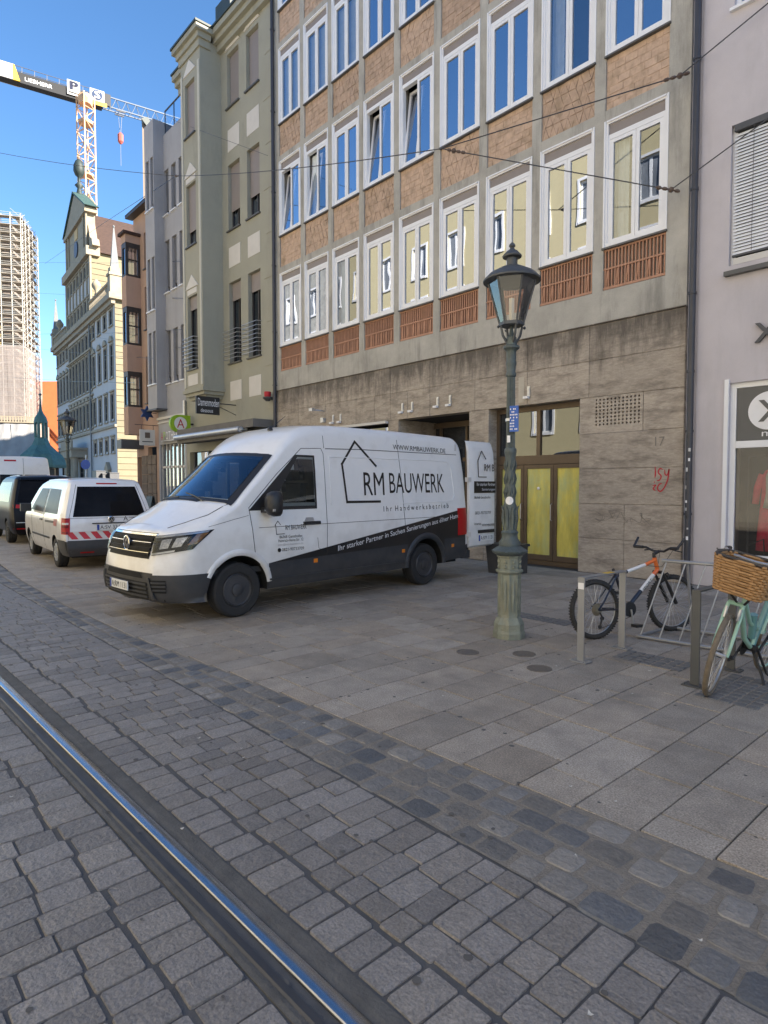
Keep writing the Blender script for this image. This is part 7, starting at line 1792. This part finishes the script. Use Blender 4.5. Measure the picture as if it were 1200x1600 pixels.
    q = rp([(-.60, .345), (-.35, .345), (-.35, .37), (-.60, .37)], .03, (3, 1)); B(q, 'reflector', M['redlens']); q = rp([(.35, .345), (.60, .345), (.60, .37), (.35, .37)], .03, (3, 1)); B(q, 'reflector', M['redlens'])
rz = math.atan2(.058, -.998)
cw = Vector((-14.075, 3.483, 0)); hd = Vector((-.9965, .0583, 0)); lf = Vector((-hd.y, hd.x, 0))
caddy = rear_car('compact_van', 'white compact van with red and white chevrons on its tailgate', 'van', cw + hd * 3.0 - lf * .86, math.atan2(hd.y, hd.x), CS, M['vwhite'], caddy_parts)
BS = dict(W=[(.25, .85), (.4, .93), (.6, .965), (1.0, .97), (1.15, .95), (1.5, .88), (1.8, .80), (2.0, .76)],
  zt=[(-4.0, 1.93), (-3, 1.97), (-1.6, 1.96), (-1.2, 1.90), (-.2, 1.2), (.3, 1.1)], ztf=[(0, 1.1), (.6, 1.0), (1, .85)], xn=[(.2, .8), (.5, .9), (.75, .86), (.9, .8), (1.1, .6)],
  xr=[(.25, -4.0), (.45, -4.1), (.7, -4.09), (1.0, -4.05), (1.2, -4.0), (1.6, -3.86), (1.85, -3.74), (1.96, -3.6)], zb=[(-4, .3), (1, .25)], xr0=-3.5, xf0=.3, arch=[(0, .40, .34), (-3.1, .40, .34)],
  lev=[.3, .4, .5, .6, .75, .9, 1.0, 1.1, 1.2, 1.35, 1.5, 1.65], crn=[(-3.5, .14, .18), (.3, .1, .2)], crnf=[(0, .1, .2), (1, .06, .2)], ftaper=.3, rtaper=.08, rbulge=.05)
def black_parts(t, sh):
    B = lambda b, nm, m, par=t, **k: b.build(nm, m, par, world=False, **k); rp = lambda c, off, n, th=0.: sh.patch([(-8, y, z) for y, z in c], FRONT, off, n, th)
    B(rp([(-.80, 1.20), (.80, 1.20), (.66, 1.80), (-.66, 1.80)], .005, (14, 6)), 'rear_window', M['sideglass'])
    B(rp([(-.68, 1.84), (.68, 1.84), (.66, 1.90), (-.66, 1.90)], .05, (10, 2), .05), 'spoiler', M['vblack'])
    for sy in (1, -1):
        y0, y1 = (.42, .90) if sy > 0 else (-.90, -.42); B(rp([(y0, 1.04), (y1, 1.04), (y1, 1.14), (y0, 1.14)], .012, (6, 2), .01), 'tail_light', M['redlens']); B(rp([(y0, .44), (y1, .44), (y1, .47), (y0, .47)], .02, (6, 1)), 'reflector', M['redlens'])
        d = LEFT if sy > 0 else RIGHT; c = [(-.4, 1.2 * sy, 1.2), (-3.55, 1.2 * sy, 1.2), (-3.4, 1.2 * sy, 1.78), (-1.1, 1.2 * sy, 1.78)]; B(sh.patch(c if sy > 0 else [c[1], c[0], c[3], c[2]], d, .005, (16, 5)), 'side_window', M['sideglass'])
        q = sh.line([(-3.4, .62 * sy, 4), (-1.2, .62 * sy, 4)], DOWN, .02, .2); B(q, 'roof_rail', M['silver'])
    h = sh.hit((-8, 0, 1.0), FRONT)[0]; number_plate(t, (h.x - .015, 0, .98), (0, -1, 0), (0, 0, 1), (-1, 0, 0), 'A:KB 520')
    B(rp([(-.85, .62), (.85, .62), (.85, .64), (-.85, .64)], .01, (10, 1)), 'chrome_strip', M['silver'])
    for (x, y, o_) in ((0, .82, 1), (0, -.82, -1), (-3.1, .84, 1), (-3.1, -.84, -1)): wheel(t, x, y, .34, .22, M['steelrim'], o_, style='trim')
    B(MB().box(-3.9, .7, -.75, .75, .26, .42), 'underbody', M['under'])
bw_ = Vector((-21.0, 3.90, 0))
rear_car('people_carrier', 'glossy black people carrier parked in front of the white compact van', 'car', bw_ + hd * 3.1 - lf * .95, math.atan2(hd.y, hd.x), BS, M['vblack'], black_parts)
WS = dict(W=[(.3, .95), (.6, 1.02), (1.2, 1.02), (2.0, .97), (2.8, .90)], zt=[(-5, 2.80), (-2, 2.82), (-1.2, 2.75), (-.4, 2.2), (.3, 1.4)], ztf=[(0, 1.4), (1, 1.0)], xn=[(.2, .9), (1, .9), (1.4, .5)], xr=[(.3, -5.0), (1.3, -4.98), (2.4, -4.90), (2.8, -4.8)],
  zb=[(-5, .4), (1, .3)], xr0=-4.5, xf0=.3, arch=[(0, .42, .36), (-4.0, .42, .36)], lev=[.4, .6, .9, 1.2, 1.5, 1.8, 2.1, 2.4, 2.6], crn=[(-4.5, .12, .14), (.3, .12, .2)], crnf=[(0, .1, .2), (1, .06, .2)], ftaper=.3, rtaper=.05, rbulge=.01)
def white_parts(t, sh):
    B = lambda b, nm, m, par=t, **k: b.build(nm, m, par, world=False, **k); rp = lambda c, off, n, th=0.: sh.patch([(-8, y, z) for y, z in c], FRONT, off, n, th)
    B(rp([(-.06 + .3, 2.62), (.35 + .3, 2.62), (.35 + .3, 2.68), (-.06 + .3, 2.68)], .012, (4, 1), .012), 'brake_light', M['redlens'])
    for y0, y1 in ((-.84, -.04), (.04, .84)): B(rp([(y0, 1.45), (y1, 1.45), (y1 * .96, 2.10), (y0 * .96, 2.10)], .005, (8, 4)), 'rear_window', M['sideglass'])
    q = sh.line([(-8, 0, .5), (-8, 0, 2.75)], FRONT, .006); B(q, 'panel_gap', M['gap'])
    for (x, y, o_) in ((0, .88, 1), (0, -.88, -1), (-4, .88, 1), (-4, -.88, -1)): wheel(t, x, y, .35, .22, M['steelrim'], o_)
wv = at(38, 758, 24.5)
rear_car('delivery_van', 'tall white delivery van beyond the black people carrier', 'van', Vector((wv.x, wv.y, 0)) + hd * 5.0, math.atan2(hd.y, hd.x), WS, M['vwhite'], white_parts)
# ================================================================== BICYCLES AND STANDS
M['tread'] = mat('bicycle tyre', (.035, .034, .033), .85, var=.25, vscale=20); M['tyre_tan'] = mat('dusty brown tyre', (.16, .13, .095), .9, var=.25, vscale=25)
M['alloy'] = mat('alloy rim', (.42, .43, .44), .35, metal=.8, var=.1); M['navy'] = mat('dark navy frame', (.018, .019, .028), .3, coat=.4, var=.05); M['bwhite'] = mat('white frame paint', (.72, .72, .72), .3, coat=.5); M['borange'] = mat('orange frame paint', (.72, .16, .03), .3, coat=.5)
M['mint'] = mat('mint green frame', (.30, .52, .43), .32, coat=.4, var=.06); M['teal'] = mat('blue green frame', (.13, .29, .30), .32, coat=.4, var=.06)
M['wicker'] = mat('woven wicker', (.36, .21, .095), .75, var=.3, vscale=40)
def bike_wheel(parent, loc, R_, tyre_r, tm, rot=(0, 0, 0), fender=None, knob=False, rimm=None):
    "wheel in the local xz plane, hub at the origin"
    b = MB(); n = 40; b.tube([(R_ * cos(2 * pi * i / n), 0, R_ * sin(2 * pi * i / n)) for i in range(n)], tyre_r, 10, closed=True)
    if knob:
        for i in range(64):
            a = 2 * pi * i / 64
            for y, r_ in ((-.55, .88), (0, 1.0), (.55, .88)) if i % 2 else ((-.3, .97), (.3, .97)): c = Vector(((R_ + tyre_r * r_) * cos(a), y * tyre_r * 1.3, (R_ + tyre_r * r_) * sin(a))); t = Vector((-sin(a), 0, cos(a))); b.bar(c - t * .007, c + t * .007, .014, .008, (cos(a), 0, sin(a)))
    w_ = obj('wheel', b.mesh('wheel', tm), parent, loc=loc, rot=rot, smooth=True, angle=40)
    q = MB(); rr = R_ - tyre_r * .75; q.tube([(rr * cos(2 * pi * i / n), 0, rr * sin(2 * pi * i / n)) for i in range(n)], .011, 6, closed=True); q.build('rim', rimm or M['alloy'], w_, world=False, smooth=True)
    q = MB().tube([(0, -.05, 0), (0, .05, 0)], .016, 8)
    for i in range(32):
        a = 2 * pi * i / 32; s_ = 1 if i % 2 else -1; a2 = a + (.35 if (i // 2) % 2 else -.35); q.tube([(.018 * cos(a2), s_ * .03, .018 * sin(a2)), (rr * cos(a), 0, rr * sin(a))], .0014, 3, caps=False)
    q.build('spokes', M['galv'], w_, world=False); return w_
def T_(b, p, q, r, n=10): b.tube([p, q], r, n)
# -- mountain bike: rear wheel towards the street, front wheel in the slanted rack
mt = thing('mountain_bike', 'black white and orange mountain bike without saddle leaning in the slanted rack', 'bicycle', (-3.53, 6.262, 0), math.atan2(.9327, .3607))
mt.rotation_euler = (radians(-3), 0, math.atan2(.9327, .3607))
R_ = .325; rh = Vector((0, 0, R_ + .0)); fh = Vector((1.10, 0, R_)); bb = Vector((.44, 0, .30)); ht = Vector((.86, 0, .83)); hb = Vector((.895, 0, .72)); st = Vector((.28, 0, .72))
bike_wheel(mt, rh, .30, .027, M['tread'], knob=True); bike_wheel(mt, fh, .30, .027, M['tread'], rot=(0, 0, -.10), knob=True)
b = MB(); T_(b, bb, st, .017); b.tube([bb, (.40, 0, .31)], .028, 10)
for s_ in (1, -1): b.tube([st + Vector((.015, s_ * .018, -.04)), Vector((.08, s_ * .055, .40)), rh + Vector((0, s_ * .065, 0))], .010, 8); b.tube([bb + Vector((-.03, s_ * .03, 0)), rh + Vector((0, s_ * .065, 0))], .011, 8)
b.tube([bb, bb.lerp(hb, .45)], .024, 10); b.tube([st.lerp(ht, 0) + Vector((0, 0, -.05)), st.lerp(ht, .3) + Vector((0, 0, -.05)) * .7], .019, 10); T_(b, st, st + Vector((-.02, 0, .035)), .016); b.build('frame', M['navy'], mt, world=False, smooth=True, angle=40)
b = MB(); b.tube([bb.lerp(hb, .45), bb.lerp(hb, .86)], .0245, 10); b.tube([st.lerp(ht, .3) + Vector((0, 0, -.035)), st.lerp(ht, .75) + Vector((0, 0, -.02))], .019, 10); b.build('frame_white', M['bwhite'], mt, world=False, smooth=True, angle=40)
b = MB(); b.tube([bb.lerp(hb, .86), hb], .025, 10); b.tube([st.lerp(ht, .75) + Vector((0, 0, -.02)), ht], .02, 10); b.tube([hb, ht + Vector((-.008, 0, .03))], .024, 10); b.build('frame_orange', M['borange'], mt, world=False, smooth=True, angle=40)
uv, fs = text_data('CUBE') if 0 else text_data('SPORT'); o_ = bb.lerp(hb, .48); u = (hb - bb).normalized() * .17; v = Vector((-u.z, 0, u.x)).normalized() * .03
MB().add([o_ + u * a + v * (c - .5) + Vector((0, -.0255, 0)) for a, c in uv], fs).build('frame_lettering', M['navy'], mt, world=False)
b = MB(); ax = (hb - ht).normalized(); c0_ = hb + ax * .03
for s_ in (1, -1): b.tube([c0_ + Vector((0, s_ * .062, 0)), c0_.lerp(fh, .5) + Vector((0, s_ * .064, 0))], .016, 8); b.tube([c0_.lerp(fh, .42) + Vector((0, s_ * .064, 0)), fh + Vector((0, s_ * .06, 0))], .021, 8)
b.tube([c0_ + Vector((0, -.07, 0)), c0_ + Vector((0, .07, 0))], .02, 8); b.tube([c0_.lerp(fh, .3) + Vector((.05, -.064, .05)), c0_.lerp(fh, .3) + Vector((.08, 0, .09)), c0_.lerp(fh, .3) + Vector((.05, .064, .05))], .012, 6); b.build('fork', M['black'], mt, world=False, smooth=True, angle=40)
b = MB(); sm_ = ht + Vector((.06, 0, .10)); b.tube([ht + Vector((-.01, 0, .03)), ht + Vector((-.015, 0, .07)), sm_], .02, 8)
b.tube([sm_ + Vector((-.05, -.32, .045)), sm_ + Vector((-.02, -.18, .04)), sm_ + Vector((0, -.08, 0)), sm_, sm_ + Vector((0, .08, 0)), sm_ + Vector((-.02, .18, .04)), sm_ + Vector((-.05, .32, .045))], .0135, 8)
for s_ in (1, -1):
    b.tube([sm_ + Vector((-.055, s_ * .33, .046)), sm_ + Vector((-.033, s_ * .21, .041))], .019, 8); b.tube([sm_ + Vector((-.02, s_ * .16, .04)), sm_ + Vector((.06, s_ * .19, .01)), sm_ + Vector((.055, s_ * .28, .0))], .008, 6); b.tube([sm_ + Vector((-.06, s_ * .33, .046)), sm_ + Vector((.03, s_ * .35, .15))], .014, 6)
b.build('handlebar', M['black'], mt, world=False, smooth=True, angle=40)
b = MB()
for s_ in (.1, -.1): b.tube([sm_ + Vector((.04, s_ * 1.5, .02)), sm_ + Vector((.12, s_, .02)), ht + Vector((.07, s_ * .3, -.08)), st.lerp(ht, .6) + Vector((0, .02, 0))], .003, 4)
b.build('cables', M['black'], mt, world=False)
b = MB().lathe([(.085, -.055), (.085, -.047), (.03, -.047), (.03, .05)], 26, bb, axis='Y'); b.lathe([(.055, -.06), (.055, -.056)], 20, bb, axis='Y'); b.build('chainring', M['black'], mt, world=False)
b = MB(); c1 = bb + Vector((.02, -.08, -.17)); b.tube([bb + Vector((0, -.07, 0)), c1], .012, 8); b.tube([bb + Vector((0, .06, 0)), bb + Vector((-.02, .07, .17))], .012, 8); b.build('crank', M['alloy'], mt, world=False)
b = MB().box(c1.x - .045, c1.x + .045, c1.y - .10, c1.y - .01, c1.z - .015, c1.z + .015); c2 = bb + Vector((-.02, .07, .17)); b.box(c2.x - .045, c2.x + .045, c2.y + .01, c2.y + .1, c2.z - .015, c2.z + .015); b.build('pedals', M['black'], mt, world=False)
b = MB()
for k in range(7): b.lathe([(.068 - k * .006, -.035 - k * .004), (.068 - k * .006, -.038 - k * .004), (.02, -.038 - k * .004)], 22, rh, axis='Y')
b.build('sprockets', mat('worn brass sprocket', (.30, .26, .19), .4, metal=.7), mt, world=False)
b = MB(); b.tube([rh + Vector((.01, -.075, -.03)), rh + Vector((.03, -.085, -.08)), rh + Vector((-.0, -.08, -.19))], .010, 6); b.lathe([(.022, -.09), (.022, -.075)], 12, rh + Vector((.03, 0, -.09)), axis='Y'); b.lathe([(.022, -.085), (.022, -.075)], 12, rh + Vector((0, 0, -.18)), axis='Y'); b.build('derailleur', M['black'], mt, world=False)
b = MB(); b.tube([rh + Vector((0, -.06, .066)), bb + Vector((0, -.05, .085))], .004, 4); b.tube([rh + Vector((0, -.06, -.21)), bb + Vector((0, -.05, -.085))], .004, 4); b.build('chain', M['rust'], mt, world=False)
# -- mint city bike with basket, seen from the front
gb_ = thing('city_bike', 'mint green city bike with wicker basket beside the dark bike hoop', 'bicycle', (-1.905, 6.36, 0), math.atan2(-1.0, -.06))
gb_.rotation_euler = (radians(-12), 0, math.atan2(-1.0, -.06))
R_ = .345; rh = Vector((0, 0, R_)); fh = Vector((1.08, 0, R_)); bb = Vector((.46, 0, .30)); hb = Vector((.86, 0, .70)); ht = Vector((.82, 0, .88)); st = Vector((.27, 0, .80))
bike_wheel(gb_, rh, .325, .02, M['tyre_tan'], rimm=M['mint']); 
fw_ = thing('tmp', None, None); bpy.data.objects.remove(fw_)
bike_wheel(gb_, fh, .325, .021, M['tyre_tan'], rot=(0, 0, .20), rimm=M['alloy'])
b = MB(); b.tube([hb, (.66, 0, .42), bb], .022, 10); b.tube([hb + Vector((-.01, 0, .08)), (.62, 0, .55), (.40, 0, .46)], .018, 10); T_(b, bb, st, .018)
for s_ in (1, -1): b.tube([bb + Vector((0, s_ * .03, 0)), rh + Vector((0, s_ * .07, 0))], .011, 8); b.tube([st + Vector((0, s_ * .02, -.1)), rh + Vector((0, s_ * .07, 0))], .010, 8)
b.tube([hb + Vector((.01, 0, -.03)), ht], .022, 10); b.build('frame', M['mint'], gb_, world=False, smooth=True, angle=40)
b = MB(); b.tube([(.44, 0, .28), (.40, 0, .46), (.30, 0, .80)], .026, 10).tube([(.58, .0, .62), (.50, 0, .40)], .03, 10); b.build('battery', M['teal'], gb_, world=False, smooth=True, angle=40)
sx = .20; fr = lambda x, y, z: Vector((fh.x + (x) * cos(sx) - y * sin(sx), x * sin(sx) + y * cos(sx), z))
b = MB()
for s_ in (1, -1): b.tube([fr(-.17, s_ * .052, .745), fr(-.14, s_ * .06, .66), fr(-.02, s_ * .06, .42), fr(0, s_ * .058, R_)], [.015, .015, .013, .011], 8)
b.tube([fr(-.17, -.058, .745), fr(-.17, .058, .745)], .018, 8); b.build('fork', M['mint'], gb_, world=False, smooth=True, angle=40)
def fender(c, r_, a0, a1, wd, rot, m):
    G = [[(r_ * k * cos(a0 + (a1 - a0) * i / 20), y, r_ * k * sin(a0 + (a1 - a0) * i / 20)) for y, k in ((-wd, .975), (-wd * .6, 1), (wd * .6, 1), (wd, .975))] for i in range(21)]
    me = MB().grid(G).mesh('mudguard', m); return obj('mudguard', me, gb_, loc=c, rot=(0, 0, rot), smooth=True)
fender(rh, .375, .2, 3.0, .032, 0, M['mint'])
for s_ in (1, -1): MB().tube([fr(-.12, s_ * .05, .72), fr(-.10, s_ * .048, .63)], .012, 6).build('brake_arm', M['galv'], gb_, world=False)
b = MB(); hz = Vector((.80, 0, 1.10)); b.tube([ht, hz], .015, 8); b.tube([(.55, -.33, 1.10), (.70, -.30, 1.12), (.84, -.16, 1.11), (.84, 0, 1.10), (.84, .16, 1.11), (.70, .30, 1.12), (.55, .33, 1.10)], .0125, 8); b.build('handlebar', M['galv'], gb_, world=False, smooth=True, angle=40)
b = MB()
for s_ in (1, -1): b.tube([(.52, s_ * .335, 1.10), (.65, s_ * .31, 1.115)], .019, 8); b.tube([(.70, s_ * .27, 1.12), (.76, s_ * .33, 1.10), (.66, s_ * .38, 1.09)], .008, 6)
b.build('grips', M['black'], gb_, world=False, smooth=True, angle=40)
b = MB(); b.tube([(.26, -.10, 0.99), (.10, -.0, .99)], .01, 4); b = MB().grid([[(x, y * w_, .95 + .03 * (1 - y * y) - .03 * abs(x - .2)) for y in (-1, -.6, 0, .6, 1)] for x, w_ in ((.06, .09), (.12, .105), (.2, .07), (.3, .035), (.36, .015))]); b.tube([st, (.24, 0, .94)], .013, 8); b.build('saddle', M['brown_dk'], gb_, world=False, smooth=True)
b = MB().lathe([(.09, -.05), (.09, -.045), (.03, -.045), (.03, .05)], 24, bb, axis='Y'); b.tube([bb + Vector((0, -.07, 0)), bb + Vector((.1, -.08, -.13))], .012, 6); b.tube([bb + Vector((0, .07, 0)), bb + Vector((-.1, .08, .13))], .012, 6); b.box(.52, .61, -.19, -.09, .155, .185); b.box(.31, .41, .09, .19, .415, .445); b.build('crank_and_pedals', M['black'], gb_, world=False)
b = MB().tube([(.38, .03, .28), (.30, .12, .08), (.24, .20, -.05 + .06)], .012, 6).tube([(.38, -.02, .28), (.46, .14, .10), (.52, .20, .03)], .012, 6); b.build('kickstand', M['black'], gb_, world=False)
# woven basket: open box of crossing canes
b = MB(); bx0 = Vector((.97, 0, .86)); L1, L2, W1, W2, Hh = .13, .155, .175, .215, .27; ru = 14
def bk(t, z): # rounded rectangle outline at height z (0..1)
    lx = L1 + (L2 - L1) * z; wy = W1 + (W2 - W1) * z; a = 2 * pi * t; ca_, sa_ = cos(a), sin(a); e = 2 / 5
    return Vector((bx0.x + lx * math.copysign(abs(ca_) ** e, ca_), wy * math.copysign(abs(sa_) ** e, sa_), bx0.z + Hh * z))
N_ = 52
for k in range(ru):
    z = k / (ru - 1); pts = []
    for i in range(N_):
        p = bk(i / N_, z); c_ = Vector((bx0.x, 0, p.z)); o_ = (p - c_).normalized() * (.009 * (1 if ((i // 2) + k) % 2 else -1)); pts.append(p + o_)
    b.tube(pts, .0115, 5, closed=True)
bsk = b.build('basket', M['wicker'], gb_, world=False)
q = MB()
for i in range(26): q.tube([bk(i / 26, 0), bk(i / 26, 1)], .008, 4)
q.build('uprights', M['wicker'], bsk, world=False)
q = MB().tube([bk(i / N_, 1.02) for i in range(N_)], .014, 6, closed=True); q.build('rim', M['brown_dk'], bsk, world=False)
MB().add([bk(i / 24, .0) for i in range(24)], [tuple(range(24))]).build('floor', M['wicker'], bsk, world=False)
q = MB().tube([(1.0, -.10, .86), (.92, -.03, .76)], .01, 6).tube([(1.0, .10, .86), (.92, .03, .76)], .01, 6); q.build('basket_bracket', M['black'], gb_, world=False)
# -- flat steel hoops
M['hoop'] = mat('grey coated steel', (.10, .105, .11), .45, metal=.4, var=.15); M['hoopl'] = mat('pale coated steel', (.30, .31, .33), .4, metal=.5, var=.1)
def hoop(p0, p1, label, m, rz_=0):
    p0 = Vector((*p0, 0)); p1 = Vector((*p1, 0)); t = thing('bike_stand', label, 'bike stand', (p0 + p1) / 2, 0, 'flat steel bike hoops'); u = (p1 - p0).normalized()
    sdv = Vector((-u.y, u.x, 0)); b = MB(); w_ = .072; th2 = .014
    for p, sgn in ((p0, 1), (p1, -1)):
        b.add([p + sdv * a * w_ / 2 + u * c * th2 / 2 + Vector((0, 0, z)) for z in (0, .80) for a, c in ((-1, -1), (1, -1), (1, 1), (-1, 1))], [(0,3,2,1),(4,5,6,7),(0,1,5,4),(1,2,6,5),(2,3,7,6),(3,0,4,7)])
    b.add([q + sdv * a * w_ / 2 + Vector((0, 0, z)) for q in (p0 - u * th2 / 2, p1 + u * th2 / 2) for a, z in ((-1, .801), (1, .801), (1, .813), (-1, .813))], [(0,3,2,1),(4,5,6,7),(0,1,5,4),(1,2,6,5),(2,3,7,6),(3,0,4,7)])
    b.build('hoop', m, t)
    for p in (p0, p1):
        q = MB().box(p.x - .09, p.x + .09, p.y - .06, p.y + .06, .002, .012)
        for sx_, sy_ in ((1, 1), (-1, 1), (1, -1), (-1, -1)): q.lathe([(.009, .012), (.009, .02), (.0, .02)], 6, (p.x + sx_ * .07, p.y + sy_ * .04, 0))
        q.build('foot_plate', m, t)
    return t
h1 = hoop((-3.16, 5.34), (-3.14, 6.10), 'pale flat steel bike hoop nearest the lamp post', M['hoopl'])
q = MB().box(-3.19, -3.13, 5.328, 5.332, .70, .76); q.build('sticker', M['white'], h1)
q = MB().box(-3.178, -3.118, 5.75, 5.9, .8135, .815); q.build('yellow_mark', M['yellowc'], h1)
hoop((-2.13, 5.40), (-2.10, 6.12), 'dark flat steel bike hoop beside the mint city bike', M['hoop'])
# -- slanted wheel rack of galvanised tubes
M['rackm'] = mat('dull galvanised bar', (.36, .365, .37), .5, metal=.6, var=.15)
rk = thing('wheel_rack', 'galvanised bicycle rack of slanted bars holding the mountain bike', 'bike rack', (-2.4, 7.0, 0))
b = MB(); b.tube([(-3.22, 6.62, .03), (-1.55, 6.78, .03)], .018, 8).tube([(-3.22, 6.62, .03), (-3.18, 7.32, .03), (-1.5, 7.48, .03), (-1.55, 6.78, .03)], .018, 8); b.build('base_frame', M['rackm'], rk, smooth=True, angle=40)
b = MB().tube([(-3.11, 6.93, .85), (-1.3, 7.10, .85)], .02, 8); b.build('top_rail', M['rackm'], rk, smooth=True, angle=40)
for k in range(9):
    x = -3.2 + k * .2; MB().tube([(x, 6.624 + .0958 * (x + 3.22), .03), (x + .14, 6.945 + .09 * (x + 3.1), .85)], .0085, 6).build('slanted_bar', M['rackm'], rk)
for x in (-2.95, -1.7): MB().tube([(x, 7.34 + .095 * (x + 3.18), .03), (x + .1, 6.96 + .09 * (x + 3.1), .84)], .016, 6).build('strut', M['galv'], rk)
